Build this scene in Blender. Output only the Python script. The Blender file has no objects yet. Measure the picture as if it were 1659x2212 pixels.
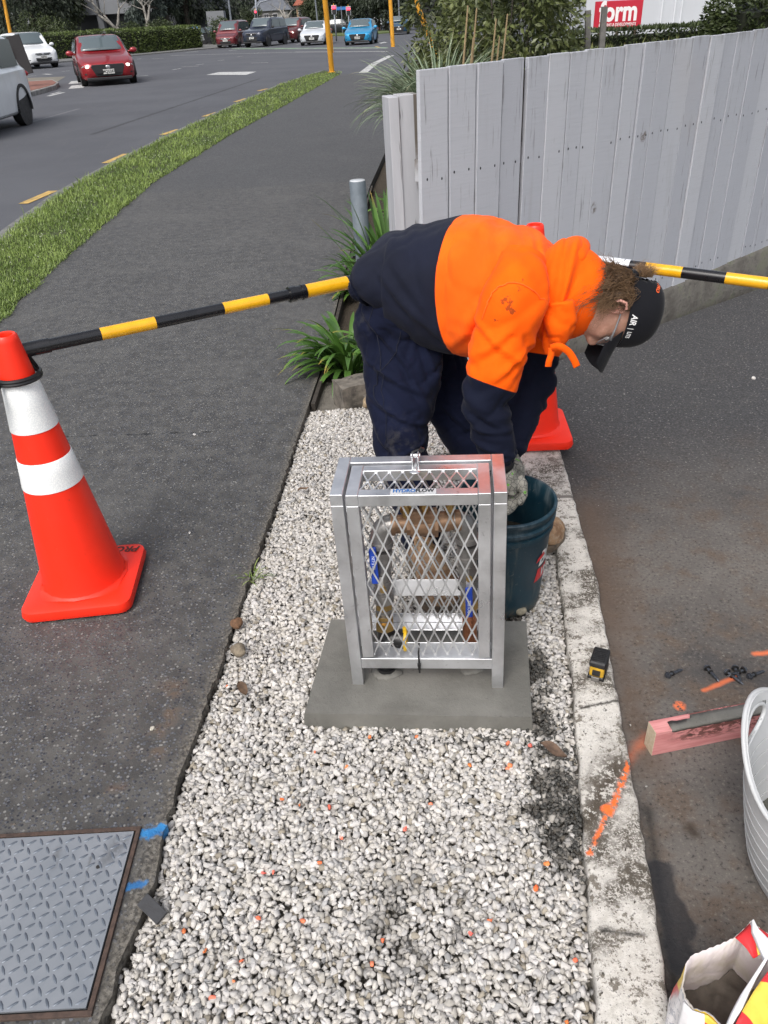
import bpy, bmesh, math, random
import numpy as np
from mathutils import Vector, Matrix, Euler, noise as mnoise
from mathutils.geometry import tessellate_polygon
R=math.radians; PI=math.pi
SC=bpy.context.scene; COL=SC.collection
# ---------------------------------------------------------------- camera
cam=bpy.data.cameras.new('camera'); cam.sensor_fit='VERTICAL'; cam.sensor_height=24.0
cam.lens=24.0*1665/2212; cam.clip_start=0.05; cam.clip_end=2000
camo=bpy.data.objects.new('camera',cam); COL.objects.link(camo)
_p=R(32.87); _r=R(3.2)
_F=Vector((0,math.cos(_p),-math.sin(_p))); _R0=Vector((1,0,0)); _U0=Vector((0,math.sin(_p),math.cos(_p)))
_U=_U0*math.cos(_r)+_R0*math.sin(_r); _Rt=_R0*math.cos(_r)-_U0*math.sin(_r)
camo.matrix_world=Matrix(((_Rt.x,_U.x,-_F.x,0),(_Rt.y,_U.y,-_F.y,0),(_Rt.z,_U.z,-_F.z,1.6),(0,0,0,1)))
SC.camera=camo
# ---------------------------------------------------------------- light (overcast day)
SUN_EL=R(52); SUN_AZ=R(205)     # compass-like rotation of the sky sun
world=bpy.data.worlds.new('World'); SC.world=world; world.use_nodes=True
wn=world.node_tree; bg=wn.nodes['Background']
sky=wn.nodes.new('ShaderNodeTexSky'); sky.sky_type='NISHITA'; sky.sun_disc=False
sky.sun_elevation=SUN_EL; sky.sun_rotation=SUN_AZ; sky.air_density=1.0; sky.dust_density=5.0; sky.ozone_density=1.0
hs=wn.nodes.new('ShaderNodeHueSaturation'); hs.inputs['Saturation'].default_value=0.42
wn.links.new(sky.outputs[0],hs.inputs['Color']); wn.links.new(hs.outputs[0],bg.inputs[0]); bg.inputs[1].default_value=0.15
sl=bpy.data.lights.new('sun','SUN'); sl.energy=1.0; sl.angle=R(25); sl.color=(1,.98,.95)
so=bpy.data.objects.new('sun',sl); COL.objects.link(so)
_sd=Vector((math.sin(SUN_AZ)*math.cos(SUN_EL),math.cos(SUN_AZ)*math.cos(SUN_EL),math.sin(SUN_EL)))
so.rotation_euler=(-_sd).to_track_quat('-Z','Y').to_euler()
SC.view_settings.view_transform='Standard'; SC.view_settings.look='None'
SC.view_settings.exposure=0.46; SC.view_settings.gamma=1.0
SC.cycles.max_bounces=6; SC.cycles.transparent_max_bounces=12
# ---------------------------------------------------------------- helpers
def tag(o,label=None,cat=None,group=None,kind=None):
    if label:o['label']=label
    if cat:o['category']=cat
    if group:o['group']=group
    if kind:o['kind']=kind
    return o
def empty(name,loc=(0,0,0),rz=0,label=None,cat=None,group=None):
    o=bpy.data.objects.new(name,None); COL.objects.link(o); o.location=loc; o.rotation_euler=(0,0,rz); o.empty_display_size=.1
    return tag(o,label,cat,group)
def addobj(name,me,parent=None,loc=None,rot=None):
    o=bpy.data.objects.new(name,me); COL.objects.link(o)
    if parent is not None:o.parent=parent
    if loc is not None:o.location=loc
    if rot is not None:o.rotation_euler=rot
    return o
def copy_tree(o,parent=None):
    c=o.copy(); COL.objects.link(c)
    if parent is not None:c.parent=parent
    for ch in list(o.children): copy_tree(ch,c)
    return c
def sm(me,on=True,angle=None):
    me.polygons.foreach_set('use_smooth',[on]*len(me.polygons))
    if angle is not None: me.set_sharp_from_angle(angle=R(angle))
    return me
class MB:
    """collects shapes into one mesh"""
    def __init__(s): s.v=[]; s.f=[]; s.mi=[]; s.cur=0
    def mat(s,i): s.cur=i; return s
    def add(s,vs,fs,M=None):
        b=len(s.v)
        for v in vs:
            v=Vector(v)
            if M is not None: v=M@v
            s.v.append(tuple(v))
        for f in fs: s.f.append(tuple(b+i for i in f)); s.mi.append(s.cur)
        return s
    def box(s,c,d,rot=None,M=None,taper=1.0):
        x,y,z=d[0]/2,d[1]/2,d[2]/2; t=taper
        vs=[(-x,-y,-z),(x,-y,-z),(x,y,-z),(-x,y,-z),(-x*t,-y*t,z),(x*t,-y*t,z),(x*t,y*t,z),(-x*t,y*t,z)]
        T=Matrix.Translation(c)
        if rot is not None:T=T@Euler(rot).to_matrix().to_4x4()
        if M is not None:T=M@T
        return s.add(vs,[(0,3,2,1),(4,5,6,7),(0,1,5,4),(1,2,6,5),(2,3,7,6),(3,0,4,7)],T)
    def beam(s,a,b,w,h,up=(0,0,1)):
        """box from a to b; w across, h along up"""
        a=Vector(a);b=Vector(b);d=b-a;L=d.length;d.normalize();u=Vector(up)
        r=d.cross(u).normalized();u=r.cross(d).normalized()
        vs=[]
        for q in(a,b):
            for sx,sz in((-1,-1),(1,-1),(1,1),(-1,1)): vs.append(q+r*(sx*w/2)+u*(sz*h/2))
        return s.add(vs,[(0,1,2,3),(7,6,5,4),(0,4,5,1),(1,5,6,2),(2,6,7,3),(3,7,4,0)])
    def tube(s,pts,rad,n=10,cap=True,squash=None):
        pts=[Vector(p) for p in pts]
        if not hasattr(rad,'__len__'):rad=[rad]*len(pts)
        k=len(pts);vs=[];fs=[];prev=None
        for i,p in enumerate(pts):
            d=(pts[min(i+1,k-1)]-pts[max(i-1,0)]).normalized()
            if prev is None:
                r=d.cross(Vector((0,0,1)))
                if r.length<1e-3:r=Vector((1,0,0))
                r.normalize()
            else:
                r=prev-d*prev.dot(d)
                r.normalize()
            prev=r;u=r.cross(d)
            for j in range(n):
                a=2*PI*j/n
                rr=rad[i]
                if hasattr(rr,'__len__'): vs.append(p+r*math.cos(a)*rr[0]+u*math.sin(a)*rr[1])
                else: vs.append(p+(r*math.cos(a)+u*math.sin(a))*rr)
        for i in range(k-1):
            for j in range(n):
                j2=(j+1)%n
                fs.append((i*n+j,i*n+j2,(i+1)*n+j2,(i+1)*n+j))
        if cap: fs.append(tuple(range(n))[::-1]); fs.append(tuple((k-1)*n+j for j in range(n)))
        return s.add(vs,fs)
    def cyl(s,a,b,r0,r1=None,n=16): return s.tube([a,b],[r0,r0 if r1 is None else r1],n)
    def lathe(s,prof,n=32,M=None,a0=0,a1=2*PI):
        """prof: list of (r,z)"""
        full=abs(a1-a0-2*PI)<1e-6; m=n if full else n+1
        vs=[(r*math.cos(a0+(a1-a0)*j/n),r*math.sin(a0+(a1-a0)*j/n),z) for r,z in prof for j in range(m)]
        fs=[]
        for i in range(len(prof)-1):
            for j in range(n):
                j2=(j+1)%m; fs.append((i*m+j,i*m+j2,(i+1)*m+j2,(i+1)*m+j))
        return s.add(vs,fs,M)
    def ell(s,c,rad,n=16,m=10,M=None,rot=None):
        T=Matrix.Translation(c)
        if rot is not None:T=T@Euler(rot).to_matrix().to_4x4()
        T=T@Matrix.Diagonal((rad[0],rad[1],rad[2],1))
        if M is not None:T=M@T
        prof=[(math.sin(PI*i/m),-math.cos(PI*i/m)) for i in range(1,m)]
        vs=[(r*math.cos(2*PI*j/n),r*math.sin(2*PI*j/n),z) for r,z in prof for j in range(n)]
        fs=[(i*n+j,i*n+(j+1)%n,(i+1)*n+(j+1)%n,(i+1)*n+j) for i in range(m-2) for j in range(n)]
        b=len(vs);vs+=[(0,0,-1),(0,0,1)]
        for j in range(n): fs.append((b,(j+1)%n,j)); fs.append((b+1,(m-2)*n+j,(m-2)*n+(j+1)%n))
        return s.add(vs,fs,T)
    def loft(s,secs,cap=True,closed=True):
        n=len(secs[0]);vs=[p for q in secs for p in q];fs=[]
        for i in range(len(secs)-1):
            for j in range(n if closed else n-1):
                j2=(j+1)%n; fs.append((i*n+j,i*n+j2,(i+1)*n+j2,(i+1)*n+j))
        if cap and closed: fs.append(tuple(range(n))[::-1]); fs.append(tuple((len(secs)-1)*n+j for j in range(n)))
        return s.add(vs,fs)
    def prism(s,poly,z0,z1,M=None,bottom=True):
        """poly: list of (x,y); z1 may be list per vertex"""
        n=len(poly); zt=z1 if hasattr(z1,'__len__') else [z1]*n
        tri=tessellate_polygon([[Vector((p[0],p[1],0)) for p in poly]])
        ar=sum(poly[i][0]*poly[(i+1)%n][1]-poly[(i+1)%n][0]*poly[i][1] for i in range(n))
        vs=[(p[0],p[1],zt[i]) for i,p in enumerate(poly)]+[(p[0],p[1],z0) for p in poly]
        fs=[]
        for t in tri:
            a,b,c=[poly[i] for i in t]
            up=(b[0]-a[0])*(c[1]-a[1])-(c[0]-a[0])*(b[1]-a[1])>0
            fs.append(tuple(t) if up else tuple(t[::-1]))
            if bottom: q=tuple(n+i for i in t); fs.append(q[::-1] if up else q)
        for i in range(n):
            j=(i+1)%n; fs.append((i,n+i,n+j,j) if ar>0 else (j,n+j,n+i,i))
        return s.add(vs,fs,M)
    def mesh(s,name,mats,smooth=False,angle=None):
        me=bpy.data.meshes.new(name); me.from_pydata(s.v,[],s.f)
        if not isinstance(mats,(list,tuple)):mats=[mats]
        for m in mats: me.materials.append(m)
        if len(mats)>1: me.polygons.foreach_set('material_index',s.mi)
        if smooth: sm(me,True,angle)
        me.update(); return me
    def build(s,name,mats,parent=None,smooth=False,angle=None,bevel=0,seg=2,loc=None,rot=None):
        o=addobj(name,s.mesh(name,mats,smooth,angle),parent,loc,rot)
        if bevel:
            m=o.modifiers.new('bev','BEVEL'); m.width=bevel; m.segments=seg; m.limit_method='ANGLE'; m.angle_limit=R(35)
            if not smooth: sm(o.data,True,None); m.harden_normals=True
        return o
def text_geo(txt,size=1.0,ext=0.0,bold=0.0,shear=0.0,sx=1.0,spacing=1.0):
    cu=bpy.data.curves.new('t','FONT'); cu.body=txt; cu.size=size; cu.extrude=ext; cu.offset=bold; cu.shear=shear
    cu.align_x='CENTER'; cu.align_y='CENTER'; cu.resolution_u=3; cu.space_character=spacing
    o=bpy.data.objects.new('t',cu); COL.objects.link(o)
    dg=bpy.context.evaluated_depsgraph_get(); me=bpy.data.meshes.new_from_object(o.evaluated_get(dg))
    vs=[(v.co.x*sx,v.co.y,v.co.z) for v in me.vertices]; fs=[tuple(p.vertices) for p in me.polygons]
    bpy.data.objects.remove(o); bpy.data.curves.remove(cu); bpy.data.meshes.remove(me)
    return vs,fs
def frame(o,x,y):
    """matrix with origin o, x axis x, y axis about y"""
    x=Vector(x).normalized(); z=x.cross(Vector(y)).normalized(); y=z.cross(x)
    return Matrix(((x.x,y.x,z.x,o[0]),(x.y,y.y,z.y,o[1]),(x.z,y.z,z.z,o[2]),(0,0,0,1)))
def remesh(o,vox,smooth=4,fac=.5):
    m=o.modifiers.new('rm','REMESH'); m.mode='VOXEL'; m.voxel_size=vox; m.use_smooth_shade=True
    if smooth: s=o.modifiers.new('sm','SMOOTH'); s.iterations=smooth; s.factor=fac
    return o
def baked(o):
    """apply modifiers"""
    dg=bpy.context.evaluated_depsgraph_get(); me=bpy.data.meshes.new_from_object(o.evaluated_get(dg))
    old=o.data; o.modifiers.clear(); o.data=me; me.name=o.name
    if old.users==0: bpy.data.meshes.remove(old)
    return o
# ---------------------------------------------------------------- materials
class NT:
    def __init__(s,name,metal=0,rough=.6,spec=.5):
        s.m=bpy.data.materials.new(name); s.m.use_nodes=True; s.t=s.m.node_tree; s.n=s.t.nodes
        s.b=s.n['Principled BSDF']; s.b.inputs['Metallic'].default_value=metal; s.b.inputs['Roughness'].default_value=rough
        s.b.inputs['Specular IOR Level'].default_value=spec
        s.co=s.n.new('ShaderNodeTexCoord').outputs['Object']
    def l(s,a,b): s.t.links.new(a,b)
    def val(s,sock,v):
        if v is None:return
        if hasattr(v,'is_output') : s.l(v,sock)
        elif hasattr(v,'__len__') and len(v)==3 and sock.type=='RGBA': sock.default_value=(*v,1)
        else: sock.default_value=v
    def node(s,t,**kw):
        n=s.n.new(t)
        for k,v in kw.items(): setattr(n,k,v)
        return n
    def math(s,op,a,b=None,c=None,clamp=False):
        n=s.node('ShaderNodeMath',operation=op,use_clamp=clamp); s.val(n.inputs[0],a); s.val(n.inputs[1],b)
        if c is not None:s.val(n.inputs[2],c)
        return n.outputs[0]
    def vm(s,op,a,b=None,out=0):
        n=s.node('ShaderNodeVectorMath',operation=op); s.val(n.inputs[0],a)
        if b is not None:s.val(n.inputs[3 if op=='SCALE' else 1],b)
        return n.outputs[out]
    def noise(s,scale,detail=3,rough=.5,dist=0,vec=None,off=None):
        n=s.node('ShaderNodeTexNoise'); n.inputs['Scale'].default_value=scale; n.inputs['Detail'].default_value=detail
        n.inputs['Roughness'].default_value=rough; n.inputs['Distortion'].default_value=dist
        v=vec or s.co
        if off: v=s.vm('ADD',v,off)
        s.l(v,n.inputs['Vector']); return n.outputs[0]
    def vor(s,scale,feature='F1',vec=None,out='Distance',rnd=1.0):
        n=s.node('ShaderNodeTexVoronoi',feature=feature); n.inputs['Scale'].default_value=scale; n.inputs['Randomness'].default_value=rnd
        s.l(vec or s.co,n.inputs['Vector']); return n.outputs[out]
    def ramp(s,f,lo,hi,a=0.0,b=1.0,smooth=True):
        n=s.node('ShaderNodeMapRange',interpolation_type='SMOOTHSTEP' if smooth else 'LINEAR')
        s.val(n.inputs[0],f); n.inputs[1].default_value=lo; n.inputs[2].default_value=hi; n.inputs[3].default_value=a; n.inputs[4].default_value=b
        return n.outputs[0]
    def mix(s,f,a,b,mode='MIX'):
        n=s.node('ShaderNodeMix',data_type='RGBA',blend_type=mode); s.val(n.inputs[0],f); s.val(n.inputs[6],a); s.val(n.inputs[7],b)
        return n.outputs[2]
    def scale(s,v): return s.vm('MULTIPLY',s.co,v)
    def seg(s,a,b,w,soft,nz=None,namp=0):
        """1 inside a stroke from a to b in the xy plane"""
        a=Vector((a[0],a[1],0));b=Vector((b[0],b[1],0));d=b-a;L2=max(d.length_squared,1e-9)
        p=s.vm('MULTIPLY',s.co,(1,1,0)); q=s.vm('SUBTRACT',p,a)
        t=s.math('DIVIDE',s.vm('DOT_PRODUCT',q,d,1),L2,clamp=True)
        t=s.math('DIVIDE',s.vm('DOT_PRODUCT',q,d,out=1),L2,clamp=True)
        pr=s.node('ShaderNodeVectorMath',operation='SCALE'); pr.inputs[0].default_value=d; s.l(t,pr.inputs['Scale'])
        dist=s.vm('LENGTH',s.vm('SUBTRACT',q,pr.outputs[0]),out=1)
        if nz is not None: dist=s.math('ADD',dist,s.math('MULTIPLY',s.math('SUBTRACT',nz,.5),namp))
        return s.ramp(dist,w-soft,w+soft,1,0)
    def bump(s,h,strength=.3,dist=.01):
        n=s.node('ShaderNodeBump'); n.inputs['Strength'].default_value=strength; n.inputs['Distance'].default_value=dist
        s.l(h,n.inputs['Height']); s.l(n.outputs[0],s.b.inputs['Normal']); return s
    def base(s,c): s.val(s.b.inputs['Base Color'],c); return s
    def rough(s,r): s.val(s.b.inputs['Roughness'],r); return s
_mc={}
def MAT(name,col,rough=.6,metal=0,var=.15,vs=20,bump=0,bs=120,spec=.5,dirt=None,dlo=.55,dhi=.75,ds=8,coat=0,alpha=None,emit=0,rv=.1):
    if name in _mc:return _mc[name]
    t=NT(name,metal,rough,spec)
    n=t.noise(vs,4,.6)
    c2=tuple(c*(1-var) for c in col); c1=tuple(min(1,c*(1+var*.6)) for c in col)
    c=t.mix(t.ramp(n,.3,.7),c2,c1)
    if dirt: c=t.mix(t.ramp(t.noise(ds,6,.65,off=(3,7,1)),dlo,dhi),c,dirt)
    t.base(c); t.rough(t.ramp(n,.2,.8,max(.02,rough-rv),min(1,rough+rv)))
    if bump: t.bump(t.noise(bs,4,.6),bump,.003)
    if coat: t.b.inputs['Coat Weight'].default_value=coat; t.b.inputs['Coat Roughness'].default_value=.05
    if emit: t.val(t.b.inputs['Emission Color'],col); t.b.inputs['Emission Strength'].default_value=emit
    _mc[name]=t.m; return t.m
def GLASS(name='clear_glass',col=(.9,.95,.95),rough=.02,trans=1.0,ior=1.45):
    if name in _mc:return _mc[name]
    t=NT(name,0,rough); t.base(col); t.b.inputs['Transmission Weight'].default_value=trans; t.b.inputs['IOR'].default_value=ior
    _mc[name]=t.m; return t.m
rng=random.Random(7)

# ================================================================ ground
ZD=-0.045   # driveway level
ZR=-0.10    # road level
# path right edge, nearest first
EDGE=[(-0.638,0.6374,0),(-0.595,0.7257,0),(-0.5957,0.83,0),(-0.5785,0.8947,0),(-0.5608,1.012,0),(-0.5637,1.134,0),(-0.5563,1.312,0),(-0.5148,1.665,0),(-0.4733,2.13,0),(-0.4212,2.643,0),(-0.378,3.118,0),(-0.3393,3.509,0),(-0.3037,3.88,0),(-0.1904,5.758,0),(-0.1243,6.879,0),(0.0513,9.19,0),(0.3292,11.92,0),(0.579,17.66,-0),(0.8528,23.77,0)]
GRL=[(-2.268,2.562,0),(-2.428,3.964,-0),(-2.497,5.114,0),(-2.555,6.428,0),(-2.572,7.535,0),(-2.586,10.13,0),(-2.224,14.52,0),(-1.651,19.43,0),(-0.6276,28.91,0)]   # grass / path
KRB=[(-2.745,2.78,0),(-3.225,5.333,0),(-3.589,7.925,0),(-3.714,9.877,0),(-3.636,12.16,0),(-3.412,15.35,0),(-2.98,20.08,0),(-2.407,25.84,0),(-1.406,31.35,0)]  # outer kerb edge
def xy(l): return [(p[0],p[1]) for p in l]
def dens(l,step,amp=0,seed=1):
    out=[];r=random.Random(seed)
    for a,b in zip(l,l[1:]):
        a=Vector(a[:2]);b=Vector(b[:2]);n=max(1,int((b-a).length/step))
        for i in range(n):
            p=a.lerp(b,i/n)
            if i or not out: pass
            out.append((p.x+r.uniform(-amp,amp),p.y+r.uniform(-amp,amp)))
    out.append(tuple(l[-1][:2])); return out
# ---- terrain sheet
t=NT('soil_and_lawn',rough=.95)
n=t.noise(.6,6,.6); g=t.mix(t.ramp(n,.4,.6),(.045,.06,.02),(.07,.08,.03)); t.base(t.mix(t.ramp(t.noise(40,3),.3,.7),g,(.05,.045,.025))); t.bump(t.noise(30,5),.6,.05)
terr=MB().add([(-400,-60,-.19),(400,-60,-.19),(400,700,-.19),(-400,700,-.19)],[(0,1,2,3)]).build('ground',t.m); tag(terr,kind='structure')
# ---- road
t=NT('asphalt_road',rough=.85)
n1=t.noise(.35,5,.6); n2=t.noise(220,2,.6); n3=t.noise(3,5,.6,1.0,vec=t.scale((1,.25,1)))
c=t.mix(t.ramp(n1,.35,.65),(.060,.063,.074),(.080,.084,.096)); c=t.mix(t.ramp(n3,.5,.75),c,(.080,.081,.090)); c=t.mix(t.ramp(n2,.45,.7),c,(.10,.10,.108))
c=t.mix(t.seg((-5.22,16.65,-0.1),(-3.474,30.67,-0.1),.05,.05,t.noise(6,4),.1),c,(.035,.035,.04))
c=t.mix(t.seg((-7.285,22.58,-0.1),(-7.801,16.4,-0.1),.04,.03,t.noise(6,4),.1),c,(.14,.14,.15))
t.base(c); t.bump(n2,.5,.004)
road=MB(); kl=[(p[0]+.02,p[1]) for p in KRB]
poly=[(-60,-10),(kl[0][0],-10)]+kl+[(-0.5854,30.65,-0.1)[:2],(1.379,28.27,-0.1)[:2],(2.96,41.57,-0.1)[:2],(9,46),(60,50),(90,70),(90,130),(-90,160),(-90,-10)]
road.prism(poly,-.18,ZR); ro=road.build('road',t.m); tag(ro,kind='structure')
ASPH=t.m
# ---- footpath
t=NT('exposed_aggregate',rough=.8)
v=t.node('ShaderNodeTexVoronoi',feature='F1'); v.inputs['Scale'].default_value=105; t.l(t.co,v.inputs['Vector'])
sp=t.node('ShaderNodeSeparateColor'); t.l(v.outputs['Color'],sp.inputs[0]); rnd=sp.outputs[0]; rn2=sp.outputs[1]
chip=t.ramp(v.outputs['Distance'],.28,.5,1,0)
big=t.noise(1.4,5,.6); mid=t.noise(14,4,.6)
vb=t.node('ShaderNodeTexVoronoi'); vb.inputs['Scale'].default_value=38; t.l(t.co,vb.inputs['Vector']); sb=t.node('ShaderNodeSeparateColor'); t.l(vb.outputs['Color'],sb.inputs[0])
c=t.mix(t.ramp(rnd,0,1,smooth=False),(.013,.015,.021),(.132,.138,.155))
c=t.mix(t.ramp(rn2,.84,.92,0,.85),c,(.26,.255,.24)); c=t.mix(t.ramp(sb.outputs[0],.0,1,0,.30,smooth=False),c,(.012,.012,.015)); c=t.mix(t.ramp(rn2,.03,.0),c,(.12,.10,.075))
mort=t.mix(t.ramp(mid,.35,.65),(.050,.048,.046),(.085,.082,.077))
c=t.mix(chip,mort,c); c=t.mix(t.ramp(big,.45,.75,0,.4),c,(.115,.112,.106)); c=t.mix(t.ramp(big,.42,.25,0,.35),c,(.02,.021,.024))
# far part worn darker bitumen
geo=t.node('ShaderNodeSeparateXYZ'); t.l(t.co,geo.inputs[0])
c=t.mix(t.ramp(geo.outputs[1],9.4,9.55,0,.5),c,(.055,.056,.06))
rust=t.math('MULTIPLY',t.seg((-0.6282,1.618,0),(-0.6435,1.385,0),.03,.08,mid,.12),t.ramp(mid,.45,.7))
c=t.mix(rust,c,(.12,.065,.03))
c=t.mix(t.math('MULTIPLY',t.seg((-0.6943,1.272,-0),(-0.7221,1.267,0),.004,.02,mid,.03),.8),c,(.10,.05,.025))
# soil-stained margin along the gravel and blue survey paint at the step
ed=None
for a,b in zip(EDGE[1:-5],EDGE[2:-4]):
    q=t.seg(a,b,.016,.028,t.noise(24,5,.7),.06); ed=q if ed is None else t.math('MAXIMUM',ed,q)
c=t.mix(t.math('MULTIPLY',ed,.72),c,t.mix(t.ramp(t.noise(90,5,.7),.40,.60),(.035,.029,.022),(.20,.18,.145)))
c=t.mix(t.math('MULTIPLY',t.seg((-0.5854,1.099,0),(-0.5932,0.7353,0),.018,.022,t.noise(20,5,.7),.05),.6),c,t.mix(t.ramp(t.noise(70,5,.7),.42,.58),(.03,.026,.02),(.19,.175,.15)))
bl=t.math('MAXIMUM',t.seg((-0.6075,1.134,-0),(-0.5691,1.149,0),.014,.006,t.noise(45,5,.7),.05),t.math('MULTIPLY',t.seg((-0.618,1.001,0),(-0.5846,1.008,0),.008,.006,t.noise(50,5,.7),.05),.9))
c=t.mix(bl,c,t.mix(t.ramp(mid,.3,.7),(.012,.10,.28),(.03,.22,.50)))
# crack
cn=t.noise(14,5,.6)
c=t.mix(t.seg((-2.238,3.318,-0),(-0.5585,3.237,0),.0025,.003,cn,.045),c,(.01,.01,.01))
t.base(c); h=t.math('ADD',t.math('MULTIPLY',chip,rnd),t.math('MULTIPLY',t.noise(260,3),.4)); t.bump(h,.55,.003)
t.rough(t.ramp(rnd,0,1,.55,.9))
PATHM=t.m
r_=dens(EDGE[:11],.025,.0065,3)+xy(EDGE[11:])
poly=[(-6,-3),(-.45,-3)]+r_+[(0.8528,23.77,0)[:2],(1.099,27.87,0)[:2]]+[p for p in xy(GRL)[::-1]]+[(-6,-3)]
poly=poly[:-1]
path=MB().prism(poly,-.16,0.0).build('footpath',PATHM); tag(path,kind='structure')
# ---- kerb stones at the road edge + turf base
t=NT('kerb_concrete',rough=.9); n=t.noise(12,6,.65)
t.base(t.mix(t.ramp(n,.35,.7),(.10,.10,.10),(.22,.22,.21))); t.bump(n,.4,.01)
KC=t.m
inner=[(p[0]+.16,p[1]+.05) for p in KRB]
mb=MB(); mb.prism(xy(KRB)+inner[::-1],-.17,.0); k=mb.build('kerb',KC,bevel=.02); tag(k,kind='structure')
t=NT('turf_soil',rough=1); t.base(t.mix(t.noise(9,5),(.03,.045,.012),(.06,.07,.02)))
mb=MB(); mb.prism(inner+xy(GRL)[::-1],-.15,.006); k=mb.build('turf_base',t.m); tag(k,kind='structure')
# ---- driveway
t=NT('driveway_concrete',rough=.82)
nz=t.noise(90,5,.65); n1=t.noise(2.2,6,.62,.6); n2=t.noise(9,5,.65,off=(5,1,2)); n4=t.noise(28,5,.6)
geo=t.node('ShaderNodeSeparateXYZ'); t.l(t.co,geo.inputs[0])
c=t.mix(t.ramp(n1,.35,.68),(.080,.072,.066),(.150,.136,.122))
c=t.mix(t.ramp(n2,.45,.70),c,(.110,.082,.062))
c=t.mix(t.ramp(n1,.42,.28,0,.8),c,(.045,.044,.046))
near=t.ramp(geo.outputs[1],2.0,3.3)          # beyond, a darker bitumen surface
vv=t.node('ShaderNodeTexVoronoi'); vv.inputs['Scale'].default_value=190; t.l(t.co,vv.inputs['Vector'])
s2=t.node('ShaderNodeSeparateColor'); t.l(vv.outputs['Color'],s2.inputs[0])
dk=t.mix(t.ramp(s2.outputs[0],0,1,smooth=False),(.026,.026,.028),(.068,.068,.072)); dk=t.mix(t.ramp(s2.outputs[1],.975,.99),dk,(.22,.21,.2))
dk=t.mix(t.ramp(n1,.5,.75,0,.5),dk,(.075,.073,.070))
c=t.mix(t.math('ADD',near,t.math('MULTIPLY',t.math('SUBTRACT',n1,.5),.8),clamp=True),c,dk)
c=t.mix(t.ramp(nz,.54,.70,0,.5),c,(.24,.22,.19)); c=t.mix(t.ramp(nz,.46,.34,0,.75),c,(.028,.026,.025))
# brown soil washed along the beam
soil=t.math('MAXIMUM',t.seg((0.7876,2.484,-0.045),(0.6923,1.82,-0.045),.07,.10,n2,.25),t.math('MULTIPLY',t.seg((0.6923,1.82,-0.045),(0.6397,1.289,-0.045),.03,.05,n2,.10),.8))
c=t.mix(t.math('MULTIPLY',soil,.75),c,t.mix(n4,(.060,.036,.024),(.130,.088,.060)))
c=t.mix(t.seg((0.597,1.155,-0.045),(0.5107,0.6891,-0.045),.008,.02,n2,.03),c,(.02,.018,.016))
wet=t.math('MAXIMUM',t.seg((0.5738,1,-0.045),(0.5545,0.7997,-0.045),.03,.008,n2,.06),t.seg((0.5705,0.9147,-0.045),(0.5762,0.8742,-0.045),.035,.006,n2,.04))
c=t.mix(t.math('MULTIPLY',wet,.8),c,(.018,.018,.020))
lump=t.math('MULTIPLY',t.seg((0.7862,1.475,-0.045),(0.785,1.472,-0.045),.014,.006,n4,.02),t.ramp(nz,.35,.55))
orr=t.math('MAXIMUM',lump,t.math('MULTIPLY',t.seg((0.8721,1.526,-0.045),(0.9827,1.571,-0.045),.006,.006,n4,.015),.75))
orr=t.math('MAXIMUM',orr,t.math('MULTIPLY',t.seg((1.073,1.658,-0.045),(1.157,1.661,-0.045),.008,.007,n4,.02),.85))
orr=t.math('MAXIMUM',orr,t.math('MULTIPLY',t.seg((0.5757,1.293,-0.045),(0.6679,1.377,-0.045),.010,.02,n4,.04),.4))
c=t.mix(orr,c,(.75,.17,.06))
c=t.mix(t.math('MULTIPLY',t.seg((0.6776,1.099,-0.045),(0.6839,1.087,-0.045),.012,.012,n4,.03),.8),c,(.03,.018,.010))
t.base(c); t.rough(t.ramp(wet,0,1,.85,.35)); t.bump(t.math('ADD',nz,t.math('MULTIPLY',t.ramp(s2.outputs[0],0,1),.4)),.6,.003)
poly=[(.42,-3),(8,-3),(12,2),(9.5,9.6),(.62,3.72),(.70,2.9),(.66,2.4),(.55,1.5),(.42,.7)]
k=MB().prism(poly,-.16,ZD).build('driveway',t.m); tag(k,kind='structure')
# ---- white painted concrete edging beam
KL=[(0.3202,0.5433,0),(0.3437,0.6781,0),(0.4952,1.497,0),(0.633,2.43,0),(0.5783,2.854,0),(0.5918,3.001,0)]
KR=[(0.473,0.5361,0),(0.4848,0.6709,0),(0.5436,1.007,0),(0.6141,1.488,0),(0.691,1.998,0),(0.764,2.833,0),(0.7812,3,0)]
t=NT('old_white_paint',rough=.85)
b=t.noise(70,5,.7); hf=t.noise(210,4,.7); a=t.math('ADD',t.math('MULTIPLY',t.noise(13,8,.75,.2),.62),t.math('MULTIPLY',t.noise(95,5,.75),.38)); d=t.noise(5,4,.6,off=(2,4,0)); e=t.noise(160,3,.6)
c=t.mix(t.ramp(b,.3,.7),(.49,.465,.42),(.67,.645,.60))
c=t.mix(t.ramp(e,.60,.68),c,(.16,.15,.14)); c=t.mix(t.ramp(a,.515,.56,0,.92),c,t.mix(hf,(.03,.026,.02),(.26,.225,.18)))
c=t.mix(t.ramp(b,.60,.66,0,.85),c,(.10,.09,.078))
c=t.mix(t.math('MULTIPLY',t.ramp(d,.46,.60),t.ramp(t.math('ADD',t.math('MULTIPLY',b,.5),t.math('MULTIPLY',hf,.5)),.44,.52)),c,t.mix(hf,(.03,.026,.02),(.13,.11,.085)))
c=t.mix(t.math('MULTIPLY',t.seg((0.4435,1.119,0),(0.539,1.245,0),.045,.05,a,.11),t.ramp(t.math('ADD',t.math('MULTIPLY',b,.4),t.math('MULTIPLY',a,.6)),.45,.50)),c,t.mix(hf,(.015,.012,.008),(.11,.085,.06)))
c=t.mix(t.math('MULTIPLY',t.seg((0.3984,0.8498,0),(0.4797,0.8358,0),.004,.006,a,.06),.9),c,(.02,.017,.014))
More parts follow.
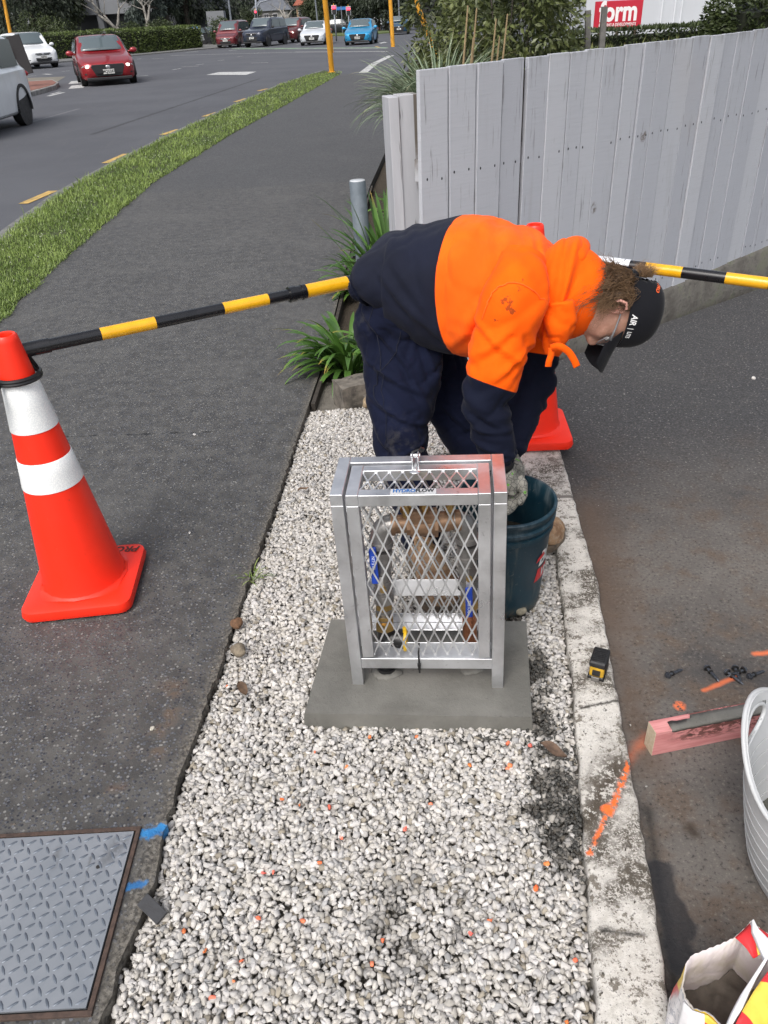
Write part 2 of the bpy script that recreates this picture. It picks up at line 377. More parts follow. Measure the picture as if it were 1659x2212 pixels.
c=t.mix(t.math('MULTIPLY',t.seg((0.5018,1.446,-0),(0.6217,1.47,0),.004,.004,b,.02),.9),c,(.03,.026,.02))
c=t.mix(t.seg((0.6213,2.518,0),(0.7366,2.512,0),.010,.003,b,.004),c,(.17,.155,.14))
o1=t.math('MAXIMUM',t.seg((0.5834,1.27,0),(0.4895,1.117,-0),.006,.006,b,.035),t.seg((0.4771,1.111,0),(0.418,1.023,0),.004,.005,b,.03))
o1=t.math('MULTIPLY',o1,t.ramp(t.noise(42,5,.7),.43,.50)); o1=t.math('MAXIMUM',o1,t.seg((0.4843,1.129,0),(0.4892,1.135,0),.011,.006,b,.035))
c=t.mix(o1,c,t.mix(b,(.85,.09,.01),(.95,.24,.05)))
t.base(c); t.bump(t.math('ADD',a,t.math('MULTIPLY',b,.6)),.55,.008)
kl_=dens(KL,.035,.004,5); kr_=dens(KR,.035,.0035,6)
o=MB().prism(kr_+kl_[::-1],-.12,.0).build('kerb_edging',t.m,bevel=.012); tag(o,'dirty white painted concrete edging beam with an orange spray line','edging')
BEAM=o

# ================================================================ white gravel (stuff) and its bed
bed=NT('gravel_dirt',rough=1); bed.base(bed.mix(bed.noise(30,5),(.09,.08,.066),(.21,.195,.17))); bed.bump(bed.noise(60,5),.8,.01)
gl=[(p[0],p[1]) for p in EDGE[:13]]
gr=[(p[0],p[1]) for p in KL]
poly=[(gl[0][0]-.05,.3)]+[(p[0]-.02,p[1]) for p in gl]+[(.60,3.70),(.66,3.1)]+[(p[0]+.02,p[1]) for p in gr[::-1]]+[(.36,.3)]
o=MB().prism(poly,-.13,-.052).build('gravel_bed',bed.m); tag(o,kind='structure')
def interp(l,y):
    if y<=l[0][1]: 
        a,b=l[0],l[1]
    else:
        for a,b in zip(l,l[1:]):
            if a[1]<=y<=b[1]: break
    return a[0]+(b[0]-a[0])*(y-a[1])/(b[1]-a[1])
nr=np.random.RandomState(11)
def stone_templates(k,npts,seed,power=1.0):
    r=np.random.RandomState(seed);out=[]
    for i in range(k):
        bm=bmesh.new()
        P_=r.normal(size=(npts,3)); P_/=np.linalg.norm(P_,axis=1)[:,None]
        P_*=r.uniform(.82,1.0,(npts,1)); P_=np.sign(P_)*np.abs(P_)**.8
        ax=np.array([1,r.uniform(.62,.88),r.uniform(.42,.66)])
        for p in P_*ax: bm.verts.new(p)
        bmesh.ops.convex_hull(bm,input=bm.verts)
        for v in [v for v in bm.verts if not v.link_faces]: bm.verts.remove(v)
        if npts>12: bmesh.ops.bevel(bm,geom=bm.edges[:],offset=.07,segments=1,affect='EDGES')
        bmesh.ops.triangulate(bm,faces=bm.faces[:])
        bm.verts.index_update()
        out.append((np.array([v.co[:] for v in bm.verts]),np.array([[v.index for v in f.verts] for f in bm.faces]))); bm.free()
    return out
def scatter_stones(name,pts,sizes,cols,temps,mat,flat=.42):
    """pts Nx3, sizes N, cols Nx3"""
    V=[];F=[];C=[];b=0;n=len(pts)
    idx=nr.randint(0,len(temps),n)
    for k,(tv,tf) in enumerate(temps):
        sel=np.where(idx==k)[0]
        if not len(sel):continue
        m=len(sel)
        a=nr.uniform(0,2*PI,m); ti=nr.normal(0,flat,m); tj=nr.normal(0,flat,m)
        ca,sa=np.cos(a),np.sin(a); z=np.zeros(m); o1=np.ones(m)
        Rz=np.stack([ca,-sa,z,sa,ca,z,z,z,o1],1).reshape(m,3,3)
        ct,st=np.cos(ti),np.sin(ti); Rx=np.stack([o1,z,z,z,ct,-st,z,st,ct],1).reshape(m,3,3)
        ct,st=np.cos(tj),np.sin(tj); Ry=np.stack([ct,z,st,z,o1,z,-st,z,ct],1).reshape(m,3,3)
        RM=Rx@Ry@Rz
        # spin about vertical last
        a=nr.uniform(0,2*PI,m);ca,sa=np.cos(a),np.sin(a);Rz2=np.stack([ca,-sa,z,sa,ca,z,z,z,o1],1).reshape(m,3,3)
        RM=Rz2@RM
        vv=np.einsum('mij,vj->mvi',RM,tv)*sizes[sel][:,None,None]+pts[sel][:,None,:]
        nv=len(tv)
        ff=tf[None]+(np.arange(m)*nv)[:,None,None]+b
        V.append(vv.reshape(-1,3)); F.append(ff.reshape(-1,3)); C.append(np.repeat(cols[sel],nv,0)); b+=m*nv
    V=np.concatenate(V);F=np.concatenate(F);C=np.concatenate(C)
    me=bpy.data.meshes.new(name); me.vertices.add(len(V)); me.vertices.foreach_set('co',V.astype(np.float32).ravel())
    me.loops.add(len(F)*3); me.loops.foreach_set('vertex_index',F.astype(np.int32).ravel())
    me.polygons.add(len(F)); me.polygons.foreach_set('loop_start',np.arange(0,len(F)*3,3,dtype=np.int32)); 
    me.update(calc_edges=True)
    ca=me.color_attributes.new('stone_colour','FLOAT_COLOR','POINT'); ca.data.foreach_set('color',np.concatenate([C,np.ones((len(C),1))],1).astype(np.float32).ravel())
    me.materials.append(mat); return addobj(name,me)
t=NT('crushed_stone',rough=.8)
at=t.node('ShaderNodeAttribute',attribute_name='stone_colour'); n=t.noise(160,4,.6)
t.base(t.mix(t.ramp(n,.5,.78,0,.38),at.outputs['Color'],(.24,.22,.19))); t.bump(t.noise(420,3),.35,.002)
STONEM=t.m
def gh(x,y):   # height of the gravel top
    return -.012+.010*mnoise.noise(Vector((x*3.1,y*3.1,.3)))+.006*mnoise.noise(Vector((x*9,y*9,5)))
SLAB=[(-0.2528,1.46,-0.02),(0.3622,1.398,-0.02),(0.4124,1.777,0.03),(-0.1812,1.827,0.03)]
def in_poly(x,y,pl):
    c=False;n=len(pl)
    for i in range(n):
        a,b=pl[i],pl[(i+1)%n]
        if (a[1]>y)!=(b[1]>y) and x<(b[0]-a[0])*(y-a[1])/(b[1]-a[1])+a[0]: c=not c
    return c
# dirt patches: centre, radii, strength
DIRT=[((0.3848,1.148,0),.10,.17,1.2),((0.3993,1.404,0),.07,.12,.9),((0.422,1.61,0),.05,.10,1.1),((-0.0269,0.9231,0),.10,.13,.62),((0.0823,0.927,0),.10,.12,.50),((-0.0129,0.8077,0),.12,.07,.55),((0.1739,1.373,0),.22,.02,.5),((-0.3813,1.563,0),.05,.05,.5),((-0.2726,3.105,0),.04,.05,.4),((0.2733,2.911,0),.1,.05,.8),((0.2999,2.787,0),.05,.08,.9),((-0.3158,1.275,0),.03,.03,.5),((-0.3042,1.99,0),.10,.03,.45),((0.3913,1.859,0),.06,.03,1.1)]
def dirt(x,y):
    d=0
    for c,rx,ry,s in DIRT:
        q=((x-c[0])/rx)**2+((y-c[1])/ry)**2
        d=max(d,s*math.exp(-q))
    return d*(.8+.9*mnoise.noise(Vector((x*24,y*24,3))))+.20*mnoise.noise(Vector((x*6,y*6,1)))+.16*mnoise.noise(Vector((x*20,y*20,9)))
PT=[];SZ=[];CC=[]
rs=random.Random(5)
for layer,(sp,dz,prob) in enumerate(((.0150,-.016,1),(.0138,-.008,1),(.0145,-.004,1))):
    y=.42
    while y<3.46:
        xl=interp(gl,y)+.006; xr=interp(gr,min(y,2.9))-.004
        if y>2.9: xr=.66
        x=xl+rs.random()*sp
        while x<xr:
            px=x+rs.uniform(-.45,.45)*sp; py=y+rs.uniform(-.45,.45)*sp
            x+=sp
            if in_poly(px,py,SLAB): continue
            dd=dirt(px,py)
            if layer>=1 and dd>.62 and rs.random()<min(.8,(dd-.5)*1.5): continue
            s=rs.choice((.0078,.009,.0105,.0118,.0135))*rs.uniform(.85,1.15)
            if layer>=1 and dd>.5: s*=.8
            if layer==2 and rs.random()<.22: continue
            side=min(px-xl,xr-px)
            h=gh(px,py)+dz-(.014*math.exp(-max(0,side)/.02))+rs.uniform(-.002,.002)
            b=rs.gauss(.50,.065); w=rs.uniform(-.02,.045)
            u=rs.random()
            if u<.05: col=(b*.62,b*.55,b*.44)
            elif u<.10: col=(b*.62,b*.61,b*.60)
            elif u<.25: col=(b*.88,b*.83,b*.75)
            else: col=(b*(1.02+w*.3),b*.98,b*(.935-w*.8))
            q=min(1,max(0,(dd-.28)*2.2))*rs.uniform(.75,1)
            col=tuple(c*(1-q)+k*q for c,k in zip(col,(.055,.048,.038)))
            PT.append((px,py,h));SZ.append(s);CC.append(col)
        y+=sp*.9
# a few wet cement crumbs beside the slab and paint-marked stones
def near_idx(p):
    a=np.array(PT); d=(a[:,0]-p[0])**2+(a[:,1]-p[1])**2-(a[:,2]*.0); d[a[:,2]<-.022]+=.01
    return int(np.argmin(d))
ORG=[(0.2794,1.277,0),(0.1845,1.284,-0),(0.3445,1.343,0),(0.0598,1.394,0),(-0.069,1.394,0),(-0.2145,1.355,-0),(-0.1355,1.313,0),(-0.2857,1.218,-0),(-0.1652,1.181,0),(-0.2433,1.196,0),(0.0676,1.182,0),(-0.1404,1.101,0),(0.0084,1.12,0),(-0.3137,1.023,0),(-0.3004,1.024,0),(-0.2242,0.9172,0),(-0.3167,0.9154,0),(-0.4715,0.9004,0),(-0.3982,0.7738,0),(-0.0506,0.8558,0),(0.2872,0.9514,0),(0.3371,0.7932,0),(0.1338,0.8646,0),(-0.0779,0.8184,0),(0.2894,0.6863,0),(-0.4887,1.625,0),(-0.3607,0.7996,0),(-0.4168,0.859,0),(0.0155,1.633,0),(0.2892,1.35,0),(0.3173,1.009,0),(-0.1897,1.04,0),(0.1754,0.8866,0),(-0.3422,0.8364,0)]
for p in ORG:
    i=near_idx(p); CC[i]=(.85,.15+rs.random()*.12,.04+.10*rs.random()); SZ[i]=min(SZ[i],.0105)*.85; PT[i]=(PT[i][0],PT[i][1],PT[i][2]+.004)
i=near_idx((0.2771,1.277,-0)); CC[i]=(.9,.3,.16)
temps=stone_templates(14,13,21)+stone_templates(6,10,33)
GR=scatter_stones('gravel',np.array(PT),np.array(SZ),np.array(CC),temps,STONEM); tag(GR,kind='stuff',label='loose white crushed stone gravel along the edging',cat='gravel')
# ---- dark wet cement spill beside the slab (stuff)
PT2=[];SZ2=[];CC2=[]
for c,rx,ry,s in [DIRT[0],DIRT[1],DIRT[2],DIRT[6],DIRT[13]]:
    for i in range(int(5200*rx*ry*8)):
        x=c[0]+rs.gauss(0,rx*.5);y=c[1]+rs.gauss(0,ry*.5)
        if in_poly(x,y,SLAB) or x>interp(gr,y)-.002: continue
        PT2.append((x,y,gh(x,y)-.006+rs.uniform(-.006,.004)));SZ2.append(rs.uniform(.003,.0085));b=rs.uniform(.04,.09);CC2.append((b,b*.98,b*.90))
for i in range(420):  # crumbs of stone kicked on the beam and path
    e=rs.random()
    if e<.4: y=rs.uniform(.7,3);x=interp(gr,min(y,2.9))+abs(rs.gauss(0,.06));z=.003;c=rs.choice(((.4,.39,.36),(.1,.09,.07),(.06,.05,.04)))
    elif e<.75: y=rs.uniform(.7,3.4);x=interp(gl,y)-abs(rs.gauss(0,.10));z=.002;c=(.22,.2,.17)
    else: y=rs.uniform(.9,4.4);x=rs.uniform(.7,2.4);z=ZD+.002;c=rs.choice(((.2,.19,.17),(.04,.035,.03),(.07,.05,.035)))
    if e>=.4 and e<.75 and rs.random()<.7: continue
    PT2.append((x,y,z));SZ2.append(rs.uniform(.0018,.0045));CC2.append(c)
o=scatter_stones('cement_crumbs',np.array(PT2),np.array(SZ2),np.array(CC2),stone_templates(6,9,4),STONEM); tag(o,'dark damp cement crumbs and grit spilled by the slab','crumbs',kind='stuff')
# ---- single stones one can point at
def rock(name,loc,s,col,label,seed,grp=None,flat=.75):
    r=random.Random(seed); mb=MB(); mb.ell((0,0,0),(s[0],s[1],s[2]),16,12)
    o=mb.build(name,MAT('rock_%d'%seed,col,.9,var=.35,vs=60,bump=.5,bs=150),smooth=True)
    for v in o.data.vertices:
        n=mnoise.noise(v.co/s[0]*1.1+Vector((seed,0,0))); n2=mnoise.noise(v.co/s[0]*2.6+Vector((seed,5,0)))
        v.co*=1+.30*n+.14*n2
    o.location=(loc[0],loc[1],loc[2]+s[2]*flat); o.rotation_euler=(0,0,r.uniform(0,6)); tag(o,label,'stone',grp)
rock('stone',(-0.4818,1.862,0),(.021,.018,.016),(.16,.085,.045),'rust brown stone by the path edge, upper of two',1)
rock('stone',(-0.4627,1.737,0),(.027,.020,.019),(.20,.165,.12),'larger tan stone by the path edge, lower of two',2)
rock('stone',(0.4092,1.853,0),(.022,.019,.015),(.30,.27,.20),'tan rounded stone in front of the green bucket',3)
rock('stone',(0.3751,1.85,0),(.012,.010,.010),(.06,.055,.05),'small dark stone beside the tan one at the bucket',4)
rock('stone',(-0.0444,3.428,-0),(.035,.025,.03),(.33,.25,.16),'sandy stone between the timber step and trouser leg',5)
rock('stone',(1.908,3.593,-0.045),(.011,.009,.008),(.6,.58,.55),'lone white pebble out on the dark driveway',6)
rock('stone',(-0.7309,2.404,0),(.006,.004,.004),(.55,.53,.5),'small white pebble on the footpath by the orange cone',7)
rock('stone',(-0.6607,1.457,0),(.007,.006,.004),(.5,.47,.40),'pale pebble on the dark footpath below the rust stain',8)
rock('stone',(-0.8579,3.222,0),(.009,.006,.004),(.6,.58,.56),'white chip beside the crack across the footpath',9)
# piece of black slate
o=MB().box((0,0,0),(.062,.030,.009)).build('slate_piece',MAT('dark_slate',(.035,.036,.04),.7,var=.3,vs=80,bump=.3),bevel=.001)
o.location=(-0.546,0.9457,0);o.location.z=.006;o.rotation_euler=(R(12),R(14),R(-38)); tag(o,'small black rectangular slate offcut lying at the gravel edge','slate')
# dry twigs, leaves
def leaf(loc,rz,s,col,label,cat='leaf',name='dry_leaf'):
    mb=MB();n=7;vs=[];fs=[]
    for i in range(n):
        u=i/(n-1);w=math.sin(PI*min(1,u*1.02))**.8*.22*s
        for k,sx in enumerate((-1,0,1)): vs.append((u*s-s/2,sx*w,(.10*s*abs(sx)+.08*s*math.sin(u*6))))
    for i in range(n-1):
        for k in(0,1): fs.append((i*3+k,(i+1)*3+k,(i+1)*3+k+1,i*3+k+1))
    o=mb.add(vs,fs).build(name,MAT('dry_leaf_%d'%int(col[0]*100),col,.8,var=.4,vs=90),smooth=True); o.location=loc;o.location.z+=.006;o.rotation_euler=(0,0,rz);tag(o,label,cat)
leaf((-0.4294,1.581,0),R(-60),.06,(.10,.06,.035),'brown curled dry leaf on gravel left of the slab')
leaf((0.3964,1.305,0),R(-38),.075,(.12,.075,.05),'brown bark strip on gravel beside the edging beam','bark','bark_strip')
leaf((-0.3205,2.668,0),R(30),.05,(.16,.10,.06),'dry leaf on the gravel behind the cage, left side')

# ================================================================ concrete slab
t=NT('fresh_concrete',rough=.72)
a=t.noise(5,5,.6);b=t.noise(90,5,.65);v=t.noise(300,3,.6)
c=t.mix(t.ramp(a,.35,.7),(.122,.119,.106),(.182,.177,.160)); c=t.mix(t.ramp(b,.6,.75,0,.5),c,(.05,.05,.043)); c=t.mix(t.ramp(b,.40,.28,0,.35),c,(.19,.185,.165))
t.base(c); t.bump(t.math('ADD',b,t.math('MULTIPLY',v,.7)),.6,.004); CONC=t.m
sl=[(-0.2515,1.452,-0),(0.3616,1.388,0),(0.4167,1.776,0.028),(-0.1845,1.834,0.028)]
top=[(-0.2436,1.456,0.03),(0.3581,1.398,0.03),(0.4134,1.774,0.03),(-0.1828,1.833,0.03)]
bm=bmesh.new(); N=26
def q4(P4,u,v): return (Vector(P4[0])*(1-u)+Vector(P4[1])*u)*(1-v)+(Vector(P4[3])*(1-u)+Vector(P4[2])*u)*v
def qb(u,v):
    p=q4(sl,u,v);p.z=-.07;return p
rings=[]
bd=[(i/N,0) for i in range(N)]+[(1,i/N) for i in range(N)]+[(1-i/N,1) for i in range(N)]+[(0,1-i/N) for i in range(N)]
vs=[[bm.verts.new(q4(top,i/N,j/N)+Vector((0,0,.0022*mnoise.noise(Vector((i*.5,j*.5,0)))))) for i in range(N+1)] for j in range(N+1)]
for j in range(N):
    for i in range(N): bm.faces.new((vs[j][i],vs[j][i+1],vs[j+1][i+1],vs[j+1][i]))
edge=[vs[0][i] for i in range(N)]+[vs[j][N] for j in range(N)]+[vs[N][N-i] for i in range(N)]+[vs[N-j][0] for j in range(N)]
prev=edge
for k in range(1,6):
    cur=[]
    for e,(u,v_) in zip(edge,bd):
        p=e.co.lerp(qb(u,v_),k/5); ctr=Vector((.08,1.57,0)); n=mnoise.noise(Vector((p.x*30,p.y*30,p.z*30)))
        d=(p-ctr);d.z=0;d.normalize(); cur.append(bm.verts.new(p+d*(.003*n+.001)))
    for i in range(len(cur)):
        j=(i+1)%len(cur); bm.faces.new((prev[i],cur[i],cur[j],prev[j]))
    prev=cur
me=bpy.data.meshes.new('concrete_slab'); bm.to_mesh(me); bm.free(); me.materials.append(CONC)
sm(me,True,40)
o=addobj('concrete_slab',me); tag(o,'fresh damp grey concrete slab under the galvanised cage','slab')
# ================================================================ galvanised cage
def galv(name,base=(.66,.67,.69),rough=.34,metal=.85):
    t=NT(name,metal,rough); a=t.noise(6,5,.6,.5); b=t.noise(45,4,.6,.8); v=t.vor(60,'F1',out='Color')
    sp=t.node('ShaderNodeSeparateColor'); t.l(v,sp.inputs[0])
    c=t.mix(t.ramp(a,.3,.7),tuple(x*.78 for x in base),tuple(min(1,x*1.18) for x in base)); c=t.mix(t.ramp(sp.outputs[0],0,1,0,.18),c,(.75,.76,.78)); c=t.mix(t.ramp(b,.62,.75,0,.5),c,(.30,.30,.31))
    t.base(c); t.rough(t.ramp(a,.3,.7,rough-.08,rough+.14)); t.bump(b,.08,.002); return t.m
GALV=galv('galvanised_steel'); GALVD=galv('galvanised_steel_mesh',(.68,.69,.70),.38,.8)
CA=Vector((-0.1142,1.552,0.03)); CB=Vector((0.3,1.507,0.03))
CW=(CB-CA).length; xa=(CB-CA).normalized(); 
CAGE=empty('pipe_cage',CA,math.atan2(xa.y,xa.x),'galvanised steel security cage with diamond mesh standing on the concrete slab','cage')
CAGE.rotation_euler=(0,R(-1.2),math.atan2(xa.y,xa.x))
H=.622; D=.185; T=.031
def cb(name,boxes,mat=GALV,bev=.0018,parent=CAGE):
    m=MB()
    for c,d in boxes: m.box(c,d)
    return m.build(name,mat,parent,bevel=bev)
for x,nm in((T/2,'side_frame'),(CW-T/2,'side_frame')):
    cb('side_frame',[((x,T/2,(H-T)/2-.012),(T,T,H-T+.024-.0)),((x,D/2,H-T/2),(T,D,T)),((x,D-T/2,(H-T)/2-.012),(T,T,H-T+.022))])
cb('back_rail',[((CW/2,D-T/2,H-T/2),(CW-2*T,T,T))])
cb('bottom_angle',[((CW/2,.004,.078),(CW-2*T,.004,.036)),((CW/2,.004+.0145,.063),(CW-2*T,.025,.003)),((CW/2,.034,.096),(CW-2*T-.004,.003,.062))])
cb('back_angle',[((CW/2,D-.004,.088),(CW-2*T,.004,.034)),((CW/2,D-.022,.070),(CW-2*T,.032,.003))])
# hinged cover
g=.006; x0=T+g; x1=CW-T-g; zt=H-.004; yf=.003
ST=.030
COVER=cb('hinged_cover',[((x0+ST/2,yf+T/2,(zt+.100)/2-T/2),(ST,T,zt-.100-T)),((x1-ST/2,yf+T/2,(zt+.100)/2-T/2),(ST,T,zt-.100-T)),
   ((x0+ST/2,(yf+D-T-g)/2,zt-T/2),(ST,D-T-g-yf,T)),((x1-ST/2,(yf+D-T-g)/2,zt-T/2),(ST,D-T-g-yf,T)),
   (((x0+x1)/2,yf+.0145,zt-T/2-.001),(x1-x0-2*ST,.029,T)),(((x0+x1)/2,D-T-g-.014,zt-T/2-.001),(x1-x0-2*ST,.028,T))])
def diamond(mb,o,ux,uy,w,h,nx,ny,sw=.0039,th=.0022):
    """expanded metal in a w x h opening"""
    o=Vector(o);ux=Vector(ux);uy=Vector(uy);nn=ux.cross(uy).normalized()
    dx=w/nx/2;dy=h/ny/2
    def pt(i,j):
        # bonds are short necks
        return o+ux*(i*dx)+uy*(j*dy)
    NX=int(round(2*nx));NY=int(round(2*ny))
    for i in range(NX):
        for j in range(NY):
            if (i+j)%2==0: a,b=pt(i,j),pt(i+1,j+1)
            else: a,b=pt(i+1,j),pt(i,j+1)
            # strand with slight S curve
            d=b-a; e=.10
            p=[a-d*.0,a+uy*(dy*.12 if d.dot(uy)>0 else 0),b]
            mb.beam(a-d*.04+nn*.0008,b+d*.04-nn*.0008,sw,th,nn)
    for i in range(NX+1):
        for j in range(NY+1):
            if (i+j)%2==0: c=pt(i,j); mb.beam(c-uy*.0052,c+uy*.0052,sw*1.75,th*1.08,nn)
ox0=x0+ST;ow=x1-x0-2*ST
mb=MB();diamond(mb,(ox0,yf+.010,.104),(1,0,0),(0,0,1),ow,zt-T-.104,8.5,6); m1=mb.build('front_mesh',GALVD,COVER)
mb=MB();diamond(mb,(ox0,yf+.029,zt-.006),(1,0,0),(0,1,0),ow,D-T-g-.028-.029-yf,8.5,1.0); mb.build('top_mesh',GALVD,COVER)
mb=MB();diamond(mb,(T,D-.012,.095),(1,0,0),(0,0,1),CW-2*T,H-T-.095,10.5,7); mb.build('back_mesh',GALVD,CAGE)
for x in(T*.5,CW-T*.5):
    mb=MB();diamond(mb,(x,T,.10),(0,1,0),(0,0,1),D-2*T,H-T-.10,3.5,7); mb.build('side_mesh',GALVD,CAGE)
# flat holder strap with slots
mb=MB(); yy=.095
mb.box((CW/2,yy,.268),(CW-2*T-.002,.005,.046),(R(-20),0,0)); st=mb.build('holder_strap',galv('aluminium_strap',(.75,.75,.77),.3,.8),CAGE,bevel=.001); 
for x in(.105,.315):
    mb=MB(); mb.ell((x,yy-.0030,.268),(.019,.0010,.011),16,8,rot=(R(-20),0,0)); mb.build('slot',MAT('hole_black',(.02,.02,.02),.9),st)
# hinge, lock bracket, ties, sticker
hx=CW*.475
mb=MB(); 
for s in(-1,1): mb.box((hx+s*.007,D-T-.006,H+.004),(.004,.034,.040)); 
mb.box((hx,D-T-.018,H-.001),(.008,.055,.008)); mb.ell((hx,.105,H-.002),(.014,.010,.003),10,6); mb.cyl((hx-.012,D-T+.002,H+.016),(hx+.012,D-T+.002,H+.016),.006,n=12)
mb.build('lock_bracket',GALV,CAGE,bevel=.001)
BLK=MAT('black_plastic',(.012,.012,.013),.35,var=.1)
mb=MB(); mb.tube([(hx-.010,D-.02,H+.014),(hx-.004,D-.03,H+.028),(hx+.008,D-.025,H+.030),(hx+.018,D-.01,H+.022),(hx+.012,D+.004,H+.008)],.0028,8); mb.box((hx+.016,D-.012,H+.024),(.010,.009,.008),(0,.5,.3)); mb.build('cable_tie',BLK,CAGE)
mb=MB(); tx=CW*.455
mb.beam((tx,-.001,.128),(tx,-.002,.048),.005,.0018,(0,-1,0)); mb.box((tx,-.004,.080),(.009,.006,.008)); mb.box((tx,-.004,.070),(.0075,.004,.016)); mb.beam((tx,-.001,.127),(tx,.03,.127),.005,.0018); mb.build('cable_tie',BLK,CAGE)
s0=MB().box((CW*.475,yf+.0145,zt-.0005),(.108,.024,.0014)).build('maker_sticker',MAT('sticker_silver',(.50,.51,.52),.4,var=.05),CAGE)
WB=MAT('ink_blue',(.02,.12,.36),.5,var=0); WD=MAT('ink_dark',(.03,.035,.04),.5,var=0)
vs,fs=text_geo('HYDROFLOW',.0195,bold=.0010,sx=.86); 
mn=min(v[0] for v in vs);mx=max(v[0] for v in vs);k=.098/(mx-mn)
mb=MB(); M_=Matrix.Translation((CW*.475,yf+.0165,zt+.0007))
import itertools
cut=mn+(mx-mn)*.545
blue=[f for f in fs if sum(vs[i][0] for i in f)/len(f)<cut]; dark=[f for f in fs if f not in blue]
mb.add([(v[0]*k,v[1],v[2]) for v in vs],blue,M_).mat(1).add([(v[0]*k,v[1],v[2]) for v in vs],dark,M_)
vs,fs=text_geo('www.hydroflow.co.nz',.0060,bold=.0001); mb.add(vs,fs,Matrix.Translation((CW*.475,yf+.0060,zt+.0007)))
mb.build('sticker_lettering',[WB,WD],s0)
# small paint of orange reflected/oversprayed corner
# ================================================================ pipework inside the cage
BRONZE=MAT('bronze',(.27,.165,.10),.48,.6,var=.25,vs=30,bump=.1); BRASS=MAT('brass',(.46,.31,.12),.36,.85,var=.2,vs=40); STEEL=MAT('stainless_fitting',(.30,.29,.28),.40,.8,var=.2,vs=30,bump=.1)
COPPER=MAT('copper_pipe',(.52,.22,.12),.32,.9,var=.25,vs=25); BLUEV=MAT('blue_vinyl',(.01,.05,.36),.35,var=.1); YEL=MAT('yellow_plastic',(.80,.50,.02),.4,var=.08)
PW=empty('backflow_valve',(0,0,0),0,'bronze backflow valve between two pipe risers with blue levers inside the cage','valve')
Yp=1.605
LB=Vector((-0.0176,1.6,0.1232)); LT=Vector((-0.0109,1.6,0.5198)); RB=Vector((0.2229,1.6,0.0965)); RT=Vector((0.2052,1.6,0.5052))
LB.z=.03; RB.z=.03
def on(A,B,z): return A.lerp(B,(z-A.z)/(B.z-A.z))
def L(z): return on(LB,LT,z)
def Rr(z): return on(RB,RT,z)
def ring(mb,f,z0,z1,r,n=24,r1=None): mb.cyl(f(z0),f(z1),r*1.15,r1,n)
def hexn(mb,f,z0,z1,r): mb.cyl(f(z0),f(z1),r,n=6)
def zz(x,y): return PYz
zb=.528
mb=MB(); # bronze body (horizontal)
a=L(zb);b=Rr(zb); X=(b-a)
def h(u): return a+X*u
for u0,u1,r in((.12,.17,.023),(.17,.30,.019),(.30,.34,.024),(.34,.62,.027),(.62,.66,.031),(.66,.80,.021),(.80,.86,.019),(.86,.93,.023)): mb.cyl(h(u0),h(u1),r*1.25,n=8 if r in(.024,.031) else 24)
mb.ell(h(.5),(.045,.034,.034),20,12)
mb.box(h(.5)+Vector((0,-.005,.022)),(.07,.05,.014)); 
mb.build('valve_body',BRONZE,PW,smooth=True,angle=35)
for u,z in((.30,.035),(.52,.045),(.80,.035)):
    mb=MB(); p=h(u); mb.cyl(p,p+Vector((0,0,z)),.009,n=12); mb.cyl(p+Vector((0,0,z)),p+Vector((0,0,z+.014)),.014,n=6); mb.cyl(p+Vector((0,0,z+.014)),p+Vector((0,0,z+.030)),.011,n=14)
    mb.cyl(p+Vector((0,-.0,z+.021)),p+Vector((.0,-.020,z+.021)),.006,n=10)
    mb.build('test_cock',BRASS,PW,smooth=True,angle=35)
for f,s in((L,1),(Rr,-1)):
    mb=MB(); c=f(zb)
    arc=[f(zb-.055)]+[f(zb-.03)+Vector((s*.03*(1-math.cos(t_)),0,.03*math.sin(t_))) for t_ in (0,.4,.8,1.2,1.57)]+[h(.12 if s>0 else .88)]
    arc[-1].z=zb
    mb.tube(arc,[.027]*len(arc),20); ring(mb,f,zb-.060,zb-.046,.027); mb.cyl(h(.11 if s>0 else .89),h(.15 if s>0 else .85),.0265,n=24)
    mb.build('elbow_fitting',STEEL,PW,smooth=True,angle=40)
# left riser
mb=MB()
for z0,z1,r,n in((.455,.425,.024,24),(.425,.405,.026,6),(.405,.36,.019,24),(.36,.345,.021,24),(.345,.325,.019,24),(.325,.312,.022,24),(.312,.285,.024,8),(.285,.262,.0175,24),(.262,.255,.019,24),(.255,.248,.0175,24)): ring(mb,L,z0,z1,r,n)
for k in range(7): z=.250-.004*k; ring(mb,L,z,z-.002,.0185)
mb.build('ball_valve',STEEL,PW,smooth=True,angle=35)
mb=MB()
for z0,z1,r,n in((.285,.262,.0205,6),(.262,.215,.017,24),(.240,.230,.020,24),(.218,.190,.0235,6)): ring(mb,L,z0,z1,r,n)
mb.build('brass_union',BRASS,PW,smooth=True,angle=35)
mb=MB(); ring(mb,L,.190,.02,.0185); p=L(.150); mb.tube([p,p+Vector((.03,-.004,0)),p+Vector((.056,-.006,0))],[.024,.027,.030],24)
mb.cyl(L(.05),L(.02),.028,n=24)
mb.build('poly_elbow',BLK,PW,smooth=True,angle=35)
mb=MB(); mb.cyl(p+Vector((.052,-.006,0)),p+Vector((.060,-.007,0)),.034,n=28); mb.box(p+Vector((.054,-.008,.036)),(.010,.014,.010)); mb.build('yellow_ring',YEL,PW,smooth=True,angle=35)
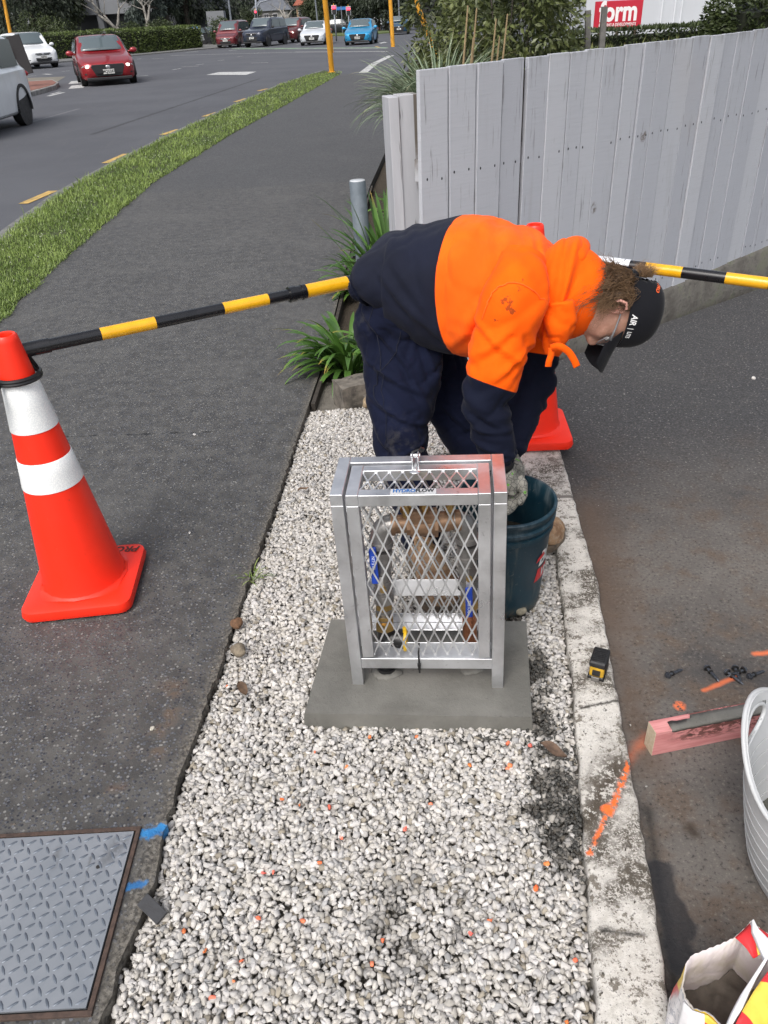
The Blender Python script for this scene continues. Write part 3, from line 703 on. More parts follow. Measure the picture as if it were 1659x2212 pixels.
# right riser
mb=MB()
for z0,z1,r,n in((.455,.425,.0235,24),(.425,.415,.026,24),(.415,.395,.021,24),(.395,.37,.025,6),(.37,.345,.019,24),(.345,.315,.023,8),(.315,.29,.019,24)): ring(mb,Rr,z0,z1,r,n)
for k in range(7): z=.290-.004*k; ring(mb,Rr,z,z-.002,.0185)
mb.build('ball_valve',STEEL,PW,smooth=True,angle=35)
mb=MB()
for z0,z1,r,n in((.300,.275,.018,24),(.275,.25,.0225,6),(.25,.230,.018,24)): ring(mb,Rr,z0,z1,r,n)
mb.build('brass_union',BRASS,PW,smooth=True,angle=35)
mb=MB(); ring(mb,Rr,.235,.02,.0175,24); mb.build('copper_riser',COPPER,PW,smooth=True,angle=35)
def lever(f,zpiv,z0,z1,dx):
    c=f(zpiv)+Vector((0,-.020,0))
    mb=MB(); mb.cyl(f(zpiv),c+Vector((0,-.008,0)),.008,n=12); mb.cyl(c+Vector((0,-.006,0)),c+Vector((0,-.014,0)),.009,n=6)
    mb.build('lever_nut',BRASS,PW)
    up=1 if z1>z0 else -1
    m=MB(); m.box((c.x+dx*.3,c.y-.006,zpiv+up*.018),(.015,.003,.04)); m.build('lever_arm',MAT('lever_steel',(.7,.7,.68),.35,.7),PW)
    m=MB(); m.box((c.x+dx,c.y-.012,(z0+z1)/2),(.0195,.009,abs(z1-z0)),(R(-4*up),R(-2),0)); o=m.build('lever_handle',BLUEV,PW,bevel=.004,seg=3)
    vs,fs=text_geo('DOUBLE-LIN',.0115,bold=.0001); m=MB(); m.add(vs,fs,frame((c.x+dx,c.y-.0172,(z0+z1)/2),(0,0,1),(-1,0,0))); m.build('lever_text',MAT('white_ink',(.6,.65,.8),.5),o)
lever(L,.345,.372,.482,-.020); lever(Rr,.365,.342,.236,.0)
# fresh mortar humps round pipe and leg feet
def hump(p,r,hh,seed):
    m=MB(); m.ell((0,0,0),(r,r*.8,hh),20,10); o=m.build('mortar_hump',CONC,smooth=True); o.location=p
    for v in o.data.vertices: v.co*=1+.35*mnoise.noise(v.co*60+Vector((seed,0,0)))
    tag(o,['x','lump of dark mortar where the left pipe enters the slab','lump of dark mortar where the right pipe enters the slab'][seed],'mortar')
hump((LB.x,LB.y-.01,.032),.04,.012,1); hump((RB.x,RB.y-.01,.032),.035,.012,2)

# ================================================================ traffic cones
def fluo(name,col,rough=.38):
    t=NT(name,0,rough); n=t.noise(5,4,.6); sc_=t.noise(38,6,.72,1.5,vec=t.scale((1,1,.35))); c=t.mix(t.ramp(n,.35,.7,0,.3),col,tuple(c*.78 for c in col)); c=t.mix(t.ramp(sc_,.64,.70,0,.55),c,(.34,.07,.04)); t.base(c); t.b.inputs['Subsurface Weight'].default_value=0
    t.rough(t.ramp(n,.3,.7,rough-.06,rough+.1)); return t.m
CONEM=fluo('cone_orange',(1.0,.030,.008)); 
t=NT('reflective_sleeve',.0,.32); v=t.vor(260,'F1'); 
lw=t.node('ShaderNodeLayerWeight'); lw.inputs[0].default_value=.35
t.base(t.mix(t.ramp(v,.2,.6),(.93,.94,.92),(.78,.80,.80))); t.b.inputs['Metallic'].default_value=.0; t.bump(v,.2,.002); REFL=t.m
def cone(loc,rz,lean,label,txt=True):
    e=empty('traffic_cone',loc,rz,label,'traffic cone','traffic cones holding the barrier bars')
    e.rotation_euler=(lean[0],lean[1],rz)
    m=MB(); b=.178
    def sq(h,k,c,z):
        pts=[]
        for cx,cy,a0 in((1,1,0),(-1,1,90),(-1,-1,180),(1,-1,270)):
            for j in range(6):
                a=R(a0+90*j/5); pts.append(((h-c)*cx+c*math.cos(a),(h-c)*cy*1+c*math.sin(a),z))
        return pts
    secs=[sq(b-.004,1,.04,.012),sq(b,1,.042,.022),sq(b-.004,1,.042,.042),sq(b-.016,1,.04,.048),sq(b-.05,1,.05,.050)]
    m.loft(secs,cap=False); n=24
    # from rounded square to circle
    def circ(r,z): 
        return [(r*math.cos(R(90*(k//6)+90*(k%6)/5*.999+0)),r*math.sin(R(90*(k//6)+90*(k%6)/5*.999)),z) for k in range(24)]
    m.loft([secs[-1],circ(.142,.052),circ(.136,.060)],cap=False)
    m.prism([p[:2] for p in secs[0]],.010,.012)
    for sx in(-1,1):
        for sy in(-1,1): m.box((sx*.13,sy*.13,.006),(.05,.05,.013))
    m.build('base',CONEM,e,smooth=True,angle=50)
    def rad(z): 
        return .135*(1-(z-.05)/.85)+.033*((z-.05)/.85)
    pr=[(.138,.050),(.134,.062)]+[(rad(z),z) for z in np.linspace(.08,.88,14)]+[(.0335,.893),(.029,.898),(.022,.896),(.020,.88),(.020,.80)]
    m=MB().lathe(pr,48); body=m.build('body',CONEM,e,smooth=True,angle=50)
    for z0,z1 in((.615,.765),(.425,.522)):
        m=MB().lathe([(rad(z0)+.0002,z0),(rad(z0)+.0022,z0+.0015),(rad((z0+z1)/2)+.0022,(z0+z1)/2),(rad(z1)+.0022,z1-.0015),(rad(z1)+.0002,z1)],48); m.build('reflective_band',REFL,e,smooth=True,angle=60)
    if txt:
        vs,fs=text_geo('PRO',.046,bold=.0012,shear=.2,sx=1.0); m=MB(); m.add(vs,fs,frame((.118,.135,.0498),(-1,0.12,-.00),(0,-1,0)))
        vs,fs=text_geo('CHOICE SAFETY',.010,bold=.0002); m.add(vs,fs,frame((.118,.163,.0497),(-1,.12,0),(0,-1,0)))
        for v in range(len(m.v)): m.v[v]=(m.v[v][0],m.v[v][1],.0508)
        m.build('cone_text',MAT('cone_print',(.10,.02,.01),.6),e)
    return e
c1=cone(((-1.023,2.108,0)[0],(-1.023,2.108,0)[1],.0),R(4),(0,R(-.55)),'orange traffic cone with two white bands on the footpath at far left')
c2p=(0.6554,3.047,0)
cone((c2p[0],c2p[1],ZD+.045),R(-4),(0,R(-1.2)),'orange traffic cone half hidden behind the bending worker',False)
# ================================================================ striped extension bars
YB=MAT('bar_yellow',(.82,.42,.01),.28,var=.08,coat=.4); BB=MAT('bar_black',(.008,.008,.010),.28,var=.1,coat=.3)
def bar(a,b,segs,label,r0,extra=None):
    """segs: (u0,u1,colour,radius)"""
    a=Vector(a);b=Vector(b); e=empty('barrier_bar',a,0,label,'barrier bar','striped bars clipped between the cones')
    k=0
    for u0,u1,c,r in segs:
        m=MB(); m.cyl((b-a)*u0,(b-a)*u1,r,n=28); m.build('yellow_band' if c else 'black_tube',YB if c else BB,e,smooth=True,angle=40)
    return e
A=Vector((-1.008,2.14,0.837)); B=Vector((0.6353,3.07,0.819))
def u_at(px,py): return px
# fractions chosen along the bar
def frac(p):
    d=B-A; return (Vector(p)-A).dot(d)/d.length_squared
def foot(px,pts): return frac(pts)
f1=[frac(q) for q in ((-0.9517,2.19,0.8316),(-0.8396,2.29,0.8169),(-0.705,2.39,0.8048),(-0.5126,2.5,0.8007),(-0.3819,2.585,0.7971),(-0.3163,2.625,0.7967),(-0.2644,2.655,0.7957),(-0.1268,2.735,0.7931),(-0.0194,2.79,0.7925),(0.1355,2.865,0.7946),(0.2786,2.93,0.7979),(0.426,2.99,0.805))]
r1,r2=.0185,.0225
sg=[(0,f1[0],0,.0215),(f1[0],f1[1],0,r1),(f1[1],f1[2],1,r1+.0003),(f1[2],f1[3],0,r1),(f1[3],f1[4],1,r1+.0003),(f1[4],f1[5],0,r1),(f1[5],f1[5]+.012,0,.0255),(f1[5]+.012,f1[5]+.024,0,.0235),(f1[5]+.024,f1[6],0,.0255),(f1[6],f1[7],1,r2+.0003),(f1[7],f1[8],0,r2),(f1[8],f1[9],1,r2+.0003),(f1[9],f1[10],0,r2),(f1[10],1,1,r2)]
e=bar(A,B,sg,'black and yellow striped bar from the left cone to the worker',r1)
def clip(c,r,to,parent,flag):
    m=MB(); n=28
    for dz_ in(-.005,.004): m.tube([Vector((c[0]+r*math.cos(2*PI*i/n),c[1]+r*math.sin(2*PI*i/n),c[2]+dz_)) for i in range(n+1)],.0062,8,cap=False)
    d=(Vector(to)-Vector(c));d.z=0;d.normalize()
    m.beam(Vector(c)+d*r,Vector(to),.022,.010)
    if flag: q=Vector(c)-d*r*1.1; m.beam(Vector(c)-d*r,q+Vector((-.02,-.03,-.010)),.020,.022); m.cyl(q+Vector((-.012,-.030,-.012)),q+Vector((-.06,-.10,-.03)),.020,n=20)
    for i in range(len(m.v)): m.v[i]=tuple(Vector(m.v[i])-A)
    return m.build('cone_clip',BLK,parent,smooth=True,angle=40)
c1loc=Vector(((-1.023,2.108,0)[0],(-1.023,2.108,0)[1],0)); ctop=c1loc+Vector((math.sin(R(-.55))*.77,0,.775))
clip(ctop,.062,A,e,True)
C2=Vector((c2p[0],c2p[1],0))+Vector((-.016,0,.765)); clip(C2,.062,B,e,False)
A2=C2+Vector((.07,.0,.01)); B2=Vector((1.485,2.534,0.755))
def fr2(p): d=B2-A2; return (Vector(p)-A2).dot(d)/d.length_squared
g=[fr2(q) for q in ((0.8579,3.129,0.76),(0.9837,3.032,0.76),(1.072,2.935,0.758),(1.17,2.843,0.757),(1.281,2.74,0.756),(1.387,2.643,0.755))]
A=A2
sg=[(0,g[0],0,.020),(g[0],g[1],1,.0203),(g[1],g[2],0,.020),(g[2],g[3],1,.0203),(g[3],g[4],0,.020),(g[4],g[5],1,.0203),(g[5],1,0,.020)]
e=bar(A2,B2,sg,'black and yellow striped bar from behind the worker to the right edge',.02)
d=B2-A2
m=MB(); m.cyl(d*(g[0]-.06),d*(g[1]+.075),.0225,n=24); 
for k in range(3): m.tube([d*(g[0]+.02*k)+Vector((0,0,.022)),d*(g[0]+.02*k+.015)+Vector((0,0,.036)),d*(g[0]+.02*k+.03)+Vector((0,0,.024))],.005,6)
o=m.build('plastic_wrapper',NT('torn_plastic').m,e,smooth=True,angle=40)
t=NT('torn_plastic_film',0,.25); t.base((.75,.78,.82)); n=t.noise(30,4,.6,1); sx=t.node('ShaderNodeSeparateXYZ'); gn=t.node('ShaderNodeNewGeometry'); t.l(gn.outputs['Normal'],sx.inputs[0])
al=t.math('MULTIPLY',t.ramp(sx.outputs[2],.1,.35),t.ramp(n,.36,.44)); t.val(t.b.inputs['Alpha'],al); t.bump(n,.8,.01); o.data.materials[0]=t.m
# ================================================================ steel cover in the footpath
pc=[(-0.6304,1.138,0),(-0.6333,0.7531,0)]
X1=(pc[0][0]+pc[1][0])/2; Y1=pc[0][1]; Y0=pc[1][1]; X0=X1-.78
e=empty('steel_cover',(0,0,0),0,'grey chequer plate steel cover set into the dark footpath','cover')
t=NT('chequer_plate',.25,.5); a=t.noise(3,5,.6); b=t.noise(25,5,.65)
c=t.mix(t.ramp(a,.3,.7),(.19,.21,.235),(.27,.285,.31)); 
st=t.math('MULTIPLY',t.seg((-0.6569,1.113,0),(-0.6744,1.069,0),.02,.02,b,.08),t.ramp(b,.40,.55)); c=t.mix(t.math('MULTIPLY',st,.7),c,(.07,.075,.08))
st=t.math('MULTIPLY',t.seg((-0.7981,1.1,0),(-0.7955,1.06,0),.004,.012,b,.05),t.ramp(b,.40,.5)); c=t.mix(t.math('MULTIPLY',st,.7),c,(.08,.075,.07))
st=t.math('MULTIPLY',t.seg((-0.7156,1.083,0),(-0.7104,0.9938,0),.001,.004,b,.02),.6); c=t.mix(st,c,(.09,.09,.085))
t.base(c); t.rough(t.ramp(b,.3,.7,.42,.62)); t.bump(b,.15,.002)
m=MB(); m.box(((X0+X1)/2,(Y0+Y1)/2,.004),(X1-X0,Y1-Y0,.008))
px=.0315
ii=0
nx=int((X1-X0)/px*1.42)+1;ny=int((Y1-Y0)/px*1.42)+1
m.mat(1)
for i in range(nx):
    for j in range(ny):
        x=X1-.012-i*px*.71; y=Y0+.012+j*px*.71
        if x<X0+.015 or y>Y1-.012: continue
        m.ell((x,y,.008),(.0122,.0031,.0020),8,4,rot=(0,0,R(32) if (i+j)%2==0 else R(-58)))
m.build('chequer_plate',[t.m,MAT('tread_reflection_tone',(.125,.145,.175),.42,.3,var=.2,vs=30)],e,smooth=True,angle=30)  # reflection on the raised treads is put into their darker, bluer colour
RUST=MAT('rusty_rim',(.07,.045,.035),.85,var=.4,vs=60,bump=.4)
m=MB(); w=.010
for (xx0,yy0,xx1,yy1) in((X0-w,Y1+.004,X1+.004+w,Y1+.004+w),(X0-w,Y0-.004-w,X1+.004+w,Y0-.004),(X1+.004,Y0-.004,X1+.004+w,Y1+.004)):
    m.box(((xx0+xx1)/2,(yy0+yy1)/2,.003),(xx1-xx0,yy1-yy0,.008))
m.build('rim',RUST,e,bevel=.001)
m=MB(); m.box(((X0+X1)/2,(Y0+Y1)/2,.0012),(X1-X0+.014,Y1-Y0+.014,.0022)); m.build('gap',MAT('gap_dark',(.008,.007,.006),1),e)
m=MB(); m.cyl(((-0.6916,1.051,0)[0],(-0.6916,1.051,0)[1],.006),((-0.6916,1.051,0)[0],(-0.6916,1.051,0)[1],.0086),.005,n=14); m.build('lifting_hole',MAT('hole_black',(.02,.02,.02),.9),e)
# ================================================================ green bucket
t=NT('bucket_plastic',0,.42); a=t.noise(7,5,.6); b=t.noise(60,5,.7,1.5); s_=t.noise(25,5,.7,vec=t.scale((1,1,.15)))
sx=t.node('ShaderNodeSeparateXYZ'); t.l(t.co,sx.inputs[0])
c=t.mix(t.ramp(a,.3,.7),(.003,.020,.034),(.006,.034,.052)); c=t.mix(t.ramp(s_,.56,.72,0,.30),c,(.13,.14,.12)); c=t.mix(t.ramp(b,.62,.72,0,.5),c,(.24,.24,.20))
c=t.mix(t.math('MULTIPLY',t.ramp(sx.outputs[2],.06,.0),t.ramp(b,.4,.6)),c,(.10,.09,.065)); c=t.mix(t.math('MULTIPLY',t.ramp(sx.outputs[2],.31,.335),t.ramp(s_,.45,.70,0,.5)),c,(.14,.18,.20)); t.base(c); t.rough(t.ramp(a,.3,.7,.35,.55)); BUCK=t.m
BC=Vector((.362,1.962,-.012)); BH=.372
e=empty('bucket',BC,0,'dark teal plastic bucket half full of water behind the cage','bucket')
ro=lambda z:.126+.026*z/BH
pr=[(.0,.004),(.120,.0),(.125,.004)]+[(ro(z),z) for z in np.linspace(.02,.285,6)]+[(ro(.29)+.006,.290),(ro(.29)+.007,.306),(ro(.30),.308),(ro(.32),.318),(ro(.32)+.008,.322),(ro(.33)+.009,.332),(ro(.33)+.001,.336),(ro(.35)+.002,.350),(ro(.36)+.008,.356),(ro(BH)+.008,.369),(ro(BH)+.005,BH),(ro(BH)-.001,BH+.0005),(ro(BH)-.004,.366)]+[(ro(z)-.005,z) for z in np.linspace(.355,.02,8)]+[(0,.012)]
MB().lathe(pr,64).build('pail',BUCK,e,smooth=True,angle=45)
m=MB(); m.lathe([(0,.20),(ro(.20)-.0055,.20)],48); t=NT('cement_water',0,.06); t.base((.028,.024,.018)); m.build('water',t.m,e,smooth=True)
m=MB(); m.cyl((-.10,-.118,.298),(-.108,-.128,.298),.006,n=12)
hp=[]
for k in range(22):
    a=k/21; ang=R(228)+a*R(-180) 
ax=Vector((math.cos(R(262)),math.sin(R(262)),0)); sd=Vector((-ax.y,ax.x,0))
hp=[ax*(.157*math.cos(PI*k/20))+(-sd*math.sin(PI*k/20)*.157*.70)+Vector((0,0,.298-math.sin(PI*k/20)*.095)) for k in range(21)]
hp2=[]
for k in range(21):
    ang=PI*k/20; v_=ax*math.cos(ang)*.160 - sd*math.sin(ang)*.150; rr=ro(.25)+.013; 
    hp2.append(Vector((v_.x,v_.y,0)).normalized()*max(rr,.158)+Vector((0,0,.300-.11*math.sin(ang))))
m=MB(); m.tube(hp2,.0022,8); m.ell(ax*.158+Vector((0,0,.30)),(.006,.006,.006),10,6); m.build('wire_handle',MAT('handle_wire',(.45,.46,.47),.35,.8),e,smooth=True)
# printed logo wrapped on the pail (letters in white, red swoosh block)
def wrap(vs,ang0,z0,rf,off):
    out=[]
    for x,y,z in vs:
        zz_=z0+y; r_=rf(zz_)+off; a=ang0+x/r_; out.append((r_*math.cos(a),r_*math.sin(a),zz_))
    return out
wh=MAT('white_print',(.62,.63,.62),.5,var=.15,vs=80); rd=MAT('red_print',(.50,.02,.025),.5,var=.2,vs=60)
def subdivide(vs,fs):
    bm=bmesh.new(); vv=[bm.verts.new(v) for v in vs]; [bm.faces.new([vv[i] for i in f]) for f in fs if len(set(f))>2]
    bmesh.ops.triangulate(bm,faces=bm.faces[:]); bmesh.ops.subdivide_edges(bm,edges=[e_ for e_ in bm.edges if e_.calc_length()>.012],cuts=2,use_grid_fill=True)
    bmesh.ops.triangulate(bm,faces=bm.faces[:]); bm.verts.index_update()
    r_=([tuple(v.co) for v in bm.verts],[tuple(v.index for v in f.verts) for f in bm.faces]); bm.free(); return r_
AG=R(-37)
m=MB()
vs,fs=text_geo('BU',.072,bold=.0022,shear=.25,sx=.85); vs,fs=subdivide(vs,fs); m.add(wrap(vs,AG+.10,.205,ro,.0012),fs)
m.mat(1); q=[(x,y,0) for x,y in((-.040,-.04),(.10,-.04),(.10,.008),(-.030,.008))]; vs,fs=subdivide(q,[(0,1,2,3)]); vs,fs=subdivide(vs,fs); m.add(wrap(vs,AG+.05,.162,ro,.0009),fs)
q=[(x,y,0) for x,y in((-.045,.0),(.0,.014),(-.012,.030),(-.040,.016))]; vs,fs=subdivide(q,[(0,1,2,3)]); m.add(wrap(vs,AG+.05,.200,ro,.0018),fs)
m.mat(0); vs,fs=text_geo('WA',.046,bold=.0010,shear=.25,sx=.9); vs,fs=subdivide(vs,fs); m.add(wrap(vs,AG+.20,.145,ro,.0016),fs)
m.build('printed_logo',[wh,rd],e)
# ================================================================ tape measure
TB=MAT('tape_black',(.016,.016,.017),.55,var=.3,vs=120,bump=.3); TY=MAT('tape_yellow',(.58,.34,.025),.45,var=.25,vs=60,dirt=(.08,.06,.03))
p=(0.5772,1.556,0); e=empty('tape_measure',(p[0]+.004,p[1]+.018,.0),R(63),'black and yellow tape measure standing on the white edging beam','tape measure')
def rr(w,h,c,n=6):
    pts=[]
    for cx,cy,a0 in((1,1,0),(-1,1,90),(-1,-1,180),(1,-1,270)):
        for j in range(n): a=R(a0+90*j/(n-1)); pts.append(((w/2-c)*cx+c*math.cos(a),(h/2-c)*cy+c*math.sin(a)))
    return pts
def slab_xz(w,h,c,t0,t1,zc,infl=0): 
    return [[(x,t,z+zc) for x,z in rr(w-i_,h-i_,c)] for t,i_ in((t0,.006),(t0+.003,0),(t1-.003,0),(t1,.006))]
m=MB(); m.loft([q[::-1] for q in slab_xz(.068,.062,.018,-.020,.020,.034)]); m.build('case',TY,e,smooth=True,angle=50)
m=MB(); 
for zc,hh in((.056,.024),(.009,.014)):
    m.loft([q[::-1] for q in slab_xz(.072,hh,.010,-.0225,.0225,zc)])
for k in range(7): m.box((-.022+k*.0075,0,.0685),(.003,.036,.003))
m.box((0,-.0215,.037),(.032,.004,.030)); m.box((-.034,0,.030),(.006,.022,.018))
m.build('rubber_grip',TB,e,smooth=True,angle=50)
m=MB(); m.box((-.041,0,.012),(.004,.022,.016)); m.build('hook',STEEL,e,bevel=.001)
# ================================================================ pink timber with mortar
t=NT('pink_timber',0,.75); sx=t.node('ShaderNodeSeparateXYZ'); t.l(t.co,sx.inputs[0]); g_=t.noise(9,5,.6,vec=t.scale((1.2,12,12))); b=t.noise(38,5,.7,.4,vec=t.scale((.7,1,1.4))); e1=t.noise(14,4,.6)
pk=t.mix(t.ramp(g_,.3,.7),(.52,.19,.19),(.66,.30,.29)); en=t.mix(t.ramp(g_,.3,.7),(.45,.36,.25),(.55,.46,.34))
c=t.mix(t.ramp(sx.outputs[0],.0006,.0012),en,pk)
edge_=t.math('ADD',sx.outputs[2],t.math('MULTIPLY',t.math('SUBTRACT',e1,.5),.02))
mudz=t.math('MULTIPLY',t.ramp(edge_,.0885,.0890),t.ramp(t.math('ADD',sx.outputs[0],t.math('MULTIPLY',e1,.02)),.04,.045))
mud=t.math('MULTIPLY',t.ramp(b,.47,.53),t.ramp(t.math('ADD',sx.outputs[0],t.math('MULTIPLY',t.math('SUBTRACT',e1,.5),.1)),.035,.09))
mud=t.math('MULTIPLY',mud,t.ramp(sx.outputs[2],.02,.05)); c=t.mix(t.math('MULTIPLY',mud,.9),c,(.13,.05,.04)); c=t.mix(t.math('MULTIPLY',t.ramp(b,.60,.66),mud),c,(.05,.035,.03))
t.base(c); t.bump(g_,.3,.002)
Ta=Vector((0.6557,1.313,-0.045)); e=empty('timber_length',Ta,R(9.5),'pink painted timber length smeared with wet cement on the driveway','timber')
MB().box((.25,.0205,.0425),(.5,.041,.085)).build('timber',t.m,e,bevel=.0015)
m=MB(); n=40
secs=[]
for i in range(n):
    x=.044+i*(.452/n); w0=.010+.003*mnoise.noise(Vector((x*30,0,0)))+(.010 if i<2 else 0); w1=.040+.001*mnoise.noise(Vector((x*40,3,0))) ; hh=.0035+.002*mnoise.noise(Vector((x*50,7,0)))
    if i==0: hh=.001
    w0=.004 if x>.13 else w0
    lo=-.006-.004*mnoise.noise(Vector((x*60,1,1)))
    secs.append([(x,-.0012,.0835+lo),(x,-.0022,.085+hh*.5),(x,w0*.2,.0865+hh),(x,(w0+w1)/2*.9,.0862+hh),(x,w1*.86-(.018 if x<.11 else 0),.0862+hh*.3),(x,w1*.86-(.018 if x<.11 else 0),.083)])
m.loft(secs); m.build('wet_cement',CONC,e,smooth=True)
# ================================================================ screws
GM=MAT('screw_steel',(.11,.12,.14),.4,.7,var=.3,vs=200); RB_=MAT('screw_rubber',(.012,.012,.012),.6)
def screw(a,b,i,label):
    a=Vector(a);b=Vector(b);a.z=b.z=0; d=(b-a).normalized()
    e=empty('roofing_screw',(a.x,a.y,ZD+.0085),math.atan2(d.y,d.x),label,'screw','screws dropped on the driveway')
    m=MB(); m.cyl((.004,0,0),(.052,0,-.001),.0038,n=10); m.cyl((.052,0,-.001),(.060,0,-.002),.0038,.0004,n=10)
    for k in range(12): m.cyl((.014+k*.003,0,0),(.0155+k*.003,0,0),.0046,n=10)
    m.build('shank',GM,e,smooth=True,angle=40)
    m=MB(); m.cyl((-.004,0,0),(.002,0,0),.0070,n=6); m.cyl((.002,0,0),(.0035,0,0),.0105,n=16); m.build('head',GM,e)
    m=MB(); m.cyl((.0035,0,0),(.0065,0,0),.0095,n=16); m.cyl((.018,0,0),(.022,0,0),.0072,n=12); m.build('washer',RB_,e,smooth=True,angle=40)
D2=lambda x,y:(x,y)
screw((0.7869,1.583,-0.045),(0.8402,1.605,-0.045),0,'single screw lying nearest the tape measure, apart from the rest')
screw((0.9097,1.607,-0.045),(0.9249,1.547,-0.045),1,'screw with its head away from the timber, just left of the crossed screws')
screw((0.9593,1.586,-0.045),(0.9859,1.535,-0.045),2,'screw lying across the top of the crossed pile')
screw((0.9894,1.601,-0.045),(0.9819,1.532,-0.045),3,'steep screw in the crossed pile under the others')
screw((1.013,1.589,-0.045),(0.9573,1.568,-0.045),4,'screw in the crossed pile with its head at the right end')
screw((1.014,1.562,-0.045),(1.065,1.58,-0.045),5,'rightmost of the screws on the driveway')
# ================================================================ white tub
t=NT('white_tub_plastic',0,.45); a=t.noise(5,4,.6); b=t.noise(80,4,.6); c=t.mix(t.ramp(a,.3,.7),(.44,.45,.455),(.53,.54,.545)); c=t.mix(t.ramp(b,.66,.74,0,.6),c,(.22,.22,.2)); t.base(c); t.b.inputs['Subsurface Weight'].default_value=.0; TUB=t.m
tc=Vector((.938,.962,ZD)); e=empty('rubber_tub',tc,0,'white flexible builders tub with a looped side handle on the driveway','tub')
n=96; prof=[]; 
def tr(z): return .160+.078*(z/.33)**.75
def rimz(a):   # two raised handles at left(back) and right
    d=math.cos(a-R(140)); return .300+.100*max(0,abs(d)**6) if True else 0
rings=[]; m=MB(); K=16
for side,off in((0,0),(1,-.0045)):
    for k in range(K+1):
        u=k/K if side==0 else 1-k/K
        ring=[]
        for j in range(n):
            a=2*PI*j/n; zt=rimz(a); z=max(0 if side==0 else .006,u*zt); r=tr(z)+off
            if u>.985: r+=.004 if side==0 else -.001
            ring.append((r*math.cos(a),r*math.sin(a),z))
        rings.append(ring)
vs=[p for q in rings for p in q]; fs=[]
ha=R(140)
for i in range(len(rings)-1):
    for j in range(n):
        j2=(j+1)%n
        am=2*PI*(j+.5)/n; zc=(vs[i*n+j][2]+vs[(i+1)*n+j][2])/2
        hole=False
        for h0 in(ha,ha+PI):
            da=abs((am-h0+PI)%(2*PI)-PI)
            if ((da/.29)**2+((zc-.328)/.040)**2)<1: hole=True
        if not hole: fs.append((i*n+j,i*n+j2,(i+1)*n+j2,(i+1)*n+j))
m.add(vs,fs); m.add([(0,0,0)]+rings[0],[(0,1+(j+1)%n,1+j) for j in range(n)]); m.add([(0,0,.006)]+rings[-1],[(0,1+j,1+(j+1)%n) for j in range(n)])
m.build('tub',TUB,e,smooth=True,angle=60)
m=MB()
for rz_ in (1.0,):
    pts=[];
    for j in range(n+1):
        a=2*PI*j/n; z=rimz(a); pts.append(((tr(z)+.002)*math.cos(a),(tr(z)+.002)*math.sin(a),z))
    m.tube(pts,.0052,8,cap=False)
for h0 in(ha,ha+PI):
    pts=[]
    for j in range(25):
        q=2*PI*j/24; a=h0+.29*math.cos(q); z=.328+.040*math.sin(q); pts.append(((tr(z)-.002)*math.cos(a),(tr(z)-.002)*math.sin(a),z))
    m.tube(pts,.0050,8,cap=False)
m.build('rim',TUB,e,smooth=True)
m=MB()
for z in(.05,.09,.13,.17,.21,.245):
    for off in(.001,-.0058):
        pts=[((tr(z)+off)*math.cos(2*PI*j/n),(tr(z)+off)*math.sin(2*PI*j/n),z) for j in range(n+1)]; m.tube(pts,.0008,5,cap=False)
m.build('moulded_rib',TUB,e,smooth=True)
m=MB(); m.lathe([(0,.075),(tr(.07)-.006,.07)],48); t=NT('tub_slurry',0,.25); b=t.noise(14,5,.6,2); t.base(t.mix(t.ramp(b,.45,.6),(.02,.022,.016),(.09,.09,.075))); t.bump(b,.7,.02); m.build('slurry',t.m,e)
# ================================================================ cement sack
rimp=[(0.4863,0.6934,0.17),(0.5018,0.7068,0.17),(0.5286,0.7125,0.175),(0.5555,0.7181,0.18),(0.5783,0.7222,0.19),(0.604,0.7351,0.2),(0.6124,0.7388,0.215),(0.6245,0.7227,0.21),(0.6513,0.701,0.21),(0.6637,0.655,0.2),(0.6172,0.5694,0.19),(0.5416,0.5337,0.19),(0.5097,0.5769,0.185),(0.4916,0.6077,0.18),(0.4701,0.6182,0.175),(0.4639,0.6365,0.172),(0.4656,0.6559,0.17)]
rimp=[Vector(p) for p in rimp]; cen=sum(rimp,Vector())/len(rimp)
dn=[]
M2=4
for i in range(len(rimp)):
    a,b=rimp[i],rimp[(i+1)%len(rimp)]
    for k in range(M2): dn.append(a.lerp(b,k/M2))
rs2=random.Random(9); n=len(dn)
def lay(z,k,amp,inn=0,ph=0,top=None):
    out=[]
    for i,p in enumerate(dn):
        d=(p-cen); d.z=0; w=1+amp*mnoise.noise(Vector((i*.35,ph,z*9))); q=cen+d*k*w; q.z=z if z is not None else 0
        if top is not None: q=p+d.normalized()*inn+Vector((0,0,top*(1 if i%2 else -.3)))
        out.append(tuple(q))
    return out
outer=[lay(-.045,.86,.10),lay(-.02,1.03,.10),lay(.03,1.10,.10,ph=1),lay(.08,1.08,.09,ph=2),lay(.125,1.02,.07,ph=3),lay(0,1,0,0,0,.003)]
inner_=[lay(0,1,0,-.003,0,.0015),lay(.125,.95,.07,ph=3),lay(.06,.98,.08,ph=2),lay(.0,.95,.06)]
t=NT('cement_sack',0,.5); wv=t.node('ShaderNodeSeparateXYZ'); t.l(t.co,wv.inputs[0]); q=t.math('ADD',wv.outputs[0],t.math('MULTIPLY',wv.outputs[2],.9)); q=t.math('ADD',q,t.math('MULTIPLY',wv.outputs[1],.45))
n_=t.noise(14,4,.6); q2=t.math('FRACT',t.math('ADD',t.math('MULTIPLY',q,4.3),.18))
red=(.62,.03,.03);yel=(.80,.55,.06);wht=(.72,.70,.70)
c=t.mix(t.ramp(q2,.30,.31),wht,red); c=t.mix(t.ramp(q2,.52,.53),c,yel); c=t.mix(t.ramp(q2,.80,.81),c,red)
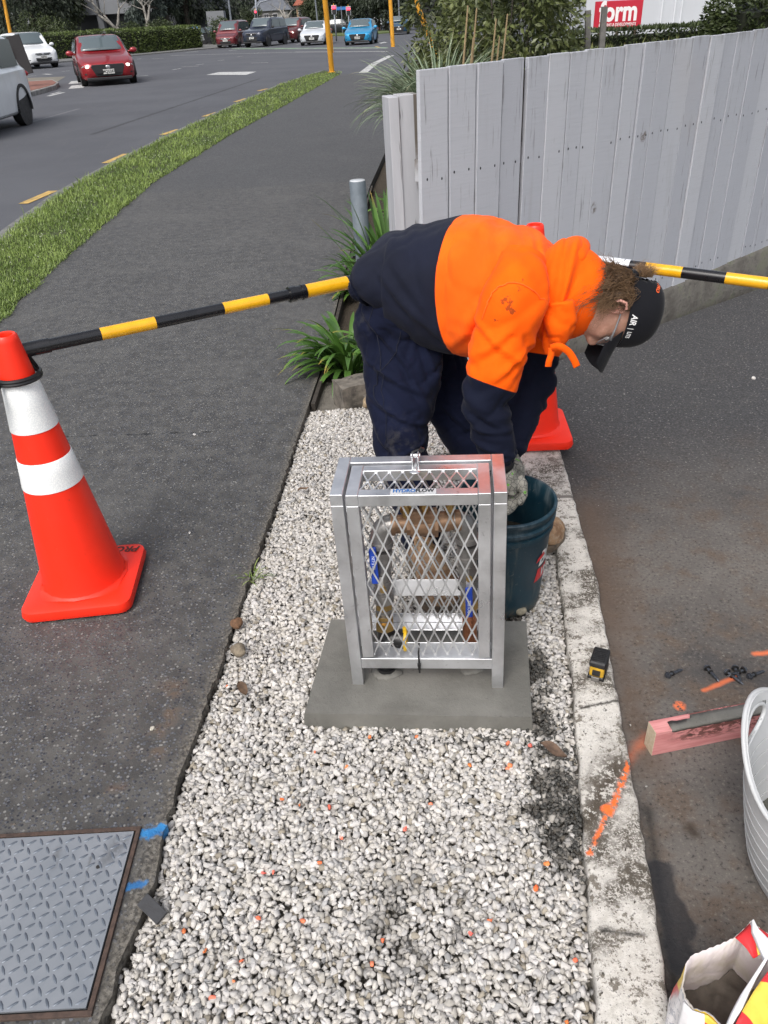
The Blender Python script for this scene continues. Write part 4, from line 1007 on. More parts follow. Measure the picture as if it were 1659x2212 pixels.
# left part of sack is mostly white
lf=t.ramp(wv.outputs[0],-.085,-.075); c=t.mix(lf,t.mix(t.ramp(t.noise(60,3,.5,2),.56,.60),wht,(.45,.45,.48)),c)
c=t.mix(t.ramp(n_,.6,.75,0,.35),c,(.35,.33,.30)); t.base(c); t.bump(t.noise(22,4,.6,1),.5,.006); SACK=t.m
ti=NT('sack_inside',0,.6); ti.base(ti.mix(ti.ramp(ti.noise(7,4,.6,.5),.42,.6),(.66,.60,.60),(.58,.53,.46))); ti.bump(ti.noise(18,4,.6,1),.6,.008)
e=empty('cement_sack',tuple(cen-Vector((0,0,cen.z-ZD))),0,'torn open red, yellow and white cement sack at the lower right corner','sack')
off=Vector(e.location)
def sh(l): return [tuple(Vector(p)-off) for p in l]
m=MB(); m.loft([sh(q) for q in outer],cap=False); m.add(sh(outer[0]),[tuple(range(n))[::-1]]); m.build('bag_skin',SACK,e,smooth=True)
m=MB(); m.loft([sh(outer[-1])]+[sh(q) for q in inner_],cap=False); m.build('bag_lining',ti.m,e,smooth=True)
m=MB(); base=sh(lay(.045,.97,.05)); 
vs=[];fs=[];NN=14
for k in range(NN+1):
    for i in range(n):
        p=Vector(base[i])*(k/NN); 
        pz=base[i][2]+.022*mnoise.noise(Vector((p.x*12,p.y*12,0)))+.012*mnoise.noise(Vector((p.x*45,p.y*45,4))); vs.append((p.x,p.y,pz))
for k in range(NN):
    for i in range(n): fs.append((k*n+i,(k+1)*n+i,(k+1)*n+(i+1)%n,k*n+(i+1)%n))
m.add(vs,fs); m.build('cement_powder',MAT('cement_powder',(.115,.098,.082),.95,var=.25,vs=40,bump=.5,bs=90),e,smooth=True)
# folded seam strip hanging over the opening
pp=[(0.6089,0.7318,0.225),(0.6112,0.7191,0.215),(0.6175,0.7002,0.215),(0.6183,0.6805,0.215),(0.5939,0.66,0.205),(0.5681,0.6377,0.2),(0.5447,0.6146,0.198),(0.5243,0.5919,0.196),(0.4972,0.5687,0.19)]
secs=[]
for i,p in enumerate(pp):
    p=Vector(p)-off; w=[.002,.008,.014,.018,.024,.028,.028,.028,.028][i]; d=Vector((.75,.5,0)).normalized() if i>2 else Vector((1,.2,0)).normalized(); z=.006*math.sin(i*1.7)
    secs.append([tuple(p-d*w+Vector((0,0,-.002))),tuple(p-d*w*.5+Vector((0,0,.006+z*.3))),tuple(p+Vector((0,0,.002))),tuple(p+d*w*.5+Vector((0,0,.007))),tuple(p+d*w*1.1+Vector((0,0,-.004))),tuple(p+Vector((0,0,-.006)))])
m=MB(); m.loft(secs); m.build('folded_seam',MAT('sack_seam_white',(.74,.74,.76),.55,var=.08,bump=.4,bs=60),e,smooth=True)

# printed flaps folded over the opening
sr=MAT('sack_red',(.66,.03,.035),.45,var=.12,bump=.4,bs=40,dirt=(.35,.05,.04),dlo=.6,dhi=.75,ds=20); sy_=MAT('sack_yellow',(.82,.58,.08),.45,var=.12,bump=.4,bs=40,dirt=(.35,.25,.06),dlo=.58,dhi=.72,ds=20)
def sheet(rowA,rowB,mats_,name,nn=8,bul=.012,parts=None):
    m=MB(); A_=[Vector(p)-off for p in rowA];B_=[Vector(p)-off for p in rowB]; K=len(A_)
    g=[]
    for j in range(nn+1):
        v=j/nn; row=[]
        for i in range((K-1)*4+1):
            t_=i/4; a=Vector(cr3(A_,t_)); b=Vector(cr3(B_,t_)); p=a.lerp(b,v); p.z+=bul*math.sin(PI*v)+.006*mnoise.noise(p*22)+.003*mnoise.noise(p*60); row.append(p)
        g.append(row)
    w=len(g[0]); vs=[tuple(p) for r in g for p in r]
    for j in range(nn):
        for i in range(w-1):
            u=(i+.5)/(w-1); m.mat(parts(u,(j+.5)/nn) if parts else 0); m.add([vs[j*w+i],vs[j*w+i+1],vs[(j+1)*w+i+1],vs[(j+1)*w+i]],[(0,1,2,3)])
    o=m.build(name,mats_,e,smooth=True)
    bm=bmesh.new(); bm.from_mesh(o.data); bmesh.ops.remove_doubles(bm,verts=bm.verts[:],dist=1e-5); bm.to_mesh(o.data); bm.free(); sm(o.data)
    so_=o.modifiers.new('s','SOLIDIFY'); so_.thickness=.0015; return o
def cr3(pts,t):
    n=len(pts);i=min(int(t),n-2);u=t-i
    return pts[i]*(1-u)+pts[i+1]*u
sheet([(0.5798,0.7202,0.195),(0.591,0.7259,0.2),(0.6032,0.7327,0.203),(0.6118,0.7355,0.215),(0.6214,0.7259,0.212),(0.6338,0.7124,0.21)],[(0.5962,0.6847,0.2),(0.5994,0.6846,0.2),(0.6018,0.6834,0.205),(0.6041,0.6839,0.21),(0.6163,0.6853,0.212),(0.6459,0.6894,0.21)],[sr,MAT('sack_seam_white',(.74,.74,.76),.55),sy_],'printed_flap',8,.004,lambda u,v:(2 if v>.62 else 1) if .56<u<.74 else 0)
sheet([(0.6158,0.663,0.212),(0.5946,0.6472,0.205),(0.572,0.6288,0.2),(0.5502,0.6093,0.198),(0.5311,0.5902,0.196),(0.5033,0.5617,0.19)],[(0.7097,0.6637,0.13),(0.6847,0.6245,0.12),(0.6576,0.5915,0.1),(0.6152,0.563,0.09),(0.5694,0.5423,0.08),(0.5203,0.5258,0.06)],[sr,sy_],'printed_flap',10,.03,lambda u,v: 1 if .27<u<.72 else 0)
sheet([(0.4611,0.633,0.172),(0.4693,0.6161,0.175),(0.4908,0.6056,0.18),(0.5089,0.5749,0.185),(0.521,0.5542,0.19)],[(0.4524,0.6182,0.12),(0.4608,0.5971,0.11),(0.4924,0.5719,0.1),(0.5198,0.5438,0.1),(0.5591,0.5288,0.1)],[MAT('sack_print_white',(.66,.65,.66),.55,var=.12,bump=.4,bs=40,dirt=(.35,.35,.36),dlo=.55,dhi=.65,ds=25),sr,sy_],'printed_flap',8,.012,lambda u,v:0 if u<.42 else (2 if v<.22 else 1))

# ================================================================ bending worker
from mathutils.bvhtree import BVHTree
def crease(p,f,amp,st=(1,1,1)):
    q=Vector((p.x*st[0],p.y*st[1],p.z*st[2])); q+=Vector((.06,.05,.04))*mnoise.noise(q*3); return -amp*.75*(1-abs(mnoise.noise(q*f)))**14+amp*.22*mnoise.noise(q*f*1.7)
def folds(L):
    L=[((a[0],a[2]),(b[0],b[2]),am,w,yl) for a,b,am,w,yl in L]
    def f(p):
        s=0
        for a,b,am,w,yl in L:
            if p.y>yl: continue
            dx=b[0]-a[0];dz=b[1]-a[1];L2=dx*dx+dz*dz; t=((p.x-a[0])*dx+(p.z-a[1])*dz)/L2; tc=min(1,max(0,t)); ex=p.x-a[0]-tc*dx; ez=p.z-a[1]-tc*dz
            d=math.hypot(ex,ez)
            if d>w*4: continue
            sd=(ex*dz-ez*dx)/math.sqrt(L2); fade=math.sin(PI*min(1,max(0,.12+.76*tc))); s+=am*fade*(math.exp(-(d/w)**2)-.8*math.exp(-((sd-1.5*w)/w)**2-((t-tc)*2)**2))
        return s
    return f
FT=folds([((0.4795,2.1,1.042),(0.4473,2.1,0.8452),.013,.010,2.3),((0.4534,2.1,1.061),(0.4042,2.1,0.9267),.010,.010,2.3),((0.2511,2.1,0.8565),(0.3258,2.1,0.9821),.012,.012,2.3),((0.2318,2.1,0.7895),(0.3022,2.1,0.9065),.012,.011,2.3),((0.0188,2.2,0.9836),(0.127,2.2,0.8429),.008,.011,2.35),((0.0532,2.2,1.02),(0.1813,2.2,0.8398),.006,.012,2.35),((0.0753,2.2,0.9143),(0.2289,2.2,0.7661),.008,.011,2.35),((0.1323,2.2,1.067),(0.1553,2.2,0.9098),.005,.014,2.35)])
FS=folds([((0.2764,2,0.8898),(0.393,2,0.7913),.011,.009,2.1),((0.259,2,0.7992),(0.3636,2,0.8848),.011,.009,2.1),((0.3175,2,0.7551),(0.4163,2,0.8298),.011,.009,2.1),((0.241,2,0.673),(0.3549,2,0.611),.008,.008,2.1),((0.2482,2,0.6176),(0.3753,2,0.6024),.007,.008,2.1),((0.2554,2,0.5727),(0.3784,2,0.5271),.007,.008,2.1),((0.2766,2,0.5104),(0.3797,2,0.4962),.006,.007,2.1),((0.4073,2,0.8822),(0.4514,2,0.7744),.010,.009,2.1)])
FL=folds([((-0.0296,2.2,0.8379),(0.0955,2.2,0.7007),.010,.010,2.5),((-0.0174,2.2,0.6925),(0.1503,2.2,0.6216),.010,.010,2.5),((-0.0297,2.2,0.6014),(0.1558,2.2,0.5185),.009,.010,2.5),((0.1267,2.2,0.8289),(0.2003,2.2,0.603),.009,.011,2.5),((-0.0037,2.2,0.404),(0.1552,2.2,0.4778),.008,.009,2.5),((0.0564,2.2,0.7762),(0.1779,2.2,0.5252),.008,.010,2.5),((0.2165,2.3,0.4745),(0.3413,2.3,0.3632),.008,.009,2.6),((-0.0069,2.2,0.4878),(0.1155,2.2,0.362),.008,.009,2.5)])
def cr(pts,t):
    """Catmull-Rom through list of tuples, t in 0..len-1"""
    n=len(pts);i=min(int(t),n-2);u=t-i
    p=[pts[max(0,min(n-1,i+k))] for k in(-1,0,1,2)]
    return [ .5*((2*b)+(-a+c)*u+(2*a-5*b+4*c-d)*u*u+(-a+3*b-3*c+d)*u**3) for a,b,c,d in zip(*p)]
def cloth(secs,ns,nr,lat,wr=None,power=2.2,cap=False):
    """secs: (x,y,z, r_normal, r_lateral); lat = lateral direction. returns MB"""
    lat=Vector(lat).normalized(); K=len(secs); rings=[]
    for i in range(ns+1):
        t=(K-1)*i/ns; s=cr(secs,t); a=cr(secs,max(0,t-.05)); b=cr(secs,min(K-1,t+.05))
        d=Vector([b[k]-a[k] for k in range(3)]); 
        if d.length<1e-6:d=Vector((1,0,0))
        d.normalize(); l=(lat-d*lat.dot(d)).normalized(); nn=l.cross(d).normalized()
        c=Vector(s[:3]); ring=[]
        for j in range(nr):
            an=2*PI*j/nr; ca,sa=math.cos(an),math.sin(an); e=2/power
            o=nn*(math.copysign(abs(ca)**e,ca)*s[3])+l*(math.copysign(abs(sa)**e,sa)*s[4])
            p=c+o
            if wr: p=p+o.normalized()*wr(p,t/(K-1),an)
            ring.append(tuple(p))
        rings.append(ring)
    return MB().loft(rings,cap=cap)
def fab(name,base,base2=None,rough=.85,split=None,dirt=None,sheen=.05,extra=None):
    t=NT(name,0,rough,.15); a=t.noise(6,4,.6); w=t.noise(700,2,.5); lint=t.noise(180,3,.7)
    c=t.mix(t.ramp(a,.3,.7),tuple(x*.85 for x in base),tuple(min(1,x*1.12) for x in base))
    if split:
        nrm,k=split; dd=t.vm('DOT_PRODUCT',t.co,Vector(nrm),out=1); c2=t.mix(t.ramp(a,.3,.7),tuple(x*.85 for x in base2),tuple(x*1.12 for x in base2)); m=t.ramp(dd,k-.0015,k+.0015); c=t.mix(m,c,c2)
    if extra: c=extra(t,c)
    t.base(c); t.b.inputs['Sheen Weight'].default_value=sheen; t.b.inputs['Sheen Roughness'].default_value=.4
    t.bump(t.math('ADD',w,t.math('MULTIPLY',lint,.5)),.25,.0015); return t.m
NAVY=(.0048,.0068,.018); ORANGE=(1.0,.155,.002)
t0=None
def smudge(t,c):
    b=t.noise(40,5,.7)
    m=None
    for p,r in (((0.3582,1.95,0.9577),.018),((0.3825,1.96,0.9857),.016),((0.3233,1.95,0.9292),.010),((0.3429,1.9,0.7421),.010)):
        d=t.vm('LENGTH',t.vm('SUBTRACT',t.co,Vector(p)),out=1); q=t.ramp(t.math('ADD',d,t.math('MULTIPLY',t.math('SUBTRACT',b,.5),.16)),r*.3,r*.3+.006,1,0); m=q if m is None else t.math('MAXIMUM',m,q)
    return t.mix(t.math('MULTIPLY',m,.75),c,(.16,.035,.01))
def mudleg(t,c):
    b=t.noise(18,6,.7); m=None
    for p,r in (((0.0626,2.12,0.4759),.05),((0.0449,2.12,0.5721),.03),((-0.0238,2.3,0.8029),.03)):
        d=t.vm('LENGTH',t.vm('SUBTRACT',t.co,Vector(p)),out=1); q=t.ramp(t.math('ADD',d,t.math('MULTIPLY',t.math('SUBTRACT',b,.5),.25)),r,r+.03,1,0); m=q if m is None else t.math('MAXIMUM',m,q)
    return t.mix(t.math('MULTIPLY',m,t.ramp(b,.45,.7,0,.45)),c,(.10,.095,.085))
W_=lambda p,s,o=0:mnoise.noise(Vector((p.x*s+o,p.y*s,p.z*s)))
PER=empty('person',(0.25,2.25,0),0,'person bending over in orange and navy hooded sweatshirt, navy trousers and black cap','person')
def pbuild(mb,name,mat,parent=PER,smooth=True,angle=None,bevel=0):
    # keep world coordinates: the parent sits at PLOC
    o=mb.build(name,mat,parent,smooth=smooth,angle=angle,bevel=bevel); o.matrix_parent_inverse=Matrix.Translation((-.25,-2.25,0)); return o
lat=(-.42,-.90,.08)
# ---- head frame
hu=Vector((.965,-.06,-.20)).normalized(); hf=Vector((-.22,-.16,-.95)); hf=(hf-hu*hf.dot(hu)).normalized(); hr=hf.cross(hu).normalized()
HC=Vector((0.6726,2.13,0.8692))
HM=Matrix(((hr.x,hf.x,hu.x,HC.x),(hr.y,hf.y,hu.y,HC.y),(hr.z,hf.z,hu.z,HC.z),(0,0,0,1)))
def headmb():
    mb=MB(); mb.ell((0,0,0),(1,1,1),72,56); out=[]
    g=lambda p,c,s,a:a*math.exp(-sum(((p[i]-c[i])/s[i])**2 for i in range(3)))
    for v in mb.v:
        x,y,z=v; 
        w=.076*(1 if z>-.1 else 1-.30*((-z-.1)/.9)**1.3); dpt=.097 if y<0 else .092
        px=x*w; py=y*dpt; pz=z*.118
        if z<-.2 and y>0: py*=1-.06*(-z-.2)
        if z<-.3 and y<0: py*=1-.45*(-z-.3)
        n=Vector((x,y,z)).normalized(); d=0
        q=(px,py,pz)
        d+=g(q,(0,.100,-.028),(.011,.03,.018),.022)+g(q,(0,.095,-.004),(.009,.03,.024),.010)   # nose
        d+=g(q,(0,.092,-.062),(.022,.03,.008),.008)-g(q,(0,.095,-.0645),(.022,.03,.002),.004)    # mouth
        d+=g(q,(0,.085,-.098),(.022,.03,.014),.010)       # chin
        d+=g(q,(0,.09,.026),(.05,.03,.009),.006)          # brow
        for s in(-1,1):
            d-=g(q,(s*.030,.088,.004),(.014,.03,.011),.012); d+=g(q,(s*.045,.062,-.020),(.020,.03,.016),.006)
            d+=g(q,(s*.058,.0,-.066),(.02,.04,.02),.004); d+=g(q,(s*.011,.102,-.036),(.007,.02,.007),.006)
        out.append(Vector(q)+n*d)
    mb.v=[tuple(HM@p) for p in out]; return mb
# ---- body under the clothes: one continuous surface
body=headmb()
N0=HM@Vector((0,-.030,-.085)); 
def T(pts,rad,n=18): body.tube(pts,rad,n)
neckb=Vector((0.5313,2.18,0.9188))
body.tube([HM@Vector((0,-.02,-.03)),N0,neckb],[.058,.056,.066],24)
wst=Vector((0.0676,2.42,0.8317));mid_=Vector((0.2161,2.35,0.8956));che=Vector((0.3658,2.27,0.9313));shc=Vector((0.4591,2.22,0.9243))
body.tube([wst+Vector((.0,.0,-.03)),wst,mid_,che,shc,neckb],[(.10,.07),(.11,.08),(.13,.09),(.14,.09),(.12,.07),(.05,.05)],28)
shR=Vector((0.3839,2.06,0.9403));elR=Vector((0.3015,1.98,0.6643));wrR=Vector((0.348,1.945,0.4851));haR=Vector((0.373,1.95,0.4227))
shL=Vector((0.5253,2.4,0.8708));elL=Vector((0.5006,2.3,0.5886));wrL=Vector((0.404,2.14,0.4024));haL=Vector((0.3995,2.06,0.3976))
T([shc,shR,elR,wrR,haR],[.07,.062,.045,.032,.030]);T([shc,shL,elL,wrL,haL],[.07,.062,.045,.032,.030])
hipR=Vector((0.0612,2.33,0.7652));knR=Vector((0.0682,2.2,0.4832));anR=Vector((.125,2.15,.09))
hipL=Vector((0.1529,2.52,0.7163));knL=Vector((0.309,2.42,0.3569));anL=Vector((.455,2.33,.09))
T([wst+Vector((.04,0,0)),hipR+Vector((.02,0,0)),knR,anR,anR+Vector((.01,-.07,-.03)),anR+Vector((.025,-.17,-.05))],[.075,.075,.055,.040,.038,.028]);T([wst+Vector((.05,0,0)),hipL+Vector((.02,0,0)),knL,anL,anL+Vector((.06,-.04,-.03)),anL+Vector((.15,-.10,-.05))],[.075,.075,.055,.040,.038,.028])
SK=NT('skin',0,.5); a=SK.noise(60,4,.6); b=SK.noise(400,2,.5); dd=SK.vm('LENGTH',SK.vm('SUBTRACT',SK.co,HM@Vector((.05,.03,-.075))),out=1)
c=SK.mix(SK.ramp(a,.35,.7),(.46,.245,.175),(.56,.32,.24)); c=SK.mix(SK.math('MULTIPLY',SK.ramp(dd,.035,.06,1,0),SK.ramp(b,.40,.55,0,.55)),c,(.22,.14,.10)); SK.base(c); SK.b.inputs['Subsurface Weight'].default_value=.12; SK.b.inputs['Subsurface Scale'].default_value=.01; SK.b.inputs['Subsurface Radius'].default_value=(1,.35,.2); SK.bump(b,.15,.001)
# fingers continue inside the gloves
def fingers(mb,hand,dirn,side,pal,rad=.0085,L=.078,curl=.8,grow=0):
    """dirn finger direction, side across palm (towards the little finger), pal palm normal"""
    dirn=Vector(dirn).normalized();side=(Vector(side)-dirn*Vector(side).dot(dirn)).normalized();pal=side.cross(dirn) if pal is None else Vector(pal).normalized()
    for k,(o,l) in enumerate(((-.030,.92),(-.010,1.0),(.010,.96),(.029,.78))):
        p=hand+side*o+dirn*.035; pts=[p-dirn*.03,p]; a=0
        for s in(.44,.30,.26): a+=curl*.55; pts.append(pts[-1]+(dirn*math.cos(a)+pal*math.sin(a))*L*l*s)
        mb.tube(pts,[rad+grow,rad*1.05+grow,rad+grow,rad*.92+grow,rad*.8+grow],10); mb.ell(pts[-1],(rad*.8+grow,)*3,10,6)
    p=hand-side*.030-dirn*.015
    pts=[p,p-side*.022+dirn*.015+pal*.012,p-side*.032+dirn*.045+pal*.025,p-side*.030+dirn*.066+pal*.036]
    mb.tube(pts,[.012+grow,.0115+grow,.010+grow,.008+grow],10); mb.ell(pts[-1],(.008+grow,)*3,10,6)
hdR=(haR-wrR).normalized(); fdR=Vector((.05,-.10,-1)); fdL=Vector((.12,-.25,-.95))
fingers(body,haR,fdR,(-.9,.35,0),(-.3,-.2,0)); fingers(body,haL,fdL,(.9,.35,0),(-.2,-.3,0))
bo=addobj('body',body.mesh('body',SK.m)); bo.location=(0,0,0)
remesh(bo,.0042,3,.5); baked(bo); sm(bo.data); bo.parent=PER; bo.matrix_parent_inverse=Matrix.Translation((-.25,-2.25,0)); bo['label']='bent over body with head hanging face down'
# ear
m=MB()
E0=HM@Vector((.074,-.012,-.012))
def hp(x,y,z): return HM@Vector((x,y,z))
pts=[hp(.078,-.002,-.030),hp(.083,.002,-.012),hp(.086,-.002,.008),hp(.088,-.014,.018),hp(.090,-.027,.012),hp(.089,-.031,-.004),hp(.085,-.024,-.022),hp(.081,-.012,-.036),hp(.078,-.004,-.034)]
m.tube(pts,[.004,.0038,.004,.0045,.005,.005,.0045,.005,.004],10); m.ell((0,0,0),(.004,.016,.024),14,10,M=HM@Matrix.Translation((.078,-.013,-.008))@Euler((0,.15,0)).to_matrix().to_4x4()); 
m.ell((0,0,0),(.0045,.007,.009),10,8,M=HM@Matrix.Translation((.082,-.004,-.030)))
EARM=MAT('ear_skin',(.60,.30,.24),.5,var=.12)
pbuild(m,'ear',EARM)
m=MB()
for s in(-1,1):
    m.ell((0,0,0),(.012,.010,.011),14,10,M=HM@Matrix.Translation((s*.030,.076,.004)))
    mm=MB()
pbuild(m,'eye',MAT('eye_white',(.6,.58,.55),.25,var=0)) if False else None
for s in(-1,1):
    m=MB(); m.ell((0,0,0),(.012,.0125,.0115),14,10,M=HM@Matrix.Translation((s*.030,.0745,.004))); m.mat(1).ell((0,0,0),(.005,.003,.005),12,8,M=HM@Matrix.Translation((s*.030,.0862,.004)))
    pbuild(m,'eye',[MAT('eye_white',(.6,.58,.55),.25,var=0),MAT('iris',(.05,.035,.02),.2,var=0)])
# ---- trousers
tr=MB()
def ell_sec(secs,lat_,ns=24,nr=40,pw=2.1):
    q=cloth(secs,ns,nr,lat_,None,pw,True); tr.add(q.v,q.f)
S=lambda p,a,b:(p[0],p[1],p[2],a,b)
ell_sec([S((0.2434,2.34,0.8398),.11,.16),S((0.1597,2.37,0.835),.130,.178),S((0.0837,2.41,0.8011),.120,.178),S((0.0714,2.42,0.7012),.115,.168),S((0.0834,2.42,0.612),.06,.11)],lat)
ell_sec([S((0.0757,2.36,0.8062),.11,.10),S((0.0857,2.33,0.7184),.135,.105),S((0.0834,2.28,0.6378),.128,.10),S((0.072,2.23,0.5496),.108,.092),S((0.0673,2.2,0.4584),.088,.084),S((0.0783,2.19,0.3527),.082,.08),S((.105,2.18,.24),.080,.076),S((.118,2.165,.155),.074,.070),S((.123,2.150,.105),.070,.066),S((.126,2.143,.070),.064,.060)],lat)
ell_sec([S((0.1443,2.5,0.7396),.11,.10),S((0.1811,2.5,0.6241),.125,.10),S((0.24,2.46,0.4843),.105,.092),S((0.2977,2.42,0.3485),.085,.082),S((.345,2.40,.27),.080,.078),S((.41,2.365,.15),.076,.072),S((.43,2.355,.105),.064,.060)],lat)
def wrink_leg(co):
    p=co
    w=.005*W_(p,9)+.002*W_(p,22,3)+crease(p,6,.011,(1.3,1.3,.8))+crease(p,14,.006,(1,1,1.5))+FL(p)
    # diagonal drapes behind the knee and at the crotch
    k=math.exp(-((p.z-.45)/.10)**2); w+=.007*k*math.sin(70*(p.z*.9+p.x*.5)+5*W_(p,6))*.6
    k=math.exp(-((p.z-.72)/.10)**2); w+=.005*k*math.sin(55*(p.z*.6-p.x*.9)+5*W_(p,5))
    k=math.exp(-((p.z-.16)/.07)**2); w+=.008*k*math.sin(90*p.z+6*W_(p,8))
    return w
TR=addobj('trousers',tr.mesh('trousers',fab('navy_cotton',(.0060,.0085,.024),rough=.92,sheen=.04,extra=mudleg)))
remesh(TR,.0065,6,.5); baked(TR)
def wrinkle(o,fn):
    o.data.update(); nn=[v.normal.copy() for v in o.data.vertices]
    for v,n in zip(o.data.vertices,nn): v.co=v.co+n*fn(v.co)
    o.data.update(); sm(o.data)
wrinkle(TR,wrink_leg); TR.parent=PER; TR.matrix_parent_inverse=Matrix.Translation((-.25,-2.25,0))
def bvh(o):
    return BVHTree.FromPolygons([v.co[:] for v in o.data.vertices],[tuple(p.vertices) for p in o.data.polygons])
def seam(bv,pts,name,mat,parent,r=.0022,sub=8,lift=.001):
    out=[]
    for i in range((len(pts)-1)*sub+1):
        q=Vector(cr([tuple(p) for p in pts],i/sub)); loc,n,_,_=bv.find_nearest(q)
        if n.dot(Vector((0,0,1.6))-loc)<0:n=-n
        out.append(loc+n*lift)
    m=MB().tube(out,r,6); o=m.build(name,mat,parent,smooth=True); o.matrix_parent_inverse=Matrix.Identity(4); return o
SEAM=MAT('seam_navy',(.006,.008,.018),.9,var=.1)
bvT=bvh(TR)
seam(bvT,[(-0.0047,2.28,0.894),(0.0711,2.2,0.8011),(0.0552,2.2,0.7473),(0.0226,2.2,0.705),(-0.0123,2.2,0.6831)][1:],'pocket_seam',SEAM,TR,.0013)
seam(bvT,[(-0.0047,2.25,0.9033),(-0.0178,2.25,0.8199),(-0.0141,2.2,0.7514),(-0.0044,2.15,0.6378),(-0.0011,2.1,0.5065),(0.0064,2.1,0.4249)],'side_seam',SEAM,TR,.0010)
seam(bvT,[(-0.0225,2.2,0.6777),(-0.0217,2.2,0.6165),(0.0016,2.15,0.5915)],'pocket_seam',SEAM,TR,.0014)
# ---- hoodie
def wr_t(p,t,an):
    w=.006*W_(p,7)+.003*W_(p,16,2)+crease(p,6,.0075,(.6,1,1.6))+crease(p,13,.0035)+FT(p)
    k=math.exp(-((t-.20)/.12)**2); w+=.006*k*math.sin(60*(p.x+.5*p.z)+6*W_(p,5))
    k=math.exp(-((t-.0)/.07)**2); w-=.012*k
    k=math.exp(-((t-.80)/.12)**2); w+=.005*k*math.sin(75*(p.x-.6*p.z)+6*W_(p,6))
    return w
tors=[S((-0.0027,2.42,0.8916),.050,.160),S((0.0299,2.41,0.91),.100,.185),S((0.0815,2.4,0.9128),.135,.198),S((0.1472,2.375,0.9078),.165,.205),S((0.2227,2.345,0.8981),.194,.212),S((0.3032,2.31,0.8955),.206,.220),S((0.3693,2.27,0.9065),.192,.228),S((0.4285,2.235,0.919),.150,.218),S((0.4825,2.2,0.9156),.112,.165),S((0.5225,2.18,0.9113),.085,.11)]
ax=Vector((.93,-.36,-.02))
pb=Vector((0.2024,2.2,0.9604))
kk=ax.dot(pb)
def torso_split(t,c): return c
tm=NT('hoodie_body',0,.85,.25); a=tm.noise(6,4,.6); w_=tm.noise(700,2,.5); 
dd=tm.vm('DOT_PRODUCT',tm.co,ax,out=1); sx=tm.node('ShaderNodeSeparateXYZ'); tm.l(tm.co,sx.inputs[0])
zc=tm.math('SUBTRACT',sx.outputs[2],.93); dd=tm.math('SUBTRACT',dd,tm.math('MULTIPLY',tm.math('MULTIPLY',zc,zc),.6)); dd=tm.math('ADD',dd,tm.math('MULTIPLY',zc,.08)) ; 
mk=tm.ramp(dd,kk-.0015,kk+.0015)
nv=tm.mix(tm.ramp(a,.3,.7),tuple(x*.85 for x in NAVY),tuple(x*1.25 for x in NAVY)); og=tm.mix(tm.ramp(a,.3,.7),(1.0,.105,.001),(1.0,.14,.003))
c=tm.mix(mk,nv,og); c=tm.mix(tm.math('MULTIPLY',tm.ramp(dd,kk-.006,kk-.004),tm.ramp(dd,kk-.002,kk-.004)),c,(.003,.004,.010))
c=smudge(tm,c); tm.base(c); tm.b.inputs['Sheen Weight'].default_value=.04; tm.bump(tm.math('ADD',w_,tm.math('MULTIPLY',tm.noise(30,4,.6),.8)),.25,.002)
HB=pbuild(cloth(tors,120,96,lat,wr_t,2.25),'hoodie_body',tm.m)
# waistband hem ribbing
m=cloth([S((-0.0087,2.422,0.8884),.046,.150),S((-0.0027,2.42,0.8916),.056,.164),S((0.0062,2.418,0.896),.070,.172),S((0.0151,2.415,0.9007),.082,.178)],14,96,lat,lambda p,t,an:.0015*math.sin(an*60)+.004*W_(p,8),2.2); pbuild(m,'hem_band',fab('navy_rib',NAVY,rough=.9))
def sleeve(sh,el,wr_,r,name,kcut,top):
    d1=(el-sh).normalized(); 
    secs=[S(sh-d1*.05+top,r[0]*.72,r[0]*.72),S(sh,r[0],r[0]*1.02),S(sh.lerp(el,.35),r[1],r[1]),S(sh.lerp(el,.72),r[2],r[2]),S(el,r[3],r[3]),S(el.lerp(wr_,.35),r[3]*.95,r[3]*.95),S(el.lerp(wr_,.75),r[4]*1.08,r[4]*1.08),S(wr_-(wr_-el).normalized()*.02,r[4]*.96,r[4]*.96),S(wr_,r[5],r[5])]
    def wr(p,t,an):
        w=.004*W_(p,9)+.002*W_(p,20,4)+crease(p,8,.008,(1,1,.8))+crease(p,17,.004,(1,1,1.6))+FS(p)
        k=math.exp(-((t-.52)/.13)**2); w+=.007*k*math.sin(95*(p.z+.4*p.x)+5*W_(p,8))
        k=math.exp(-((t-.88)/.08)**2); w+=.006*k*math.sin(120*p.z+5*W_(p,10))
        k=math.exp(-((t-.12)/.10)**2); w+=.004*k*math.sin(60*(p.x*.9-p.z*.5)+5*W_(p,6))
        return w
    cut=sh.lerp(el,kcut); nrm=-(d1+Vector((-.12,0,.0))).normalized()
    mt=fab(name+'_mat',NAVY,(1.0,.118,.002),split=(nrm,nrm.dot(cut)),extra=smudge,sheen=.04)
    m=cloth(secs,110,56,(0.1,-1,0),wr,2.1); return pbuild(m,'sleeve',mt)
SLR=sleeve(shR,elR,wrR,(.092,.086,.078,.064,.050,.034),'sleeve_near',.80,Vector((.02,.08,.02)))
SLL=sleeve(shL,elL,wrL,(.090,.084,.076,.070,.052,.034),'sleeve_far',.72,Vector((.02,-.06,.02)))
# sleeve seam ridge around the shoulder
ORS=MAT('seam_orange',(1.0,.12,.002),.8,var=.05)
bvS=BVHTree.FromPolygons([v.co[:] for v in SLR.data.vertices],[tuple(p.vertices) for p in SLR.data.polygons])
seam(bvS,[(0.2612,1.98,0.9102),(0.2711,1.97,0.9624),(0.3078,1.98,0.9935),(0.3613,1.98,1.005),(0.4188,1.99,0.9722),(0.4555,2.02,0.9109)],'shoulder_seam',ORS,SLR,.0022)
